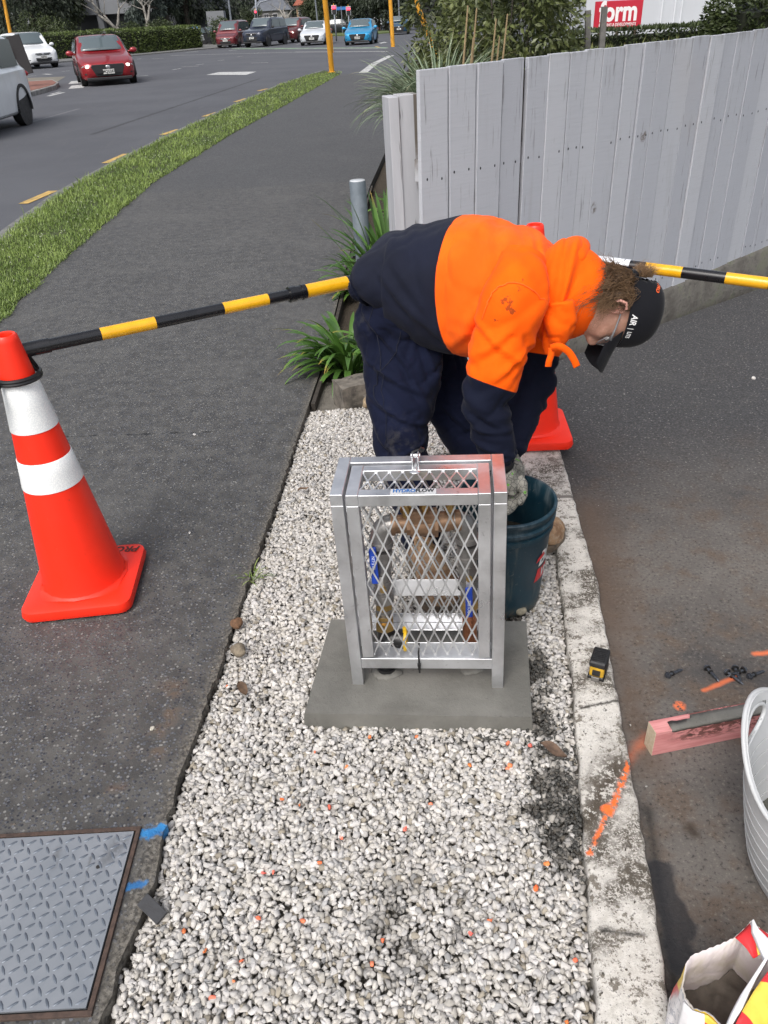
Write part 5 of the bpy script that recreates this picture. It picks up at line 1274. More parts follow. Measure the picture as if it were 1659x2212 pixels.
# hood bunched round the neck
na=Vector((.93,-.20,-.28)).normalized(); nc=Vector((0.531,2.175,0.907))
up_=Vector((.28,.05,.95)); up_=(up_-na*up_.dot(na)).normalized()
def wr_h(p,t,an):
    fold=.0065*math.sin(2*PI*(t*4.2+.35*math.sin(an+1)+.5*W_(p,4)))*min(1,t*5)+.004*W_(p,9)+crease(p,20,.004,(1.5,.6,.6))
    return fold
def hs(s,rn,rl,o=0): q=nc+na*s+up_*o; return S(q,rn,rl)
m=cloth([hs(-.085,.075,.10,0),hs(-.055,.112,.12,.002),hs(-.020,.138,.130,.004),hs(.004,.148,.126,.006),hs(.016,.140,.116,.006),hs(.016,.124,.100,.004),hs(-.002,.105,.085,.002),hs(-.04,.080,.075,0)],90,80,(-.35,-.93,0),wr_h,2.1)
og=fab('hoodie_orange',(1.0,.115,.002),sheen=.04)
pbuild(m,'hood',og)
m=cloth([hs(-.035,.008,.04,.122),hs(-.012,.018,.07,.128),hs(.010,.022,.082,.130),hs(.030,.020,.078,.124),hs(.040,.006,.05,.118)],40,48,(-.35,-.93,0),lambda p,t,an:.004*W_(p,8)+crease(p,18,.004,(.5,1,1)),2.0,True)
pbuild(m,'hood_fold',og)
# front placket folds hanging below the chin + drawstrings
m=cloth([S((0.5047,2.06,0.9207),.038,.045),S((0.5105,2.055,0.8638),.040,.045),S((0.5067,2.06,0.8089),.030,.036),S((0.4988,2.065,0.7706),.016,.022)],30,32,(1,-.3,0),lambda p,t,an:.004*math.sin(3*an+9*t)+crease(p,16,.010),2.0,True); pbuild(m,'hood_fold',og)
def ribbon(pts,w,th,name,mat,parent=PER,lat_=(.8,0,.5)):
    m=MB(); secs=[]; K=len(pts)
    for i in range((K-1)*5+1):
        t=i/5; p=Vector(cr([tuple(q) for q in pts],t)); b=Vector(cr([tuple(q) for q in pts],min(K-1,t+.05))); a=Vector(cr([tuple(q) for q in pts],max(0,t-.05)))
        d=(b-a).normalized(); nn=Vector((0,-1,.2)); nn=(nn-d*nn.dot(d)).normalized(); l=d.cross(nn)
        secs.append([tuple(p+l*w+nn*th),tuple(p-l*w+nn*th),tuple(p-l*w-nn*th),tuple(p+l*w-nn*th)])
    m.loft(secs); return pbuild(m,name,mat,parent)
ribbon([(0.4808,2,0.8102),(0.5008,1.99,0.8181),(0.5275,1.99,0.8007),(0.5449,1.99,0.7756),(0.5543,1.99,0.7561)],.0095,.0022,'drawstring',og)
ribbon([(0.4834,2,0.81),(0.4811,1.995,0.7908),(0.476,1.99,0.7769),(0.4745,1.99,0.7608)],.0085,.0022,'drawstring',og)
# ---- cap
CAPM=fab('cap_black',(.0085,.009,.012),rough=.8,sheen=.1)
m=MB(); NX,NZ=64,26; rings=[]
for i in range(NZ+1):
    ph=(PI/2)*i/NZ; ring=[]
    for j in range(NX):
        a=2*PI*j/NX; x=math.cos(a);y=math.sin(a)
        z0=.030+ (.010*max(0,y)) 
        rx=.084;ry=.106 if y>0 else .104
        cz=max(0,math.cos(ph))**.62; z=z0+(.142-z0)*math.sin(ph)**1.0
        # six panel ridges
        rg=1+.006*abs(math.cos(3*a))
        ring.append(HM@Vector((x*rx*cz*rg,y*ry*cz*rg-.004,z)))
    rings.append(ring)
vs=[p for q in rings for p in q]; fs=[]
for i in range(NZ):
    for j in range(NX):
        j2=(j+1)%NX; am=2*PI*(j+.5)/NX; zz_=i/NZ
        # opening at the back
        da=abs((am-R(270)+PI)%(2*PI)-PI)
        if (da/.55)**2+((zz_-.16)/.30)**2<1 and zz_>.06: continue
        fs.append((i*NX+j,i*NX+j2,(i+1)*NX+j2,(i+1)*NX+j))
m.add(vs,fs); CAP=pbuild(m,'cap',CAPM); sol=CAP.modifiers.new('s','SOLIDIFY'); sol.thickness=.002; sol.offset=1
m=MB(); m.ell((0,0,0),(.006,.006,.004),12,8,M=HM@Matrix.Translation((0,-.004,.146))); o=pbuild(m,'button',CAPM)
o.parent=CAP; o.matrix_parent_inverse=Matrix.Identity(4)
# brim
m=MB(); secs=[]; n=20
for side in(1,-1):
    pass
top=[];bot=[]
for i in range(n+1):
    v=i/n
    row=[];rowb=[]
    for j in range(25):
        u=-1+2*j/24
        a=PI/2-u*1.05; x0=.084*math.cos(a); y0=.106*math.sin(a)-.004
        xo=u*.078*(1-.10*v); L_=.180-.034*abs(u)**4-y0
        x=x0*(1-v)+xo*v*.98+0; y=y0+(L_*v)+.0
        z=.038-(.006+.036*min(1,v*2.2))*(abs(u)**2.0)-.006*v*v-.006*v
        row.append(HM@Vector((x,y,z)));rowb.append(HM@Vector((x,y,z-.0035)))
    top.append(row);bot.append(rowb)
def grid(mb,g,flip=False):
    A_=len(g);B_=len(g[0]); vs=[p for r in g for p in r]; fs=[(i*B_+j,i*B_+j+1,(i+1)*B_+j+1,(i+1)*B_+j) for i in range(A_-1) for j in range(B_-1)]
    if flip: fs=[f[::-1] for f in fs]
    mb.add(vs,fs)
grid(m,top);grid(m,bot,True); bd=[top[i][0] for i in range(n+1)]+top[n][1:]+[top[i][-1] for i in range(n-1,-1,-1)]; bb=[bot[i][0] for i in range(n+1)]+bot[n][1:]+[bot[i][-1] for i in range(n-1,-1,-1)]
K=len(bd); m.add(bd+bb,[(i,i+1,K+i+1,K+i) for i in range(K-1)])
o=pbuild(m,'brim',CAPM); o.parent=CAP; o.matrix_parent_inverse=Matrix.Identity(4)
# back strap
m=MB(); pts=[hp(.086*math.cos(a),.107*math.sin(a)-.004,.038) for a in [R(270+q) for q in range(-36,37,6)]]
for a,b in zip(pts,pts[1:]): m.beam(a,b,.003,.020,hu)
m.box((0,0,0),(.03,.006,.022),M=HM@Matrix.Translation((.03,-.106,.040))@Euler((0,0,R(20))).to_matrix().to_4x4())
o=pbuild(m,'strap',CAPM); o.parent=CAP; o.matrix_parent_inverse=Matrix.Identity(4)
bvC=BVHTree.FromPolygons([p[:] for p in vs] if False else [v.co[:] for v in CAP.data.vertices],[tuple(p.vertices) for p in CAP.data.polygons])
def on_cap(txt,ctr,xd,yd,size,col,bold,shear=0,sx=1,name='cap_text'):
    vs_,fs_=text_geo(txt,size,bold=bold,shear=shear,sx=sx); vs_,fs_=subdivide(vs_,fs_); M_=frame(ctr,xd,yd); out=[]
    for v in vs_:
        q=M_@Vector(v); loc,nn,_,_=bvC.find_nearest(q); 
        if nn.dot(loc-HC)<0: nn=-nn
        out.append(loc+nn*.0034)
    m=MB().add(out,fs_); o=pbuild(m,name,col,smooth=False); o.parent=CAP; o.matrix_parent_inverse=Matrix.Identity(4); return o
WT=MAT('cap_white',(.80,.80,.80),.6,var=.03); OT=MAT('cap_orange',(.85,.12,.02),.6,var=.05)
rc=HM@Vector((.090,.038,.048)); xd=HM.to_3x3()@Vector((-.25,1,-.0)); yd=hu
on_cap('AIR',HM@Vector((.090,.014,.047)),xd,yd,.025,WT,.0006,.12,.80)
on_cap('|',HM@Vector((.085,.040,.048)),xd,yd,.020,WT,.0002)
on_cap('LITE',HM@Vector((.078,.060,.048)),xd,yd,.017,WT,.0004,0,.75)
on_cap('PRO',HM@Vector((.052,-.085,.108)),HM.to_3x3()@Vector((.75,.55,-.2)),HM.to_3x3()@Vector((.2,.0,1)),.020,OT,.0009,.1)
# ---- safety glasses
GL=MAT('glasses_clear',(.22,.23,.24),.15,var=0,spec=.8)
m=MB(); m.tube([hp(.080,-.018,.008),hp(.081,.01,.008),hp(.079,.045,.006),hp(.070,.078,.003)],[.0022,.0022,.0028,.0045],8)
m.tube([hp(-.080,-.018,.008),hp(-.081,.01,.008),hp(-.079,.045,.006),hp(-.070,.078,.003)],[.0022,.0022,.0028,.0045],8)
for s in(-1,1):
    rim_=[hp(s*(.036+.030*math.cos(q)),.104-.030*(max(0,.4+.6*math.cos(q)))**1.5+ (0),.000+.021*math.sin(q)) for q in [2*PI*k/24 for k in range(25)]]; m.tube(rim_,.0016,6,cap=False)
m.tube([hp(-.008,.104,.004),hp(0,.107,.007),hp(.008,.104,.004)],.002,6)
GS=pbuild(m,'safety_glasses',GL)
tl=NT('lens_clear',0,.03); tl.base((.85,.9,.92)); tl.b.inputs['Alpha'].default_value=.22; LENS=tl.m
for s in(-1,1):
    m=MB(); ctr=hp(s*.036,.094,0); rim_=[hp(s*(.036+.030*math.cos(q)),.104-.030*(max(0,.4+.6*math.cos(q)))**1.5,.021*math.sin(q)) for q in [2*PI*k/24 for k in range(24)]]
    m.add([ctr]+rim_,[(0,1+k,1+(k+1)%24) for k in range(24)]); o=pbuild(m,'lens',LENS); o.parent=GS; o.matrix_parent_inverse=Matrix.Identity(4)
# ---- hair
HRM=NT('brown_hair',0,.45); at=HRM.node('ShaderNodeAttribute',attribute_name='hair_tone'); HRM.base(HRM.mix(at.outputs['Fac'],(.040,.022,.013),(.34,.21,.11))); HRM.b.inputs['Specular IOR Level'].default_value=.4
rh=random.Random(3)
HV=[];HF=[];HT=[]
def strand(p,dr,L,curl,w,tone):
    p=Vector(p);d=Vector(dr).normalized();k=9; side=d.cross(Vector((rh.uniform(-1,1),rh.uniform(-1,1),rh.uniform(-1,1)))).normalized(); ph=rh.uniform(0,6); b=len(HV)
    g_=Vector((0,0,-1))
    for i in range(k+1):
        u=i/k; c_=p+d*L*u+side*(curl*math.sin(ph+u*5.5)*u)+g_*(L*.30*u*u)+d.cross(side)*(curl*.8*math.cos(ph*1.3+u*4.5)*u)
        ww=w*(1-u*.85)
        for s in range(3): a=2*PI*s/3; HV.append(tuple(c_+side*ww*math.cos(a)+d.cross(side)*ww*math.sin(a))); HT.append(min(1,tone+.5*u*u))
    for i in range(k):
        for s in range(3): s2=(s+1)%3; HF.append((b+i*3+s,b+i*3+s2,b+(i+1)*3+s2,b+(i+1)*3+s))
def scalp(a,zz_):
    return Vector((.080*math.cos(a)*math.sqrt(max(0.05,1-(zz_/.135)**2)),.102*math.sin(a)*math.sqrt(max(.05,1-(zz_/.135)**2)),zz_))
m=MB(); hv=[]
for i in range(9):
    for j in range(36):
        a=R(182+ (356-182)*j/35) ; z=-.085+.135*i/8; q=scalp(a,z); 
        fade=min(1,max(0,(min(a-R(182),R(356)-a))/.35)); q=q*(1+.05*fade)+Vector((0,0,0))+q.normalized()*(.008*fade*mnoise.noise(q*60)); hv.append(HM@q)
m.add(hv,[(i*36+j,i*36+j+1,(i+1)*36+j+1,(i+1)*36+j) for i in range(8) for j in range(35)])
hb=m.mesh('hair',HRM.m,True)
clumps=[]
for _ in range(170):
    a=R(rh.uniform(184,356)); z=rh.uniform(-.085,.040); clumps.append((a,z,rh.uniform(0,.35),rh.uniform(-.5,.5)))
for a,z,tone,tw in clumps:
    q=scalp(a,z); nrm=q.normalized()
    dl=Vector((0,0,-1))+nrm*rh.uniform(.25,.7)+Vector((rh.uniform(-.4,.4),rh.uniform(-.2,.6),rh.uniform(-.1,.3))); L_=rh.uniform(.045,.085); cu_=rh.uniform(.006,.016)
    for s in range(16):
        strand(HM@(q*1.02+Vector((rh.gauss(0,.005),rh.gauss(0,.005),rh.gauss(0,.005)))),HM.to_3x3()@(dl+Vector((rh.gauss(0,.06),rh.gauss(0,.06),rh.gauss(0,.06)))),L_*rh.uniform(.7,1.1),cu_*1.3,.0011,tone)
for _ in range(34):   # tufts out of the cap opening, towards the top of the picture
    q=Vector((rh.uniform(-.03,.055),-.100+rh.uniform(-.004,.006),rh.uniform(.045,.078))); dl=Vector((rh.uniform(-.3,.6),-1,rh.uniform(-.5,.5))); tone=rh.uniform(.2,.8); L_=rh.uniform(.03,.065)
    for s in range(12): strand(HM@(q+Vector((rh.gauss(0,.003),0,rh.gauss(0,.003)))),HM.to_3x3()@(dl+Vector((rh.gauss(0,.15),rh.gauss(0,.1),rh.gauss(0,.15)))),L_*rh.uniform(.7,1.1),.012,.0007,tone)
n0=len(hb.vertices)
allv=[v.co[:] for v in hb.vertices]+HV; allf=[tuple(p.vertices) for p in hb.polygons]+[tuple(n0+i for i in f) for f in HF]
me=bpy.data.meshes.new('hair'); me.from_pydata(allv,[],allf); me.materials.append(HRM.m); aa=me.attributes.new('hair_tone','FLOAT','POINT'); aa.data.foreach_set('value',[.1]*n0+HT); sm(me)
o=addobj('hair',me,PER); o.matrix_parent_inverse=Matrix.Translation((-.25,-2.25,0))
# ---- gloves
gt=NT('glove_fabric',0,.8); a=gt.noise(40,4,.6); v_=gt.vor(55,'F1'); v2=gt.vor(38,'F1',vec=gt.vm('ADD',gt.co,Vector((3,1,2)))); v3=gt.node('ShaderNodeTexVoronoi',feature='DISTANCE_TO_EDGE'); v3.inputs['Scale'].default_value=70; gt.l(gt.co,v3.inputs['Vector'])
c=gt.mix(gt.ramp(a,.3,.7),(.15,.145,.125),(.27,.26,.23)); c=gt.mix(gt.ramp(v3.outputs[0],.03,.06,.85,0),c,(.03,.03,.03)); c=gt.mix(gt.ramp(v2,.15,.19,1,0),c,(.13,.33,.05)); c=gt.mix(gt.ramp(v2,.06,.08,1,0),c,(.02,.03,.02)); gt.base(c); gt.bump(gt.noise(300,2),.3,.001)
for wr_,ha,fd,sd,pl in((wrR,haR,fdR,(-.9,.35,0),(-.3,-.2,0)),(wrL,haL,fdL,(.9,.35,0),(-.2,-.3,0))):
    g=MB(); g.tube([wr_,wr_.lerp(ha,.5),ha,ha+Vector(fd).normalized()*.03],[.031,(.037,.033),(.043,.030),(.040,.022)],20); g.ell(ha+Vector((0,0,-.01)),(.040,.036,.045),16,12)
    fingers(g,ha,fd,sd,pl,.0085,.078,.8,.0025)
    o=addobj('glove',g.mesh('glove',gt.m)); remesh(o,.0028,3,.5); baked(o); sm(o.data); o.parent=PER; o.matrix_parent_inverse=Matrix.Translation((-.25,-2.25,0))
    m=MB(); d=(ha-wr_).normalized(); m.tube([wr_-d*.022,wr_-d*.01,wr_+d*.012],[.034,.036,.035],24); pbuild(m,'cuff',fab('navy_rib',NAVY) if False else MAT('cuff_black',(.012,.012,.014),.8))
# ---- boots
bt=NT('muddy_boot',0,.75); a=bt.noise(22,5,.65); b=bt.noise(70,4,.6); c=bt.mix(bt.ramp(a,.35,.65),(.17,.09,.045),(.33,.21,.12)); c=bt.mix(bt.ramp(b,.5,.7,0,.7),c,(.36,.29,.21)); c=bt.mix(bt.ramp(b,.40,.28,0,.6),c,(.05,.03,.02)); bt.base(c); bt.bump(bt.math('ADD',a,b),.5,.004)
SOLE=MAT('boot_sole',(.12,.09,.065),.85,var=.4,vs=40,bump=.4)
def boot(heel,toe,zb,shaft_top,label):
    heel=Vector(heel);toe=Vector(toe); d=(toe-heel);d.z=0;L_=d.length;d.normalize();l=Vector((-d.y,d.x,0)); o0=Vector((heel.x,heel.y,zb))
    prof=[(0,.034,.060),(.03,.042,.085),(.15,.045,.100),(.32,.048,.105),(.48,.052,.098),(.62,.060,.088),(.75,.066,.080),(.86,.066,.075),(.94,.058,.066),(.985,.040,.048),(1.0,.018,.034)]
    m=MB(); secs=[]
    for u,w,h in prof:
        ring=[]
        for k in range(20):
            a=2*PI*k/20; x=math.copysign(abs(math.cos(a))**.8,math.cos(a))*w; z=.012+h/2+math.copysign(abs(math.sin(a))**.85,math.sin(a))*h/2; ring.append(tuple(o0+d*(u*L_)+l*x+Vector((0,0,z))))
        secs.append(ring)
    m.loft(secs); c=o0+d*(L_*.20); st=Vector(shaft_top)
    m.tube([c+Vector((0,0,.05)),c+Vector((0,0,.10)),c.lerp(st,.6)+Vector((0,0,.07)),st,st+Vector((0,0,.012))],[(.045,.05),(.045,.052),(.047,.050),(.052,.054),(.050,.052)],24)
    o=addobj('boot',m.mesh('boot',bt.m)); remesh(o,.0045,4,.5); baked(o); sm(o.data); wrinkle(o,lambda p:.003*W_(p,30)+.0015*W_(p,70)); o.parent=PER; o.matrix_parent_inverse=Matrix.Translation((-.25,-2.25,0))
    m=MB(); pl=[]
    for u,w,h in prof: pl.append((u,w+.006))
    poly=[tuple((o0+d*(u*L_*1.015-.004)+l*w)[:2]) for u,w in pl]+[tuple((o0+d*(u*L_*1.015-.004)-l*w)[:2]) for u,w in pl[::-1]]
    m.prism(poly,zb-.006,zb+.022); s=m.build('sole',SOLE,o,bevel=.004); s.matrix_parent_inverse=Matrix.Identity(4)
    m=MB()
    for k in range(6):
        u=.30+.055*k; h=.118-.006*k if k>2 else .122; p=o0+d*(u*L_)+Vector((0,0,h+.004)); m.tube([p-l*.022+Vector((0,0,-.008)),p+Vector((0,0,.004)),p+l*.022+d*.012+Vector((0,0,-.008))],.0024,6)
    m.tube([o0+d*.09+Vector((0,0,.128)),o0+d*.10+l*.03+Vector((0,0,.140)),o0+d*.115+l*.045+Vector((0,0,.105))],.0022,6); m.tube([o0+d*.09+Vector((0,0,.128)),o0+d*.10-l*.03+Vector((0,0,.142)),o0+d*.12-l*.04+Vector((0,0,.11))],.0022,6)
    s=m.build('laces',MAT('laces',(.22,.15,.07),.9),o,smooth=True); s.matrix_parent_inverse=Matrix.Identity(4)
boot((.108,2.19,0),(.180,1.885,0),-.004,(.118,2.16,.15),'')
boot((.40,2.375,0),(.612,2.195,0),.0,(.425,2.36,.15),'')

# ================================================================ timber fence
FA=Vector((.235,3.555,0)); FB=Vector((4.4,6.43,0)); fd=(FB-FA).normalized(); fn=Vector((fd.y,-fd.x,0))   # fn towards the camera
t=NT('painted_boards',0,.7); 
mp=t.vm('ADD',t.vm('MULTIPLY',t.co,Vector((1,1,1))),Vector((0,0,0)))
gr=t.noise(9,5,.65,.3,vec=t.scale((1,1,.10)))       # slow vertical grain
saw=t.noise(3,6,.75,.05,vec=t.scale((2,2,42)))        # saw marks across
fine=t.noise(60,4,.7,vec=t.scale((1,1,.06)))
big=t.noise(1.3,4,.6)
att=t.node('ShaderNodeAttribute',attribute_name='board_tone')
c=t.mix(att.outputs['Fac'],(.365,.380,.420),(.460,.475,.510))
c=t.mix(t.ramp(saw,.46,.66,0,.16),c,(.30,.31,.335)); c=t.mix(t.ramp(gr,.58,.74,0,.35),c,(.30,.295,.30)); c=t.mix(t.ramp(fine,.605,.69,0,.6),c,(.14,.135,.135)); c=t.mix(t.ramp(big,.55,.72,0,.25),c,(.42,.40,.40))
kn=t.vor(2.6,vec=t.scale((1,1,.75))); c=t.mix(t.math('MULTIPLY',t.ramp(kn,.075,.04,0,1),t.ramp(t.noise(50,3,.6,1),.35,.6)),c,(.16,.14,.13))
sx=t.node('ShaderNodeSeparateXYZ'); t.l(t.co,sx.inputs[0])
fu=t.noise(38,3,.6,vec=t.scale((1,1,.05))); topd=t.math('ADD',sx.outputs[2],t.math('MULTIPLY',fu,.35)); c=t.mix(t.ramp(topd,1.56,1.66,0,.55),c,(.17,.165,.16))
t.base(c); t.bump(t.math('ADD',saw,t.math('MULTIPLY',gr,.8)),.28,.005); PNT=t.m
t=NT('post_timber',0,.85); g=t.noise(14,5,.6,.4,vec=t.scale((1,1,.1))); c=t.mix(t.ramp(g,.35,.7),(.39,.395,.42),(.48,.485,.51)); ck=t.noise(40,3,.6,.6,vec=t.scale((1,1,.05))); c=t.mix(t.ramp(ck,.64,.68,0,.8),c,(.09,.085,.08))
sx=t.node('ShaderNodeSeparateXYZ'); t.l(t.co,sx.inputs[0]); b=t.noise(9,5,.6)
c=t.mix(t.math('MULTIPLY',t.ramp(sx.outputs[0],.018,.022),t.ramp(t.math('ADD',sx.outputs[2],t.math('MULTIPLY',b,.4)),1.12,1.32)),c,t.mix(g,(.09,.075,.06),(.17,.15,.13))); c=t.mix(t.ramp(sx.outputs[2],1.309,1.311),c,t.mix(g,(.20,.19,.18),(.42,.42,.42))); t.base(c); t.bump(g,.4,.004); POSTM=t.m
FE=empty('timber_fence',(0,0,0),0,'tall fence of rough vertical boards painted pale grey on a concrete base','fence')
rf=random.Random(12); s_=0; L_=(FB-FA).length; k=0
vs=[];fs=[];tone=[];nails=MB()
def ftop(s): return 1.405+.010*s if False else 1.402+.012*s
widths=[.150,.147,.142,.132]
while s_<L_:
    w=widths[k] if k<len(widths) else rf.choice((.15,.12,.11,.148,.13)); gap=.022 if k==3 else rf.choice((.003,.004,.006,.010,.003))
    lean=rf.uniform(-.006,.006); zt=ftop(s_)+rf.uniform(-.003,.003); zb=.02+rf.uniform(-.01,.01)+ .045*s_*.6; dn_=rf.uniform(-.006,.006); th=.022
    b0=len(vs); a=FA+fd*s_; 
    if k==3: lean=.012
    nz_=12
    for i in range(nz_+1):
        z=zb+(zt-zb)*i/nz_; j1=.0012*mnoise.noise(Vector((k*3,z*9,0))); j2=.0012*mnoise.noise(Vector((k*3,z*9,7)))
        off=lean*(i/nz_-.5)
        for (x,n) in((0.0+j1+off,th/2),(w+j2+off*(1 if k!=3 else -0.6),th/2),(w+j2+off*(1 if k!=3 else -.6),-th/2),(0.0+j1+off,-th/2)):
            p=a+fd*x+fn*(n+dn_); vs.append((p.x,p.y,z))
    for i in range(nz_):
        for j in range(4): j2=(j+1)%4; fs.append((b0+i*4+j,b0+i*4+j2,b0+(i+1)*4+j2,b0+(i+1)*4+j))
    e0=b0+nz_*4; fs.append((e0,e0+1,e0+2,e0+3)); fs.append((b0+3,b0+2,b0+1,b0))
    tn=rf.random(); tone+= [tn]*((nz_+1)*4)
    for zn in (.99+.012*s_,.16+.02*s_):
        for q in(.2,.78):
            if rf.random()<.9:
                p=a+fd*(w*q+rf.uniform(-.006,.006))+fn*(th/2+dn_+.0003); p.z=zn+rf.uniform(-.008,.008); nails.ell((0,0,0),(.0042,.0012,.0062),8,6,M=frame(p,fd,(0,0,1))@Matrix.Rotation(PI/2,4,'X')@Matrix.Diagonal((1,1,1,1)))
    s_+=w+gap; k+=1
me=bpy.data.meshes.new('boards'); me.from_pydata(vs,[],fs); me.materials.append(PNT); at=me.attributes.new('board_tone','FLOAT','POINT'); at.data.foreach_set('value',tone)
bo_=addobj('boards',me,FE); bv_=bo_.modifiers.new('b','BEVEL'); bv_.width=.0025; bv_.segments=2; bv_.limit_method='ANGLE'
o=nails.build('nail_heads',MAT('nail_dark',(.015,.015,.017),.6),FE); o['kind']='stuff'
for z in(.30,1.02):
    m=MB(); a=FA-fn*.04+fd*.02;b=FB-fn*.04; m.beam((a.x,a.y,z),(b.x,b.y,z+.03),.045,.09); m.build('rail',POSTM,FE,bevel=.002)
m=MB(); a=FA+fd*(.571+.008)-fn*.05; m.box((a.x,a.y,.68),(.09,.06,1.36),(0,0,math.atan2(fd.y,fd.x))); m.build('backing_post',MAT('raw_post',(.075,.06,.045),.9,var=.4,vs=15),FE)
# end post pair
pp=Vector((.150,3.66,0)); m=MB(); m.box((0,0,.60),(.088,.095,1.42)); o=m.build('end_post',POSTM,FE,bevel=.003,loc=(.212,3.70,0),rot=(0,R(-1.0),R(12)))
m=MB(); m.box((0,0,.595),(.045,.12,1.42)); o=m.build('end_board',POSTM,FE,bevel=.003,loc=(.146,3.69,0),rot=(0,R(-1.0),R(12)))
m=MB(); m.ell((0,0,0),(.022,.03,.05),12,10); o=m.build('rotten_knot',MAT('rot_wood',(.14,.12,.10),.95,var=.5,vs=60,bump=1,bs=80),FE,smooth=True,loc=(.262,3.655,1.06))
for v in o.data.vertices: v.co*=1+.5*mnoise.noise(v.co*60)
# concrete base wall
t=NT('base_wall',0,.9); n=t.noise(7,6,.65); n2=t.noise(45,5,.65); sx=t.node('ShaderNodeSeparateXYZ'); t.l(t.co,sx.inputs[0])
c=t.mix(t.ramp(n,.3,.7),(.085,.078,.068),(.17,.16,.145)); c=t.mix(t.ramp(n2,.5,.7,0,.6),c,(.05,.047,.042)); c=t.mix(t.math('MULTIPLY',t.ramp(n,.5,.62),.4),c,(.09,.11,.05)); t.base(c); t.bump(t.math('ADD',n,n2),.6,.01)
m=MB(); a=FA+fd*.2-fn*.015; b=FB+fd*.5-fn*.015
secs=[]
N=30
for i in range(N+1):
    s=i/N; p=a.lerp(b,s); h=.03+.17*min(1,s*1.6)+.01*s; nn=.02*mnoise.noise(Vector((s*12,0,0)))
    f=p+fn*(.045+nn*.3); bk=p-fn*.12
    secs.append([(f.x,f.y,-.15),(f.x,f.y,h-.02),((f-fn*.015).x,(f-fn*.015).y,h),(bk.x,bk.y,h),(bk.x,bk.y,-.15)])
m.loft(secs); o=m.build('base_wall',t.m,smooth=True,angle=40); tag(o,'low weathered concrete wall under the grey fence boards','wall')
# earth behind the fence and garden bed
t=NT('garden_soil',0,1); n=t.noise(14,6,.65); t.base(t.mix(n,(.022,.018,.012),(.085,.065,.045))); t.bump(t.noise(50,5),.9,.02); SOIL=t.m
bedp=[(-.33,3.52),(.16,3.60)]+[(FA.x,FA.y)]+[(FB.x-.0,FB.y+.02),(9,12),(9,20),(3.5,24),(2.2,17)]+[p for p in xy(EDGE[12:])[::-1]]
m=MB(); m.prism([(p[0]+(.012 if i>7 else 0),p[1]) for i,p in enumerate(bedp)],-.16,-.075); o=m.build('garden_soil',SOIL); tag(o,kind='structure')
# dark timber edge board along the path
TE=MAT('edge_board_wood',(.050,.042,.034),.9,var=.45,vs=30,bump=.6,bs=60)
m=MB(); pts=[EDGE[11],EDGE[12],EDGE[13],EDGE[14],EDGE[15]]
for a,b in zip(pts,pts[1:]): m.beam((a[0]+.018,a[1],-.055),(b[0]+.018,b[1],-.055),.022,.10)
o=m.build('timber_edging',TE,bevel=.003); tag(o,'old dark timber edging board along the footpath by the leafy clumps','edging')
# sleepers / blocks
WDM=MAT('weathered_sleeper',(.17,.15,.125),.95,var=.45,vs=18,bump=.8,bs=50,dirt=(.05,.045,.04),dlo=.5,dhi=.7,ds=12)
def roughbox(name,c,d,rz,label,seed,tilt=0):
    m=MB(); N_=8
    bm=bmesh.new(); bmesh.ops.create_cube(bm,size=1); bmesh.ops.subdivide_edges(bm,edges=bm.edges[:],cuts=7,use_grid_fill=True)
    for v in bm.verts:
        v.co=Vector((v.co.x*d[0],v.co.y*d[1],v.co.z*d[2])); n=mnoise.noise(v.co*22+Vector((seed,0,0))); l=v.co.length
        v.co+=v.co.normalized()*(.007*n)+Vector((0,0,.010*mnoise.noise(Vector((v.co.x*9,v.co.y*9,seed))) ))
    me=bpy.data.meshes.new(name); bm.to_mesh(me); bm.free(); me.materials.append(WDM); sm(me,True,35); o=addobj(name,me,None,c,(tilt,0,rz)); return tag(o,label,'timber block')
roughbox('sleeper_block',(-.03,3.60,-.005),(.36,.14,.17),R(24),'large weathered grey sleeper block at the head of the gravel strip',1)
roughbox('sleeper_block',(.035,3.50,-.035),(.20,.07,.13),R(22),'smaller split brown sleeper block leaning on the large one',5)
# steel bollard pipe
t=NT('bollard_galv',.2,.6); n=t.noise(9,5,.6); n2=t.noise(60,4,.7,1,vec=t.scale((1,1,.4))); c=t.mix(t.ramp(n,.3,.7),(.12,.145,.17),(.19,.22,.25)); c=t.mix(t.ramp(n2,.62,.72,0,.4),c,(.42,.45,.47)); t.base(c); t.bump(n,.1,.003)
p0=Vector((-0.0546,5.175,0)); pe=empty('steel_bollard',(p0.x+.02,p0.y,-.07),0,'grey galvanised pipe post between the footpath and leafy clumps','post'); pe.rotation_euler=(0,R(-1.2),0)
m=MB(); rr_=.0515; hh=.80
m.lathe([(rr_,0),(rr_,hh-.006),(rr_-.003,hh)],40); m.build('pipe',t.m,pe,smooth=True,angle=50)
m=MB(); m.lathe([(rr_-.0032,hh+.0004),(rr_-.006,hh+.004),(0,hh+.005)],40); m.build('cap',MAT('bollard_cap',(.55,.57,.58),.5,.3),pe,smooth=True)
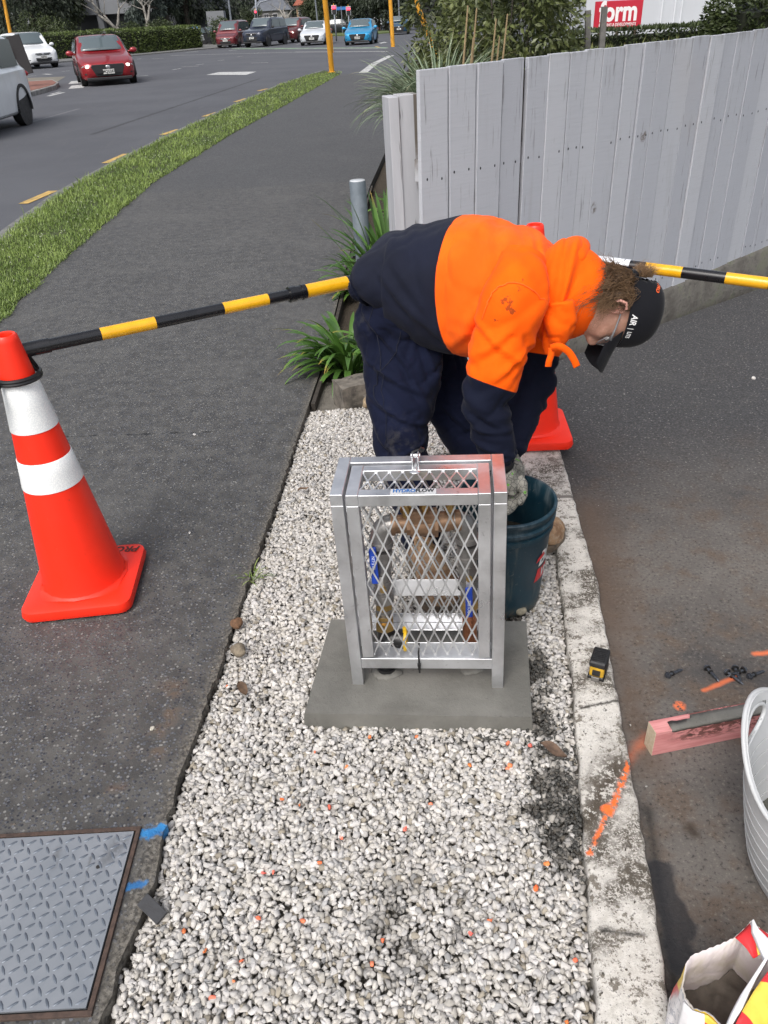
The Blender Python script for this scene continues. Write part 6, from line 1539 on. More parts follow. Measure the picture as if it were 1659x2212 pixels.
# ================================================================ strap-leaved clumps (agapanthus)
def leafmat(name,c1,c2,tip=None,rough=.45,trans=.15):
    t=NT(name,0,rough); at=t.node('ShaderNodeAttribute',attribute_name='leaf_tone'); a2=t.node('ShaderNodeAttribute',attribute_name='leaf_u')
    c=t.mix(at.outputs['Fac'],c1,c2)
    if tip: c=t.mix(t.math('MULTIPLY',t.ramp(a2.outputs['Fac'],.80,1.0),t.ramp(at.outputs['Fac'],.55,.9)),c,tip)
    t.base(c); t.b.inputs['Subsurface Weight'].default_value=0
    # thin leaf: some light passes
    tr_=t.node('ShaderNodeBsdfTranslucent'); t.l(c,tr_.inputs['Color']); mx=t.node('ShaderNodeMixShader'); mx.inputs[0].default_value=trans; t.l(t.b.outputs[0],mx.inputs[1]); t.l(tr_.outputs[0],mx.inputs[2]); t.l(mx.outputs[0],t.n['Material Output'].inputs[0]); return t.m
def leafmesh(name,V,F,T,U,mat,parent=None):
    me=bpy.data.meshes.new(name); me.from_pydata(V,[],F); me.materials.append(mat)
    a=me.attributes.new('leaf_tone','FLOAT','POINT'); a.data.foreach_set('value',T); a=me.attributes.new('leaf_u','FLOAT','POINT'); a.data.foreach_set('value',U); sm(me); return addobj(name,me,parent)
def strap(V,F,T,U,p,az,L,w,rise,droop,tone,seg=9,fold=.25,twist=0):
    b=len(V); d=Vector((math.cos(az),math.sin(az),0)); s=Vector((-d.y,d.x,0)); q=Vector(p); el=rise
    for i in range(seg+1):
        u=i/seg; ww=w*(.75+.5*min(u*2,1)-.25)*(1-max(0,(u-.55)/.45)**2.2)
        s2=(s*math.cos(twist*u)+Vector((0,0,1))*math.sin(twist*u))
        V+= [tuple(q-s2*ww+Vector((0,0,ww*fold))),tuple(q),tuple(q+s2*ww+Vector((0,0,ww*fold)))]; T+=[tone]*3; U+=[u]*3
        dirv=d*math.cos(el)+Vector((0,0,math.sin(el))); q=q+dirv*(L/seg); el-=droop*(.4+1.2*u)/seg
    for i in range(seg):
        for k_ in(0,1): F.append((b+i*3+k_,b+i*3+k_+1,b+(i+1)*3+k_+1,b+(i+1)*3+k_))
AGM=leafmat('agapanthus_leaf',(.040,.095,.018),(.12,.25,.045),(.35,.22,.05),.38,.2)
def agap(loc,n,seed,label,sc=1,bias=None,tall=False):
    r=random.Random(seed); V=[];F=[];T=[];U=[]
    for i in range(n):
        az=r.uniform(0,2*PI) if bias is None or r.random()<.35 else r.gauss(bias,.8)
        a=r.random(); rad=r.uniform(0,.07)*sc
        strap(V,F,T,U,(math.cos(az)*rad,math.sin(az)*rad,0),az,r.uniform(.55,.95) if tall else r.uniform(.26,.50)*sc,.017 if tall else r.uniform(.012,.018)*sc,R(r.uniform(62,89) if tall else r.uniform(38,86)),r.uniform(.4,1.7) if tall else r.uniform(1.0,2.6),r.random(),10,.3,r.uniform(-.5,.5))
    o=leafmesh('agapanthus_clump',V,F,T,U,AGM); o.location=loc; return tag(o,label,'plant',group='strap-leaved plants beside the footpath')
agap((-.14,3.98,-.06),105,1,'bushy strap-leaved clump just left of the trousers, over the footpath edge',1.0,R(190))
agap((.05,4.05,-.06),45,2,'strap-leaved clump partly behind the trousers, right of the front one',.9)
agap((.13,4.95,-.06),110,3,'upright strap-leaved clump between the pipe post and fence post',1.2,R(60),True)
agap((-.06,5.35,-.06),55,4,'small strap-leaved clump poking out left of the pipe post',.85,R(180))
agap((.12,5.75,-.06),80,5,'strap-leaved clump behind the pipe post against the fence post',1.1)
agap((.30,7.6,-.06),36,6,'farthest strap-leaved clump by the footpath edge',.9)
# weed tuft in the gravel
GRM=leafmat('grass_blade',(.10,.165,.03),(.30,.39,.10),(.50,.45,.22),.5,.25)
V=[];F=[];T=[];U=[]; r=random.Random(4)
for i in range(26): strap(V,F,T,U,(r.gauss(0,.012),r.gauss(0,.012),0),r.uniform(0,6.28),r.uniform(.03,.08),.0016,R(r.uniform(25,80)),r.uniform(.4,1.8),r.random(),5)
o=leafmesh('grass_tuft',V,F,T,U,GRM); o.location=(-0.4651,2.116,-0.01); tag(o,'small green grass tuft growing at the path edge beside the gravel','grass tuft')
# leaf litter in bed under pipe
# ================================================================ grass strip (stuff)
V=[];F=[];T=[];U=[]; r=random.Random(8)
G1=inner; G2=xy(GRL)
def along(l,f):
    ds=[0]
    for a,b in zip(l,l[1:]): ds.append(ds[-1]+math.dist(a,b))
    x=f*ds[-1]
    for i in range(len(l)-1):
        if x<=ds[i+1]: 
            u=(x-ds[i])/(ds[i+1]-ds[i]); return (l[i][0]+(l[i+1][0]-l[i][0])*u,l[i][1]+(l[i+1][1]-l[i][1])*u)
    return l[-1]
fl=[]
def byY(l,y):
    for a,b in zip(l,l[1:]):
        if a[1]<=y<=b[1]: return a[0]+(b[0]-a[0])*(y-a[1])/(b[1]-a[1])
    return l[-1][0]
def blade(V,F,T,U,x,y,L,w,az,el,tone):
    b=len(V); d=Vector((math.cos(az)*math.cos(el),math.sin(az)*math.cos(el),math.sin(el))); s=Vector((-math.sin(az),math.cos(az),0))*w; p=Vector((x,y,0.004))
    m_=p+d*L*.6+Vector((0,0,L*.06)); e=p+d*L+Vector((math.cos(az),math.sin(az),-.4))*L*.15
    V+=[tuple(p-s),tuple(p+s),tuple(m_+s*.8),tuple(m_-s*.8),tuple(e)]; T+=[tone]*5; U+=[0,0,.5,.5,.78]; F+= [(b,b+1,b+2,b+3),(b+3,b+2,b+4)]
y=3.2
cnt=0
while y<30:
    dy=.012*(1+max(0,(y-5))*.22); 
    x0=byY(G1,y); x1=byY(G2,y)
    if x1>x0:
        nb=int((x1-x0+.1)/(.0105*(1+max(0,(y-5))*.12)))
        for i in range(nb):
            x=r.uniform(x0-.05,x1+.03+.05*mnoise.noise(Vector((0,y*3,0)))); yy_=y+r.uniform(0,dy); e=min(x-x0,x1-x)
            cl=mnoise.noise(Vector((x*2.2,yy_*1.4,3))); 
            if mnoise.noise(Vector((x*6,yy_*6,1)))<-.45: continue
            big_=1+max(0,(y-6))*.05
            L=r.uniform(.02,.05)*(1+.5*cl)*(1 if y<8 else 1.25); 
            if r.random()<.02: L*=2.2
            tone=min(1,max(0,.45+.5*cl+r.gauss(0,.2))); 
            blade(V,F,T,U,x,yy_,L,.0022*big_*1.3,r.uniform(0,6.28),R(r.uniform(20,80)),tone); cnt+=1
    y+=dy
o=leafmesh('grass',V,F,T,U,GRM); tag(o,'unmown green grass verge between footpath and road','grass',kind='stuff')
# clover heads
m=MB(); 
for i in range(420):
    y=r.uniform(6,22) if r.random()<.8 else r.uniform(3.5,6); x0=byY(G1,y);x1=byY(G2,y); x=r.uniform(x0,x1)
    if mnoise.noise(Vector((x*1.5,y*1.2,8)))<.0: continue
    m.ell((x,y,r.uniform(.03,.06)),(.0055*(1+y*.015),)*3,5,4)
o=m.build('clover_flowers',MAT('clover_white',(.38,.42,.28),.9)); tag(o,'tiny white clover flowers dotted through the grass verge','clover',kind='stuff')
print('grass blades',cnt)

# ================================================================ road markings
WM=MAT('road_paint_white',(.50,.50,.49),.7,var=.25,vs=8,dirt=(.12,.12,.125),dlo=.52,dhi=.66,ds=10); YM=MAT('road_paint_yellow',(.50,.33,.10),.75,var=.25,vs=8,dirt=(.12,.11,.09),dlo=.54,dhi=.68,ds=14); GM_=MAT('road_paint_green',(.20,.29,.19),.8,var=.25,vs=2,dirt=(.09,.095,.095),dlo=.45,dhi=.6,ds=1.5)
def mark(m,pts,z=ZR+.005):
    pts=[Vector(p) for p in pts]; n=len(pts); m.add([(p.x,p.y,z) for p in pts],[tuple(range(n))])
def dash(m,a,b,w,z=ZR+.005):
    a=Vector(a);b=Vector(b); d=(b-a);d.z=0;d.normalize(); l=Vector((-d.y,d.x,0))*w/2; mark(m,[a-l,b-l,b+l,a+l],z)
m=MB()
mark(m,[(-5.99,34.76,-0.1),(-4.236,33.26,-0.1),(-4.048,35.05,-0.1),(-5.704,36.23,-0.1)])
for a,b,w in (((-8.432,40.33,-0.1),(-8.196,41.17,-0.1),.12),((-7.958,43.85,-0.1),(-7.697,44.46,-0.1),.12),((-8.443,42.54,-0.1),(-7.611,42.49,-0.1),.12),((-7.46,47.6,-0.1),(-7.172,47.97,-0.1),.12),((-6.925,51.28,-0.1),(-6.653,51.64,-0.1),.12),((-6.382,55.19,-0.1),(-6.11,55.57,-0.1),.12),((-5.132,42.58,-0.1),(-4.264,42.16,-0.1),.12),
  ((-12.45,65.19,-0.1),(-11.6,65.67,-0.1),.3),((-12.46,59.94,-0.1),(-3.68,53.44,-0.1),.15),((-9.043,63.07,-0.1),(-8.58,63.49,-0.1),.3),((-3.837,53.72,-0.1),(1.553,47,-0.1),.25),((-4.066,59.35,-0.1),(1.662,51.68,-0.1),.18),
  ((-10.84,33.78,-0.1),(-11.3,35.61,-0.1),.45),((-9.918,30.95,-0.1),(-10.37,32.75,-0.1),.5),((-9.832,27.81,-0.1),(-9.778,29.15,-0.1),.16),((-10.02,28.6,-0.1),(-10.02,29.56,-0.1),.10),((-15.71,41.7,-0.1),(-15.15,42.01,-0.1),.15),((-15.24,43.3,-0.1),(-14.61,42.41,-0.1),.2),((-14.93,45.04,-0.1),(-14.64,45.39,-0.1),.15),((-17.55,52.86,-0.1),(-17.21,53.02,-0.1),.15),((-9.056,36.49,-0.1),(-8.714,36.78,-0.1),.13),((-13.85,56.47,-0.1),(-13.69,56.88,-0.1),.15),((-12.75,55.55,-0.1),(-12.05,55.69,-0.1),.15),((-4.725,69.42,-0.1),(-4.275,70.89,-0.1),.15),((1.441,59.74,-0.1),(2.043,61.15,-0.1),.2)):
    dash(m,a,b,w)
dash(m,(0.1204,30.66,-0.1),(0.6788,36.62,-0.1),.30); dash(m,(0.6766,36.51,-0.1),(1.546,42.37,-0.1),.30)
# turn arrow
mark(m,[(1.337,61.92,-0.1),(1.867,63.61,-0.1),(2.033,60.86,-0.1),(1.63,59.9,-0.1)])
o=m.build('road_markings',WM); tag(o,kind='structure')
m=MB(); mark(m,[(-9.283,66.26,-0.1),(-9.684,69.21,-0.1),(-4.189,61.22,-0.1),(1.766,53.17,-0.1),(1.717,51.74,-0.1),(-4.037,58.89,-0.1)],ZR+.004); o=m.build('green_road_markings',GM_); tag(o,kind='structure')
m=MB()
for a,b in (((-4.071,9.793,-0.095),(-3.968,10.56,-0.095)),((-3.893,12.72,-0.095),(-3.793,13.61,-0.095)),((-3.714,15.9,-0.095),(-3.541,16.65,-0.095)),((-3.415,18.8,-0.095),(-3.246,19.61,-0.095)),((-3.162,21.98,-0.095),(-2.983,22.83,-0.095)),((-2.912,25.11,-0.095),(-2.728,25.8,-0.095)),((-2.49,27.52,-0.095),(-2.284,28.05,-0.095)),((1.08,55.7,-0.095),(1.279,53.38,-0.095)),((-4.19,8.634,-0.095),(-4.228,7.861,-0.095))):
    dash(m,a,b,.13,ZR+.006)
o=m.build('yellow_road_markings',YM); tag(o,kind='structure')
# ---- traffic island with marker
IC=MAT('island_kerb',(.27,.26,.25),.85,var=.3,vs=4,dirt=(.10,.10,.09),dlo=.5,dhi=.7,ds=3)
m=MB(); ip=[(-12.66,25.91,-0.1),(-10.49,27.57,-0.1),(-10.47,29.06,-0.1),(-10.63,31.04,-0.1),(-11,32.55,-0.1),(-11.89,34.69,-0.1),(-12.91,34.6,-0.1),(-16.09,33.3,-0.1)]
m.prism(xy(ip),-.13,.04); o=m.build('traffic_island',IC,bevel=.03); tag(o,kind='structure')
cx=sum(p[0] for p in ip[1:7])/6; cy=sum(p[1] for p in ip[1:7])/6
ii_=[(p[0]+(cx-p[0])*.16,p[1]+(cy-p[1])*.16) for p in ip]
m=MB(); m.prism(ii_,-.1,.048); o=m.build('island_paving',MAT('island_red',(.22,.10,.075),.9,var=.2,vs=3)); tag(o,kind='structure')
m=MB(); mark(m,[(-14.29,36.35,-0.1),(-15.23,40.38,-0.1),(-13.03,39.64,-0.1),(-11.94,34.85,-0.1)],ZR+.004); o=m.build('painted_median',MAT('median_tan',(.17,.155,.125),.85,var=.15,vs=2)); tag(o,kind='structure')
e=empty('keep_left_marker',(-11.54,30.5,0.04),0,'white and orange traffic marker post with black panel on the island','road marker')
q0=Vector((-11.54,30.5,0.04)); q1=Vector((-11.89,31.5,1.005))-q0
m=MB(); m.cyl((0,0,.35),q1,.055,n=14); m.build('post',MAT('marker_white',(.7,.7,.7),.5),e,smooth=True,angle=40)
m=MB(); m.cyl((0,0,0),q1*.22,.14,.07,n=16); m.build('foot',MAT('marker_orange',(.60,.13,.04),.6),e,smooth=True,angle=40)
m=MB(); m.box((.12,.10,.95),(.46,.05,1.15),(0,R(-8),0)); m.build('black_panel',MAT('panel_black',(.015,.015,.017),.6),e,bevel=.01)
m=MB(); m.box((-.14,-.03,1.05),(.10,.04,.32),(0,R(-8),0)); m.build('orange_reflector',MAT('marker_orange2',(.8,.12,.03),.5),e,bevel=.01)
# ================================================================ cars
GLS=NT('car_glass',0,.05); GLS.base((.085,.110,.120)); GLS.b.inputs['Specular IOR Level'].default_value=.9; GLS=GLS.m
TYRE=MAT('tyre_rubber',(.018,.018,.018),.85,var=.2); RIM=MAT('alloy_rim',(.40,.41,.42),.35,.8); BLKP=MAT('black_trim',(.015,.015,.017),.5); CHR=MAT('chrome_trim',(.6,.6,.62),.2,.9)
LAMP=MAT('headlamp_glass',(.55,.57,.58),.1,.3,var=.1); TAIL=MAT('tail_lamp_red',(.35,.01,.012),.2); PLT=MAT('number_plate_white',(.62,.62,.60),.5,var=.03); PLD=MAT('plate_ink',(.02,.02,.02),.6)
LIT=NT('lit_headlamp',0,.2); LIT.base((1,1,1)); LIT.b.inputs['Emission Color'].default_value=(1,.93,.80,1); LIT.b.inputs['Emission Strength'].default_value=2.6; LIT=LIT.m
def paint(name,c,metal=.35): 
    t=NT(name,0 if min(c)>.5 else metal,.32); n=t.noise(3,3,.5); t.base(t.mix(t.ramp(n,.3,.7),tuple(x*.9 for x in c),c)); t.b.inputs['Coat Weight'].default_value=.8; t.b.inputs['Coat Roughness'].default_value=.06; return t.m
STY={ # x stations from nose: (x fraction, z_bottom, belt z, top z, halfwidth factor, roof width factor)
 'hatch':dict(L=4.2,W=1.88,H=1.47,cowl=.29,rf=.46,rr=.82,bk=.95,hood=.92,nose=.70,tail=.98,wr=.75,clear=.17,r=.32),
 'van':dict(L=4.8,W=1.80,H=1.80,cowl=.17,rf=.34,rr=.93,bk=.985,hood=1.05,nose=.78,tail=1.05,wr=.84,clear=.17,r=.33),
 'suv':dict(L=4.5,W=1.90,H=1.76,cowl=.24,rf=.37,rr=.88,bk=.97,hood=1.06,nose=.88,tail=1.10,wr=.84,clear=.22,r=.36),
 'ute':dict(L=5.3,W=1.88,H=1.86,cowl=.29,rf=.41,rr=.90,bk=.97,hood=1.17,nose=1.0,tail=1.20,wr=.82,clear=.28,r=.39),
 'mini':dict(L=3.9,W=1.78,H=1.42,cowl=.30,rf=.40,rr=.86,bk=.97,hood=.92,nose=.74,tail=.95,wr=.74,clear=.16,r=.31),
 'sedan':dict(L=4.7,W=1.80,H=1.45,cowl=.30,rf=.44,rr=.70,bk=.86,hood=.92,nose=.70,tail=1.02,wr=.72,clear=.16,r=.32)}
def car(loc,rz,style,col,label,name='car',lit=False,plate=None,grp='vehicles on the road',scale=1,roof=None,badge=True,rack=False,detail=True,cat='car',grille=1,cladding=False,rimcol=None):
    s=STY[style]; L_,W,Hh=s['L'],s['W']/2,s['H']; e=empty(name,loc,rz,label,cat,grp); e.scale=(scale,)*3
    X=lambda f:L_/2-f*L_
    P_=paint('paint_'+'_'.join('%d'%int(c*100) for c in col),col)
    st=[]  # (x, zb, belt, top, w, roofw)
    zb=s['clear']; belt_f=s['hood']; 
    st.append((X(-.005),zb+.18,s['nose']*.80,s['nose']*.86,W*.66,.80))
    st.append((X(.012),zb+.06,s['nose']*.90,s['nose']*.97,W*.80,.82))
    st.append((X(.04),zb,s['nose']*.97,s['nose']*1.04,W*.91,.84))
    st.append((X(.12),zb,(s['nose']+s['hood'])*.5*.97,(s['nose']+s['hood'])*.5*1.03,W*.985,.84))
    st.append((X(s['cowl']-.03),zb,s['hood']*.97,s['hood']*1.02,W*1.0,.84))
    st.append((X(s['cowl']),zb,s['hood']*.985,s['hood']*1.045,W*1.0,.83))
    k=.5; xa=s['cowl']+(s['rf']-s['cowl'])*k; st.append((X(xa),zb,s['hood'],s['hood']+(Hh*.985-s['hood'])*.62,W*1.0,.5*(.83+s['wr']/.84*.84)))
    st.append((X(s['rf']),zb,s['hood']*1.0,Hh*.985,W*1.0,s['wr']))
    st.append((X((s['rf']+s['rr'])/2),zb,s['hood']*1.02,Hh,W*1.0,s['wr']))
    st.append((X(s['rr']),zb,s['hood']*1.04,Hh*.975,W*.99,s['wr']*.98))
    st.append((X(s['bk']),zb+.04,s['tail']*.98,s['tail']*1.06 if style!='van' else Hh*.86,W*.94,.78))
    st.append((X(.99),zb+.08,s['tail']*.85,s['tail']*.92,W*.88,.80))
    st.append((X(1.0),zb+.16,s['tail']*.70,s['tail']*.78,W*.78,.80))
    secs=[]
    for x,z0,zb_,zt,w,rw in st:
        wr=w*rw; mid=z0+(zb_-z0)*.52
        half=[(0,z0),(w*.86,z0),(w*.965,z0+.07),(w*1.0,mid),(w*.985,zb_*.96),(w*.93,zb_),(wr*1.02,zb_+(zt-zb_)*.90),(wr*.86,zt),(0,zt+.012)]
        ring=[(x,y,z) for y,z in half]+[(x,-y,z) for y,z in half[-2:0:-1]]
        secs.append(ring)
    m=MB(); m.loft(secs[::-1]); b=m.build('body',[P_],e,smooth=True,angle=30)
    ca=b.data.attributes.new('crease_edge','FLOAT','EDGE'); ca.data.foreach_set('value',[.42]*len(b.data.edges)); ss=b.modifiers.new('s','SUBSURF'); ss.levels=1; ss.render_levels=2
    if roof:
        rm=MB(); a=st[7];c=st[9]; rm.loft([[(a[0]-.05,y*a[4]*a[5]*.95,a[3]+.010) for y in(-.95,-.5,0,.5,.95)]+[(a[0]-.05,y*a[4]*a[5]*.95,a[3]-.03) for y in(.95,-.95)],[(c[0]+.05,y*c[4]*c[5]*.95,c[3]+.012) for y in(-.95,-.5,0,.5,.95)]+[(c[0]+.05,y*c[4]*c[5]*.95,c[3]-.03) for y in(.95,-.95)]]); rm.build('roof_panel',paint('roof_%d'%int(roof[0]*100),roof),e,bevel=.01)
    # glass
    def P3(i,y,t,off=.012):
        x,z0,zb_,zt,w,rw=st[i]; wb=w*.90; wt=w*rw*.98; yy=y*(wb+(wt-wb)*t); return Vector((x,yy,zb_+(zt-zb_)*t))
    # windscreen between cowl (i=5) and roof front (i=7)
    A=st[5];B_=st[7]; m=MB(); n=6; vs=[];
    for i in range(n+1):
        t_=.05+.86*i/n; 
        xx=A[0]+(B_[0]-A[0])*t_; zz_=A[3]+(B_[3]-A[3])*t_**.93; hw=(A[4]*A[5]*1.0)*(1-t_)+(B_[4]*B_[5]*.93)*t_
        for j in range(9):
            y=-1+2*j/8; vs.append((xx+.045-.10*y*y*(1-t_*.6)+.0,y*hw*.95,zz_+.042-.015*y*y))
    m.add(vs,[(i*9+j,i*9+j+1,(i+1)*9+j+1,(i+1)*9+j) for i in range(n) for j in range(8)]); w_=m.build('windscreen',GLS,e,smooth=True); w_.modifiers.new('s','SOLIDIFY').thickness=.01
    # side windows
    for sgn in(-1,1):
        xs=[(X(s['cowl']+.055),.0),(X(s['rf']+.015),1),(X((s['rf']+s['rr'])/2+.005),1),(X((s['rf']+s['rr'])/2+.02),1),(X(s['rr']-.01),1),(X(s['bk']-.03),.25)]
        def wq(xA,xB,tA,tB):
            m=MB(); vs=[]
            for x_,t_ in((xA,tA),(xB,tB)):
                wtop=W*s['wr']*1.02; zt=s['hood']+(Hh*.94-s['hood'])*t_; wt=W*.93+(wtop-W*.93)*t_*.9
                vs+= [(x_,sgn*(W*.945+.006),s['hood']*1.03+.03),(x_,sgn*(wt+.022),zt)]
            m.add(vs,[(0,2,3,1)]); o=m.build('side_window',GLS,e); o.modifiers.new('s','SOLIDIFY').thickness=.012
        wq(xs[0][0],xs[1][0],.05,.95); wq(xs[1][0]-.02,xs[2][0],.95,.97); wq(xs[3][0],xs[4][0],.97,.93)
    # rear window
    A=st[9];B_=st[10]; m=MB(); vs=[]
    for i in range(3):
        t_=.10+.75*i/2; xx=A[0]+(B_[0]-A[0])*t_; zz_=A[3]+(B_[3]-A[3])*t_; hw=A[4]*A[5]*(1-t_)+B_[4]*B_[5]*t_
        for j in range(5): y=-1+2*j/4; vs.append((xx-.03+.08*y*y*.6,y*hw*.88,zz_+.025))
    m.add(vs,[(i*5+j,i*5+j+1,(i+1)*5+j+1,(i+1)*5+j) for i in range(2) for j in range(4)]); o=m.build('rear_window',GLS,e,smooth=True); o.modifiers.new('s','SOLIDIFY').thickness=.012
    # wheels
    r=s['r']
    for fx in(.19,.80):
        for sgn in(-1,1):
            wx=X(fx); m=MB(); m.lathe([(r*.62,-.095),(r*.93,-.105),(r,-.07),(r,.07),(r*.93,.105),(r*.62,.095)],28,M=Matrix.Translation((wx,sgn*(W-.125),r))@Matrix.Rotation(PI/2,4,'X')); ty=m.build('wheel',TYRE,e,smooth=True,angle=50)
            m=MB(); M_=Matrix.Translation((wx,sgn*(W-.035),r))@Matrix.Rotation(-sgn*PI/2,4,'X')
            m.lathe([(r*.66,-.02),(r*.66,.0),(r*.60,.004),(r*.58,-.03)],28,M=M_)
            for k in range(5): a=2*PI*k/5; m.box((r*.34*math.cos(a),r*.34*math.sin(a),-.008),(r*.62,r*.17,.016),(0,0,a),M=M_)
            m.lathe([(r*.13,.004),(0,.006)],12,M=M_); m.build('rim',MAT(rimcol,(.05,.05,.055),.4,.6) if rimcol else RIM,ty)
            m=MB(); m.lathe([(r*.64,-.04),(0,-.04)],24,M=M_); m.build('brake_shadow',BLKP,ty)
            m=MB(); N_=18; 
            ra=r*1.13
            for k in range(N_):
                a0=R(-12)+R(204)*k/N_; a1=R(-12)+R(204)*(k+1)/N_
                m.beam((wx+ra*math.cos(a0),sgn*(W-.012),r+ra*math.sin(a0)),(wx+ra*math.cos(a1),sgn*(W-.012),r+ra*math.sin(a1)),.05,.06 if cladding else .03)
            m.lathe([(ra,0),(0,0)],28,M=Matrix.Translation((wx,sgn*(W-.02),r+.01))@Matrix.Rotation(PI/2,4,'X')); m.build('wheel_arch',BLKP,e)
    # front details
    nz=s['nose']; xf=X(.0)
    for sgn in(-1,1):
        m=MB(); m.ell((0,0,0),(.20,.17,.068),14,10,M=Matrix.Translation((X(.055),sgn*W*.73,nz*.83))@Euler((0,R(-18),sgn*R(-38))).to_matrix().to_4x4())
        hl=m.build('headlight',LAMP,e,smooth=True)
        if lit: m=MB(); m.ell((X(.012)+.02,sgn*W*.70,nz*.83),(.05,.070,.045),12,8); m.build('bulb',LIT,hl,smooth=True)
        m=MB(); m.ell((X(s['cowl']+.02),sgn*(W+.13),s['hood']*1.06),(.07,.13,.085),12,8); m.box((X(s['cowl']+.025),sgn*(W+.0),s['hood']*1.03),(.05,.12,.04)); m.build('mirror',P_ if style!='ute' else BLKP,e,smooth=True)
        m=MB(); m.ell((X(.985),sgn*W*.82,s['tail']*.86),(.12,.13,.10 if style!='suv' else .07),12,8); m.build('tail_light',TAIL,e,smooth=True)
        if detail: m=MB(); m.ell((X(.03),sgn*W*.72,zb+.20),(.10,.12,.06),12,8); m.build('fog_lamp',BLKP,e,smooth=True)
    m=MB(); g=grille
    def gbox(zc,hw,hh,x=X(0)+.022,d=.16): m.loft([[(x-d,y*hw*1.0,zc+z*hh) for y,z in((-1,.7),(-.92,1),(.92,1),(1,.7),(.75,-1),(-.75,-1))],[(x+.012,y*hw*.98,zc+z*hh*.94) for y,z in((-1,.7),(-.92,1),(.92,1),(1,.7),(.75,-1),(-.75,-1))]])
    if g==1: gbox(nz*.66,W*.60,.18)
    if g==2: gbox(nz*.78,W*.46,.055); gbox(nz*.52,W*.50,.06)
    if g==3: gbox(nz*.82,W*.46,.07); gbox(nz*.58,W*.52,.09)
    gbox(zb+.17,W*.50,.055)
    m.build('grille',BLKP,e,bevel=.01)
    m=MB(); m.box((X(.03)+.02,0,zb+.045),(.30,W*1.58,.10)); m.build('lower_bumper',BLKP,e,bevel=.03)
    if badge:
        m=MB(); m.ell((xf+.055,0,nz*.79 if g!=2 else nz*.78),(.012,.075,.055),16,8); m.build('badge',CHR,e,smooth=True)
    if g in(2,3): m=MB(); m.box((xf+.030,0,nz*.78 if g==2 else nz*.90),(.03,W*.92,.022)); m.build('chrome_strip',CHR,e,bevel=.005)
    pz=nz*.60 if g==1 else zb+.33; px_=xf+.062
    m=MB(); m.box((px_,0,pz),(.02,.37,.135)); pl=m.build('number_plate',PLT,e,bevel=.004)
    if plate:
        vs,fs=text_geo(plate,.125,bold=.003,sx=.82); m=MB(); m.add(vs,fs,frame((px_+.013,0,pz),(0,1,0),(0,0,1))); m.build('plate_text',PLD,pl)
    if rack:
        m=MB()
        for xx in(.48,.66):
            m.box((X(xx),0,Hh+.07),(.05,W*1.5,.03))
            for sgn in(-1,1): m.box((X(xx),sgn*W*.66,Hh+.03),(.06,.05,.09))
        m.box((X(.57),0,Hh+.10),(.9,W*1.3,.03)); m.build('roof_rack',BLKP,e)
    # white roof sticker on windscreen
    m=MB(); m.box((X(s['cowl']+.03),W*.55,s['hood']*1.02+.08),(.01,.09,.07),(0,R(-35),0)); m.build('windscreen_label',PLT,e)
    return e
def head(deg): return R(deg)
car((-9.55,33.53,-0.1),R(-70),'hatch',(.30,.012,.018),'red hatchback with lit headlights driving towards the camera','parked_car' if False else 'car',lit=True,plate='MQG587',scale=1.04)
car((-18.85,51.77,-0.1),R(-50),'suv',(.78,.80,.82),'white suv at the far left waiting beside the island','car',plate='JKB762',scale=1.0,grille=2,cladding=True)
car((-8.22,17.80,-.1),R(-88),'suv',(.90,.92,.94),'white suv nearest the camera, only its rear wheel and tail in view','car',plate=None,cladding=True)
car((-9.881,72.57,-0.1),R(-98),'van',(.16,.022,.028),'maroon people mover at the left of the queue at the lights','car',plate='YG219',grille=2)
car((-7.033,70.07,-0.1),R(-108),'ute',(.022,.03,.055),'dark navy pickup with roof rack and canopy in the queue','car',plate='MYJ99',rack=True,grille=3,roof=(.5,.52,.55))
car((-5.169,76.2,-0.1),R(-108),'suv',(.13,.020,.022),'dark red suv behind the pickup with its headlight on','car',lit=True,plate='FG18',grille=3)
car((-2.994,66.44,-0.1),R(-97),'hatch',(.62,.65,.69),'silver white hatchback between the dark red suv and yellow pole','car',plate='KLB12')
car((0.2857,61.77,-0.1),R(-98),'hatch',(.02,.30,.58),'bright blue hatchback first in the queue right of the yellow pole','car',plate='XAN784')
car((3.928,83.49,-0.1),R(-95),'mini',(.012,.06,.12),'small teal car with white roof near the right yellow pole','car',lit=True,plate='NF5',roof=(.6,.62,.63))
car((2.772,130,-0.1),R(-60),'suv',(.55,.56,.58),'distant white suv waiting in the side road','car',lit=True,grille=3)
car((-1.893,101.2,-0.1),R(-5),'sedan',(.014,.016,.022),'black sedan seen side-on behind the queue','car')
car((-1.971,143.5,-0.1),R(-110),'hatch',(.12,.018,.02),'distant maroon car above the black sedan','car')
car((-3.587,127.6,-0.1),R(-100),'suv',(.45,.46,.48),'distant silver car just left of the signal pole','car')
car((-6.983,117.7,-0.1),R(-100),'suv',(.55,.56,.58),'white car mostly hidden behind the silver white hatchback','car')
car((-11.84,154.3,-0.1),R(-105),'sedan',(.55,.56,.57),'white car roof showing behind the pickup canopy','car')
car((-14.82,84.16,-0.1),R(-30),'sedan',(.30,.32,.34),'silver car parked at the end of the hedge','car',grp='cars parked beyond the hedge')
car((-13.69,83.55,-0.1),R(-35),'sedan',(.02,.022,.026),'black car parked beside the silver one past the hedge','car',grp='cars parked beyond the hedge')

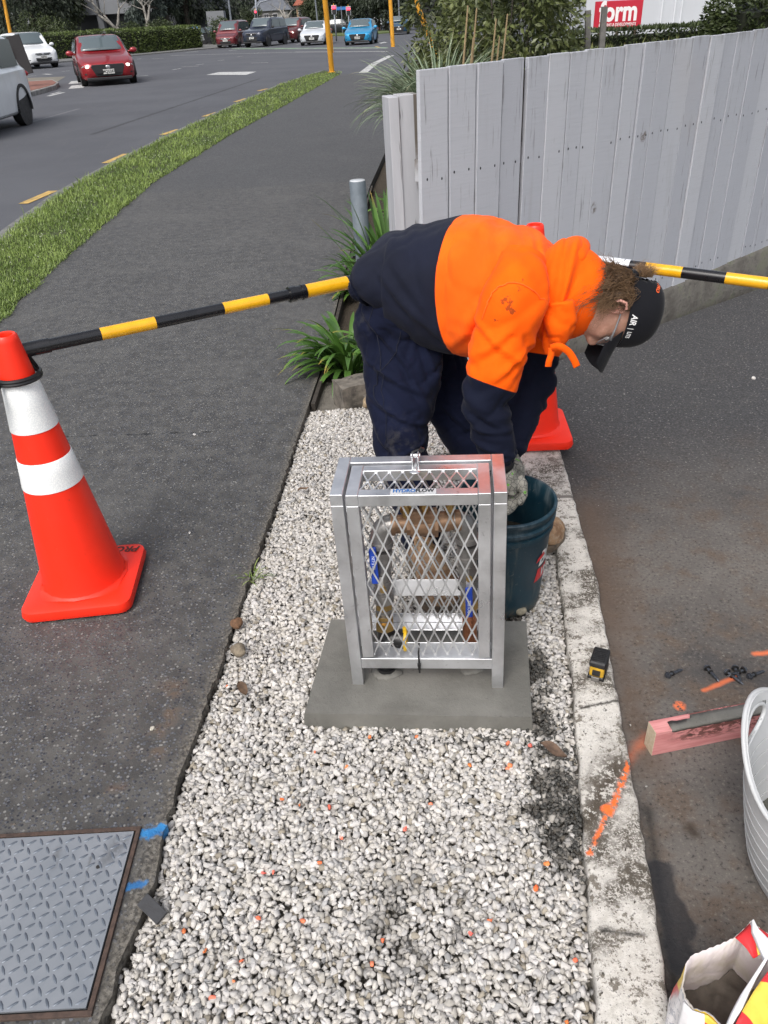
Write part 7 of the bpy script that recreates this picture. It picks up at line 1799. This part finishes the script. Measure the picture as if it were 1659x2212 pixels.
# ================================================================ shrubs and tussock behind the fence
def leafcloud(name,N,fn,size,mat,seed,parent=None,drop=0.5,fold=.3,elong=2.4,kind=None,upb=0):
    """N small folded leaves at points given by fn(r)->(x,y,z, nx,ny,nz, tone)"""
    r=np.random.RandomState(seed); rr=random.Random(seed)
    P4=np.array([fn(rr) for _ in range(N)]); p=P4[:,:3]; nrm=P4[:,3:6]; tone=P4[:,6]
    d=nrm+r.normal(0,.6,(N,3)); d[:,2]-=drop; d/=np.linalg.norm(d,axis=1)[:,None]
    q=r.normal(0,1,(N,3)); s=np.cross(d,q); s/=np.linalg.norm(s,axis=1)[:,None]+1e-9; u=np.cross(s,d)
    L=size*r.uniform(.6,1.25,(N,1)); w=L/elong/2
    v=np.stack([p,p+d*L*.45+s*w+u*w*fold,p+d*L,p+d*L*.45-s*w+u*w*fold,p+d*L*.5],1)  # base, right, tip, left, mid
    V=v.reshape(-1,3); b=(np.arange(N)*5)[:,None]
    F=np.concatenate([b+np.array([[0,1,4]]),b+np.array([[1,2,4]]),b+np.array([[4,2,3]]),b+np.array([[0,4,3]])],1).reshape(-1,3)
    me=bpy.data.meshes.new(name); me.vertices.add(len(V)); me.vertices.foreach_set('co',V.astype(np.float32).ravel()); me.loops.add(len(F)*3); me.loops.foreach_set('vertex_index',F.astype(np.int32).ravel()); me.polygons.add(len(F)); me.polygons.foreach_set('loop_start',np.arange(0,len(F)*3,3,dtype=np.int32)); me.update(calc_edges=True)
    for nm,val in(('leaf_tone',np.repeat(tone,5)),('leaf_u',np.tile([0,.5,1,.5,.5],N))):
        a=me.attributes.new(nm,'FLOAT','POINT'); a.data.foreach_set('value',val.astype(np.float32))
    me.materials.append(mat); sm(me); return addobj(name,me,parent)
BARK=MAT('bark_dark',(.060,.050,.040),.95,var=.4,vs=20,bump=.5,bs=40)
BARKG=MAT('bark_grey',(.26,.245,.22),.95,var=.35,vs=6,bump=.5,bs=20)
def clumps_fn(c,rad,k,seed,shell=.55,low=-1,tonebias=0,cl=.30):
    rr=random.Random(seed); C_=[]
    while len(C_)<k:
        v=Vector((rr.gauss(0,1),rr.gauss(0,1),rr.gauss(0,1))).normalized()*rr.uniform(shell,1)
        if v.z<low: continue
        C_.append((Vector(c)+Vector((v.x*rad[0],v.y*rad[1],v.z*rad[2])),rr.uniform(.6,1.2)*cl*min(rad),rr.random()))
    cc=Vector(c)
    def fn(r):
        ce,ra,tn=r.choice(C_); v=Vector((r.gauss(0,1),r.gauss(0,1),r.gauss(0,1))).normalized()*ra*r.random()**.35
        p=ce+v; n=(p-cc).normalized()*.5+v.normalized()*.6; return (p.x,p.y,p.z,n.x,n.y,n.z,min(1,max(0,tn*.7+r.gauss(.15,.15)+tonebias)))
    return fn,C_
SHR=leafmat('shrub_leaf',(.026,.040,.014),(.15,.175,.06),(.16,.11,.035),.4,.12)
e=empty('shrub',(1.5,9.2,-.1),0,'big dense evergreen shrub with drooping leaves behind the left of the fence','shrub')
def shrub(e,c,rad,N,k,size,mat,seed,stems=14,low=-1,cl=.28,zb=-.1):
    off=Vector(e.location); cc=Vector(c)-off
    fn,C_=clumps_fn(cc,rad,k,seed,.55,low,0,cl); o=leafcloud('foliage',N,fn,size,mat,seed,e)
    m=MB(); r=random.Random(seed)
    for i in range(stems):
        t_=r.choice(C_)[0]; b=Vector((r.gauss(0,.18*rad[0]),r.gauss(0,.15*rad[1]),0)); mid_=b.lerp(t_,.5)+Vector((r.gauss(0,.05),r.gauss(0,.05),.05))*rad[0]
        m.tube([b,mid_,t_],[.022*rad[0]/1.2,.014*rad[0]/1.2,.005],6)
    m.build('stems',BARK,e,smooth=True); return o
shrub(e,(1.50,9.2,1.30),(.72,.8,1.35),13000,130,.075,SHR,41,30,-1,.26)
e=empty('shrub',(2.05,10.4,-.1),0,'second dense shrub right of the tall one, reaching the timber stakes','shrub')
shrub(e,(2.02,10.4,1.25),(.52,.7,1.25),6500,70,.078,SHR,42,16,-1,.28)
e=empty('shrub',(1.35,11.8,-.1),0,'darker shrub at the back left against the yellow signal pole','shrub')
shrub(e,(1.35,11.8,1.35),(.65,.8,1.2),7000,70,.078,SHR,43,12,-1,.3)
# tussock
TUS=leafmat('tussock_blade',(.10,.15,.08),(.32,.38,.26),(.28,.22,.12),.5,.15)
V=[];F=[];T=[];U=[]; r=random.Random(17)
for i in range(1300):
    az=r.uniform(0,6.28); rad=r.uniform(0,.16); strap(V,F,T,U,(math.cos(az)*rad,math.sin(az)*rad,0),az,r.uniform(.55,1.12),r.uniform(.005,.009),R(r.uniform(58,89)),r.uniform(.9,2.7),r.random(),12,.3,r.uniform(-.6,.6))
o=leafmesh('tussock',V,F,T,U,TUS); o.location=(.74,8.1,.46); tag(o,'big arching pale green tussock grass at the left end of the fence','plant')
V=[];F=[];T=[];U=[]
for i in range(260):
    az=r.uniform(0,6.28); rad=r.uniform(0,.14); strap(V,F,T,U,(math.cos(az)*rad,math.sin(az)*rad,0),az,r.uniform(.6,1.2),r.uniform(.0045,.008),R(r.uniform(40,85)),r.uniform(1.4,3.0),r.random(),11,.3,r.uniform(-.6,.6))
o=leafmesh('tussock',V,F,T,U,TUS); o.location=(1.15,7.9,.40); tag(o,'smaller tussock grass arching over the fence top right of the big one','plant')
V=[];F=[];T=[];U=[]
DRY=leafmat('dry_blade',(.16,.11,.05),(.30,.22,.11),None,.7,.1)
for i in range(150):
    az=r.uniform(1.8,4.6); strap(V,F,T,U,(r.gauss(0,.05),r.gauss(0,.05),0),az,r.uniform(.25,.5),.004,R(r.uniform(20,60)),r.uniform(1.5,3.2),r.random(),9,.3)
o=leafmesh('dry_grass',V,F,T,U,DRY); o.location=(.62,8.0,.50); tag(o,'dry brown dead blades hanging at the foot of the big tussock','plant')
m=MB()
for px in ((.86,7.3,1.62),(.93,7.3,1.60),(.90,7.25,1.40),(1.08,7.25,1.52),(1.12,7.3,1.40),(1.17,7.25,1.55),(1.05,7.2,1.30)): m.tube([(px[0],px[1],.1),(px[0]-.01,px[1],px[2]*.7),(px[0]+.03,px[1],px[2])],[.011,.010,.006],6)
o=m.build('flower_stalks',MAT('stalk_tan',(.30,.22,.12),.8)); tag(o,'bundle of cut tan flower stalks standing in the tussock','stalks')
# dry litter beside the path
o=MB().ell((.85,8.1,.0),(.55,.6,.5),20,12).build('garden_mound',SOIL,smooth=True); tag(o,kind='structure')
# two grey timber stakes
for (a,b,lab) in (((2.444,9.5,1.118),(2.41,9.5,1.526),'left grey timber stake rising above the fence beside the red sign'),((2.452,9,1.145),(2.445,9,1.553),'right grey timber stake standing in front of the red sign')):
    m=MB(); a=Vector(a);b=Vector(b); a=a+(a-b)*1.1; m.beam(a,b,.055,.05,(0,1,0)); o=m.build('timber_stake',MAT('stake_grey',(.16,.155,.145),.9,var=.3,vs=14,bump=.4),bevel=.004); tag(o,lab,'stake',group='grey timber stakes behind the fence')
# ================================================================ sign and white building
SR=MAT('sign_red',(.50,.022,.045),.35,var=.06,vs=1,coat=.3); SWt=MAT('sign_white',(.80,.78,.78),.5,var=.03)
sa=Vector((6.292,24,0.9604)); sb=Vector((7.551,24,0.953)); ta=Vector((6.276,24,1.598)); tb_=Vector((7.503,24,1.582))
e=empty('billboard',tuple(sa.lerp(sb,.5)),0,'red shop sign board with white lettering on short posts behind the fence','sign'); o0=sa.lerp(sb,.5)
w_=(sb-sa).length; h_=(ta-sa).length; ux=(sb-sa).normalized(); uy=(ta-sa).normalized()
M_=frame(sa.lerp(tb_,.5)-o0,ux,uy)
MB().box((0,0,0),(w_,h_,.04),M=M_).build('panel',SR,e,bevel=.004)
vs,fs=text_geo('form',h_*.98,bold=.020,sx=.86); kx=max(v[0] for v in vs)-min(v[0] for v in vs); kk_=w_*.80/kx
m=MB(); m.add([(v[0]*kk_,v[1]+h_*.10,v[2]) for v in vs],fs,M_@Matrix.Translation((0,0,.024)))
vs,fs=text_geo('BUILDING & DEVELOPMENTS',h_*.155,bold=.0015); kx=max(v[0] for v in vs)-min(v[0] for v in vs); kk_=w_*.78/kx
m.add([(v[0]*kk_,v[1]-h_*.34,v[2]) for v in vs],fs,M_@Matrix.Translation((0,0,.024))); m.build('lettering',SWt,e)
for u in(.12,.5,.88):
    p=sa.lerp(sb,u)-o0; m=MB(); m.box((p.x,p.y+.03,p.z-.6),(.08,.06,1.2)); m.build('leg',MAT('sign_leg',(.10,.075,.055),.9),e)
bw=MAT('building_white',(.52,.54,.58),.8,var=.05,vs=.5); bw2=MAT('building_trim',(.66,.68,.72),.6,var=.03); bd=MAT('building_dark',(.03,.032,.038),.4)
def P3_(p): return Vector(p)
e=empty('white_building',(12,33,-.2),0,'pale grey white flat walled building behind the red sign','building'); off=Vector(e.location)
a=Vector((8.307,33,0.5927)); b=Vector((13.79,33,0.6209)); a.z=b.z=-.2
m=MB(); m.add([tuple(a-off),tuple(b-off),tuple(b-off+Vector((0,0,6))),tuple(a-off+Vector((0,0,6)))],[(0,1,2,3)]); m.box((((a+b)/2-off).x,((a+b)/2-off).y+4.2,3),((b-a).length-.1,8,5.9),(0,0,math.atan2((b-a).y,(b-a).x))); m.build('wall',bw,e)
m=MB()
for u in (.50,.585,.63,.875): 
    p=a.lerp(b,u)-off; m.box((p.x,p.y-.03,3),(.05,.05,6))
m.build('wall_joint',bw2,e)
p=a.lerp(b,.865)-off; m=MB(); m.cyl((p.x,p.y-.10,0),(p.x,p.y-.10,6),.05,n=10); m.build('downpipe',bd,e)
p=a.lerp(b,.46)-off; m=MB(); m.box((p.x-.4,p.y-.02,2.95),(1.6,.06,1.6)); m.build('window',bd,e)
m=MB(); m.box(((a-off).lerp(b-off,.5)+Vector((0,-.05,.18))),((b-a).length,.1,.36)); m.build('plinth',bw2,e)
e=empty('dark_building',(20,34,-.2),0,'dark flat building wing at the top right corner','building')
m=MB(); m.box((.2,1,3),(9,6,6)); m.build('wall',bd,e); m=MB(); m.box((-3,-2.1,1.2),(.08,.1,2.4)); m.box((1,-2.1,2.6),(7,.1,.10)); m.build('trim',bw2,e)
HDG=leafmat('hedge_leaf',(.018,.030,.010),(.075,.10,.03),None,.5,.1); HDG2=leafmat('box_hedge_leaf',(.035,.055,.012),(.14,.19,.05),None,.5,.1)
def hedge(name,a,b,w,h,N,size,mat,seed,label,cat='hedge',round_=0):
    a=Vector(a);b=Vector(b);d=(b-a);L_=d.length;d.normalize();l=Vector((-d.y,d.x,0)); o0=a.copy(); 
    def fn(r):
        u=r.random(); q=r.random(); per=w+2*h; s=q*per
        wob=.06*w*mnoise.noise(Vector((u*L_*1.3,q*3,seed)))
        if s<h: y,z,n=-w/2-wob,s,-l
        elif s<h+w: y,z,n=-w/2+(s-h),h+wob,Vector((0,0,1))
        else: y,z,n=w/2+wob,s-h-w,l
        if r.random()<min(.5,(2*w*h)/(2*w*h+L_*per)*1.3): u=r.choice((0,1)); n=d*(1 if u else -1); y=r.uniform(-.5,.5)*w; z=r.random()*h; u=u+(.03 if u else -.03)/L_*2
        p=d*(u*L_)+l*y*(1-r.random()*.12)+Vector((0,0,z)); t_=.5+.5*mnoise.noise(Vector((p.x*2,p.y*2,p.z*3)))
        return (p.x,p.y,p.z,n.x,n.y,n.z,min(1,max(0,t_*.7+r.gauss(.12,.2))))
    e=empty(name,tuple(o0),0,label,cat); leafcloud('foliage',N,fn,size,mat,seed,e,drop=.0)
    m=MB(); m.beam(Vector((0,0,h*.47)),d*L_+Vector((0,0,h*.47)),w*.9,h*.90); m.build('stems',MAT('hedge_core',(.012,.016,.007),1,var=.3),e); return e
hedge('hedge',(4.5,20.2,-.2),(9.2,20.6,-.2),.7,1.22,12000,.10,HDG,51,'low dark hedge running below the red sign')
hedge('hedge',(5.78,14.2,-.2),(9.5,14.6,-.2),1.2,1.68,20000,.09,HDG,52,'clipped dark hedge block at the upper right corner')
# weeds between
V=[];F=[];T=[];U=[]; r=random.Random(30)
WEED=leafmat('weed_blade',(.06,.09,.025),(.22,.24,.08),(.35,.30,.10),.6,.2)
MB().prism([(2.4,12.4),(6.2,12.4),(9.0,18.6),(4.0,18.6)],-.18,.52).build('garden_bank',SOIL)['kind']='structure'
for i in range(5200):
    y=r.uniform(12.5,18.5); x=r.uniform(2.5+(y-12.4)*.26,6.1+(y-12.4)*.45)
    hgt=.22+.22*max(0,mnoise.noise(Vector((x*.8,y*.8,0)))+.4)
    strap(V,F,T,U,(x,y,.52),r.uniform(0,6.28),hgt*r.uniform(.6,1.2),.010,R(r.uniform(55,88)),r.uniform(.2,1.2),r.random(),4)
o=leafmesh('weeds',V,F,T,U,WEED); tag(o,'yellow green weeds and long grass behind the fence','weeds',kind='stuff')
# ================================================================ poles and signals
PY_=MAT('pole_yellow',(.66,.31,.025),.5,var=.12,vs=3,dirt=(.35,.15,.02),dlo=.6,dhi=.7,ds=6); PG=MAT('pole_grey',(.19,.21,.24),.5,.3,var=.1,vs=3)
def pole(a,b,r0,r1,mat,label,name='pole',cat='pole',ext=1.0,grp=None,base=False):
    a=Vector(a);b=Vector(b); b=a+(b-a)*ext; e=empty(name,tuple(a),0,label,cat,grp); m=MB(); m.tube([(0,0,0),(b-a)*.5,b-a],[r0,(r0+r1)/2,r1],20); m.build('shaft',mat,e,smooth=True,angle=40)
    if base: m=MB(); m.cyl((0,0,0),(0,0,.03),r0*1.5,n=20); m.build('base_plate',mat,e); m=MB(); m.box((r0*.9,-.02,.85),(.05,.06,.55)); m.build('cable_cover',mat,e)
    return e,(b-a)
e,_=pole((-0.926,29.89,0),(-0.963,29.4,2.038),.088,.078,PY_,'tall yellow signal pole at the end of the grass verge','signal_pole','signal pole',2.2,base=True)
e,_=pole((2.079,53.45,-0.1),(2.011,53.4,2.22),.12,.10,PY_,'yellow pole on the far corner next to the small teal car','signal_pole','signal pole',2.0)
e,_=pole((1.62,13.4,-.1),(0.8704,13.4,1.739),.040,.034,PY_,'yellow signal pole partly buried in the shrub behind the tussock','signal_pole','signal pole',1.8)
a=Vector((0.8704,13.4,1.739)); 
e,_=pole(((-21.64,57,1.152)[0],57,-.1),(-21.37,57,3.357),.11,.09,PY_,'yellow signal pole at the upper left behind the white suv','signal_pole','signal pole',2.0)
bv=_*.55; m=MB(); m.box(bv+Vector((-.35,-.1,-.2)),(.36,.3,1.0)); m.build('signal_head',MAT('signal_black',(.012,.012,.014),.5),e,bevel=.02)
e,_=pole((2.585,104.5,-0.1),(2.576,104.5,2.877),.11,.09,MAT('pole_orange',(.50,.16,.05),.6),'thin orange and grey signal post beside the distant suv','signal_pole','signal pole',1.0)
e,_=pole((-42.81,154.4,-0.1),(-20.43,74,3.54),.12,.10,PG,'grey street light pole behind the red hatchback','street_lamp','street lamp',2.2)
e,_=pole(((-11.47,84,1.667)[0],84,-.1),(-11.45,84,3.256),.10,.08,PG,'thin grey street light pole behind the maroon people mover','street_lamp','street lamp',2.6)
e,_=pole(((4.474,95,1.138)[0],95,-.1),(4.434,95,2.664),.09,.07,PG,'distant slim grey pole above the small teal car','street_lamp','street lamp',2.0)
e,_=pole(((-4.138,98,1.535)[0],98,-.1),(-4.235,98,3.107),.09,.08,PG,'distant grey pole left of the red pedestrian signals','street_lamp','street lamp',2.0)
SBK=MAT('signal_black',(.012,.012,.014),.5); SBW=MAT('signal_border',(.55,.57,.58),.5)
RED=NT('red_signal_light',0,.3); RED.base((1,.02,.03)); RED.b.inputs['Emission Color'].default_value=(1,.03,.06,1); RED.b.inputs['Emission Strength'].default_value=5; RED=RED.m
def signal(pb,pt,hw,hh,label,two=False):
    a=Vector(pb);t=Vector(pt); e=empty('traffic_signal',tuple(a),0,label,'traffic light'); q=t-a
    m=MB(); m.cyl((0,0,0),q-Vector((0,0,hh*.3)),.06,n=10); m.build('post',PG,e,smooth=True)
    m=MB(); m.box(q,(hw,.12,hh)); b=m.build('border',SBW,e,bevel=.02); m=MB(); m.box(q+Vector((0,-.07,0)),(hw*.82,.08,hh*.90)); m.build('housing',SBK,e,bevel=.02)
    m=MB(); 
    for dx in((-.5,.5) if two else (0,)): m.ell(q+Vector((dx*hw*.36,-.13,hh*.24)),(hw*.20 if two else hw*.27,.03,hw*.27),14,8)
    m.build('red_light',RED,e,smooth=True); m=MB(); m.box(q+Vector((0,0,hh*.58)),(.05,.05,hh*.2)); m.build('finial',PY_,e)
signal(((-1.677,72,0.4057)[0],72,-.1),(-1.71,72,2.008),.40,.60,'left of two red pedestrian signals above the black sedan',True)
signal(((-0.6786,80,0.8386)[0],80,-.1),(-0.6623,80,1.911),.42,.66,'right of two red pedestrian signals above the black sedan',True)
signal(((-8.642,78,1.067)[0],78,-.1),(-8.486,78,2.057),.27,.58,'red traffic light on a grey mast behind the navy pickup')
m=MB(); a=Vector((-8.598,79,1.896)); pts=[Vector((-8.644,79,1.562)),Vector((-8.433,79,2.521)),Vector((-8.109,79,2.869)),Vector((-7.381,79,3)),Vector((-6.181,79,3.141))]; m.tube(pts,[.09,.08,.07,.06,.05],10); m.cyl((pts[0].x,79,-.1),(Vector((-8.429,79,3.702))),.10,n=10)
o=m.build('mast_arm',PG,smooth=True); tag(o,'grey mast with curved arm over the road above the navy pickup','mast')
# blue tourist sign
e=empty('blue_sign',((-13.57,76,0.3393)[0],76,-.1),0,'small blue sign with a white arrow in front of the dark trees','sign'); m=MB(); t_=Vector((-13.45,76,1.221))-Vector(e.location); m.cyl((0,0,0),(0,0,t_.z),.05,n=8); m.build('post',PG,e)
m=MB(); m.box(t_,(.50,.05,.50)); m.build('panel',MAT('sign_blue',(.03,.16,.45),.5),e); m=MB(); m.box(t_+Vector((0,-.04,0)),(.26,.03,.09),(0,R(40),0)); m.box(t_+Vector((0,-.04,0)),(.09,.03,.26),(0,R(20),0)); m.build('arrow',SWt,e)
e=empty('blue_sign',((-0.8568,96,2.118)[0]-1.6,96,-.1),0,'small blue street name sign between the pedestrian signals','sign'); m=MB(); t_=Vector((-1.525,96,2.231))-Vector(e.location); m.cyl((t_.x,0,0),(t_.x,0,t_.z+.2),.05,n=8); m.build('post',PG,e); m=MB(); m.box(t_,(1.1,.05,.28)); m.build('panel',MAT('sign_blue',(.03,.16,.45),.5),e)
# ================================================================ far hedge, shrubs, trees
hedge('hedge',((-21.17,62.89,-0.1)[0]-14,(-21.17,62.89,-0.1)[1]-8,-.1),((-16.75,66.85,-0.1)),1.4,1.55,15000,.17,HDG2,61,'clipped green hedge across the road behind the red hatchback, left length')
hedge('hedge',((-16.65,66.73,-0.1)),((-13.17,73.52,-0.1)),1.4,1.50,9000,.17,HDG2,62,'clipped green hedge across the road, right length ending at parked cars')
def footway():
    m=MB(); m.prism([(-20.53,55.86,-0.1)[:2],(-12.27,68.36,-0.1)[:2],(-10.32,71.18,-0.1)[:2],(-14,90),(-60,90),(-60,50)],-.15,-.03); o=m.build('far_footpath',KC); tag(o,kind='structure')
footway()
def bush(px,Y,z,rad,seed,label,mat=HDG,N=2600,size=.16):
    e=empty('bush',(px,Y,-.1),0,label,'bush'); shrub(e,(px,Y,z),rad,N,50,size,mat,seed,6,-.6,.4)
bush((-22.7,66,1.454)[0],66,1.5,(1.9,1.4,1.35),71,'rounded dark bush behind the hedge above the white suv',HDG,4200,.17)
bush((-17.88,72,0.8016)[0],72,1.1,(1.0,.8,.8),72,'small round bush behind the hedge right of the red hatchback')
bush((-16.45,76,0.8724)[0],76,1.3,(1.4,.9,.8),73,'wide low bush behind the hedge under the bare trees')
bush((-11.98,80,0.3375)[0],80,.9,(1.1,.9,1.1),74,'dark bush beside the cars parked past the hedge')
DK=leafmat('dark_tree_leaf',(.012,.020,.012),(.062,.080,.048),None,.6,.08); DK2=leafmat('blue_conifer_leaf',(.020,.032,.027),(.085,.11,.092),None,.6,.08); MID=leafmat('mid_tree_leaf',(.02,.032,.012),(.07,.09,.035),None,.6,.08)
def tree(px,Y,h,w,seed,label,mat=DK,N=7000,size=.30,crown0=.18,trunk=.22,grp='trees across the road',nlimb=9,droop=.6):
    e=empty('tree',(px,Y,-.2),0,label,'tree',grp); r=random.Random(seed)
    cz=h*(crown0+1)/2; rad=(w/2,w/2,h*(1-crown0)/2); fn,C_=clumps_fn((0,0,cz),rad,60,seed,.35,-1,0,.34); leafcloud('crown',N,fn,size,mat,seed,e,drop=droop)
    m=MB(); m.tube([(0,0,0),(r.gauss(0,.1),0,h*.25),(r.gauss(0,.3),r.gauss(0,.3),h*.55),(0,0,h*.85)],[trunk,trunk*.8,trunk*.55,.05],10)
    for i in range(nlimb):
        t_=r.choice(C_)[0]; z0=h*r.uniform(.15,.5); m.tube([(0,0,z0),Vector((0,0,z0)).lerp(t_,.5)+Vector((0,0,.2)),t_],[trunk*.45,trunk*.3,.03],6)
    m.build('trunk',BARK,e,smooth=True)
for i,(px,Y,h,w,mt,lab,c0) in enumerate(((70,74,9,7.5,DK,'dark spreading tree above the white suv at the upper left',.10),(150,72,9.5,7.0,DK,'dark drooping tree between the yellow pole and street light',.08),(15,80,10,7,DK,'dark tree at the extreme upper left corner',.1),(205,90,9,4.5,MID,'dark tree behind the street light pole',.15),(385,84,10,4.2,DK2,'grey green weeping conifer right of the bare trees',.05),(425,88,11,4.0,DK2,'tall grey green conifer above the parked cars',.06),(470,90,11,5.5,DK,'dark tree above the maroon people mover, left side',.08),(515,93,11,5.5,DK,'dark hanging tree above the maroon people mover, right side',.10),(340,96,9,6,DK,'dark tree behind the right bare tree',.05))):
    x=-(829.5-px)/(1665/ (Y*.84+.87)) 
    tree(x,Y,h,w,80+i,lab,mt,7500,.34,c0,.30)
# bare trees
def bare(px,Y,h,seed,label):
    e=empty('bare_tree',(px,Y,-.2),0,label,'tree','bare trees across the road'); r=random.Random(seed); m=MB()
    def br(p,d,L,ra,dep):
        q=p; pts=[p]; rr=[ra]; dd=Vector(d)
        for k in range(3): dd=(dd+Vector((r.gauss(0,.16),r.gauss(0,.16),r.gauss(0,.10)))).normalized(); q=q+dd*L/3; pts.append(q); rr.append(ra*(1-.16*(k+1)))
        m.tube(pts,rr,7 if dep<3 else 4)
        if dep<6:
            for _ in range(3 if dep<2 else r.choice((2,3,3))):
                nd=(dd+Vector((r.gauss(0,.62),r.gauss(0,.45),r.gauss(.10,.38)))).normalized(); br(q.lerp(pts[-2],r.random()*.5),nd,L*r.uniform(.62,.82),rr[-1]*.66,dep+1)
    br(Vector((0,0,0)),(0.05,0,1),h*.21,.38,0); m.build('branches',BARKG,e,smooth=True)
bare((-18.35,73,0.9591)[0],73,9.5,5,'pale bare tree behind the hedge, left of two')
bare((-17.51,76,0.7913)[0],76,9.5,9,'pale bare tree behind the hedge, right of two')
bare((-7.054,98,1.589)[0],98,9,12,'bare dark tree in front of the orange brick house')
# grey office building behind the trees
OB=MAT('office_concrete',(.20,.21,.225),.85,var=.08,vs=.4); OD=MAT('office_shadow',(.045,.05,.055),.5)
e=empty('office_building',(-25,96,-.2),R(-8),'grey concrete office block with dark undercroft behind the bare trees','building')
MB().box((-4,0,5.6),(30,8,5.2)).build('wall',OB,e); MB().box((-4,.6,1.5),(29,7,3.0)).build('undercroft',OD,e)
for i in range(5): MB().box((-17+i*6.4,-4.02,6.2),(3.4,.08,1.6)).build('window',OD,e)
for i in range(4): MB().box((-15+i*7.5,-3.6,1.5),(.6,.6,3.0)).build('column',OB,e)
e=empty('kiosk',((-13.05,86,0.8098)[0],86,-.1),0,'small pale building piece between the conifers and maroon people mover','building')
MB().box((0,0,1.3),(1.6,1.4,2.6)).build('wall',OB,e); MB().box((.35,-.72,1.2),(.5,.05,1.3)).build('door',SWt,e)
# houses
def house(pl,pr,Y,zeave,zridge,wall,roofm,label,wins,name='house',zw=1.6,ww=.9):
    x0=pl;x1=pr; cx=(x0+x1)/2; w=x1-x0; e=empty(name,(cx,Y,-.2),0,label,'house','houses beyond the junction')
    MB().box((0,3,zeave/2),(w,6,zeave)).build('wall',wall,e)
    m=MB(); o_=.4; m.add([(-w/2-o_,-o_,zeave),(w/2+o_,-o_,zeave),(w/2+o_,6+o_,zeave),(-w/2-o_,6+o_,zeave),(-w/2+1.5,3,zridge),(w/2-1.5,3,zridge)],[(0,1,5,4),(1,2,5),(2,3,4,5),(3,0,4),(3,2,1,0)]); rf_=m.build('roof',roofm,e)
    m=MB(); m.box((w*.25,3.4,zridge+.1),(.6,.6,1.0)); m.build('chimney',wall,rf_)
    for i in range(wins):
        xx=-w/2+w*(i+.5)/wins; fr=MB().box((xx,-.03,zw),(w/wins*.55,.10,ww)).build('window',SWt,e)
        for sx_ in(-1,1): MB().box((xx+sx_*w/wins*.125,-.10,zw),(w/wins*.20,.04,ww*.8)).build('pane',OD,fr)
RR=MAT('roof_red_tile',(.30,.085,.05),.85,var=.25,vs=3,bump=.5,bs=8); RG=MAT('roof_grey',(.12,.13,.15),.85,var=.2,vs=2); HW=MAT('house_cream',(.42,.41,.37),.85,var=.08,vs=1); HB_=MAT('house_brick',(.33,.235,.15),.9,var=.15,vs=3); HWt=MAT('house_white',(.55,.56,.57),.8,var=.05,vs=1)
house((-12.54,112,2.745)[0],(-8.235,112,2.543)[0],112,2.7,4.6,HW,RG,'cream house with grey roof behind the navy pickup',4,zw=1.9,ww=1.1)
house((-7.872,122,2.576)[0],(-2.068,122,2.304)[0],122,3.2,5.4,HB_,RR,'orange brick house with red tiled roof behind the yellow pole',5,zw=2.2,ww=1.0)
house((-1.335,128,2.3)[0],(0.5924,128,2.21)[0],128,3.3,5.2,HWt,RG,'white house between dark trees above the blue hatchback',1,zw=2.3,ww=1.3)
MB_=MB(); MB_.beam(((-11.19,104,1.763)[0],104,.75),((-6.806,104,1.557)[0],104,.75),.1,1.4); o=MB_.build('garden_wall',HWt); tag(o,'low white garden wall in front of the cream house','wall')
e=empty('car',(0,0,0)) if False else None
for i,(px,Y,h,w,mt,lab,c0,sz) in enumerate(((740,118,4.6,3.2,MID,'small green tree behind the pedestrian signals',.1,.3),(606,106,3.2,3.0,MID,'round green shrub tree left of the bare dark tree',.05,.25),(775,112,7,4.5,MID,'dark green tree above the blue hatchback',.05,.35),(800,105,9,5.5,DK,'dark tree above and right of the blue hatchback',.0,.36),(830,110,9.5,5.5,DK,'dark tree behind the orange signal post',.0,.36),(862,104,9,6,DK,'dark tree behind the small teal car',.0,.36),(895,100,9,6,DK,'dark tree behind the big shrub, left of it',.0,.36),(935,100,9,6,DK,'dark tree behind the middle of the big shrub',.0,.36),(535,120,8,5,DK,'dark tree left of the cream house',.0,.36))):
    x=-(829.5-px)/(1665/(Y*.84+.87))
    tree(x,Y,h,w,120+i,lab,mt,6500,sz,c0,.25,'trees beyond the junction')
# far wooded skyline
def fn(r):
    x=r.uniform(-120,90); k=4.5+2.5*mnoise.noise(Vector((x*.06,0,0)))+1.2*mnoise.noise(Vector((x*.3,3,0))); z=r.random()**.8*k*1.5; y=150+r.uniform(-3,3); return (x,y,z,0,-1,.3,min(1,max(0,r.gauss(.35,.22)+.3*mnoise.noise(Vector((x*.3,z*.5,1))))))
o=leafcloud('treeline',26000,fn,1.1,DK,200); tag(o,'distant belt of dark trees closing the view','trees',kind='stuff')
# verge island beyond the lights
m=MB(); m.prism([(-6.605,98.16,-0.1)[:2],(-0.5373,87.82,-0.1)[:2],(3.378,90.34,-0.1)[:2],(3.545,104.5,-0.1)[:2],(-0.5961,100.1,-0.1)[:2],(-6.785,114.3,-0.1)[:2]],-.15,.0); t=NT('far_grass',rough=1); t.base(t.mix(t.noise(1.5,5),(.07,.10,.03),(.12,.15,.05))); o=m.build('grass_verge',t.m); tag(o,kind='structure')
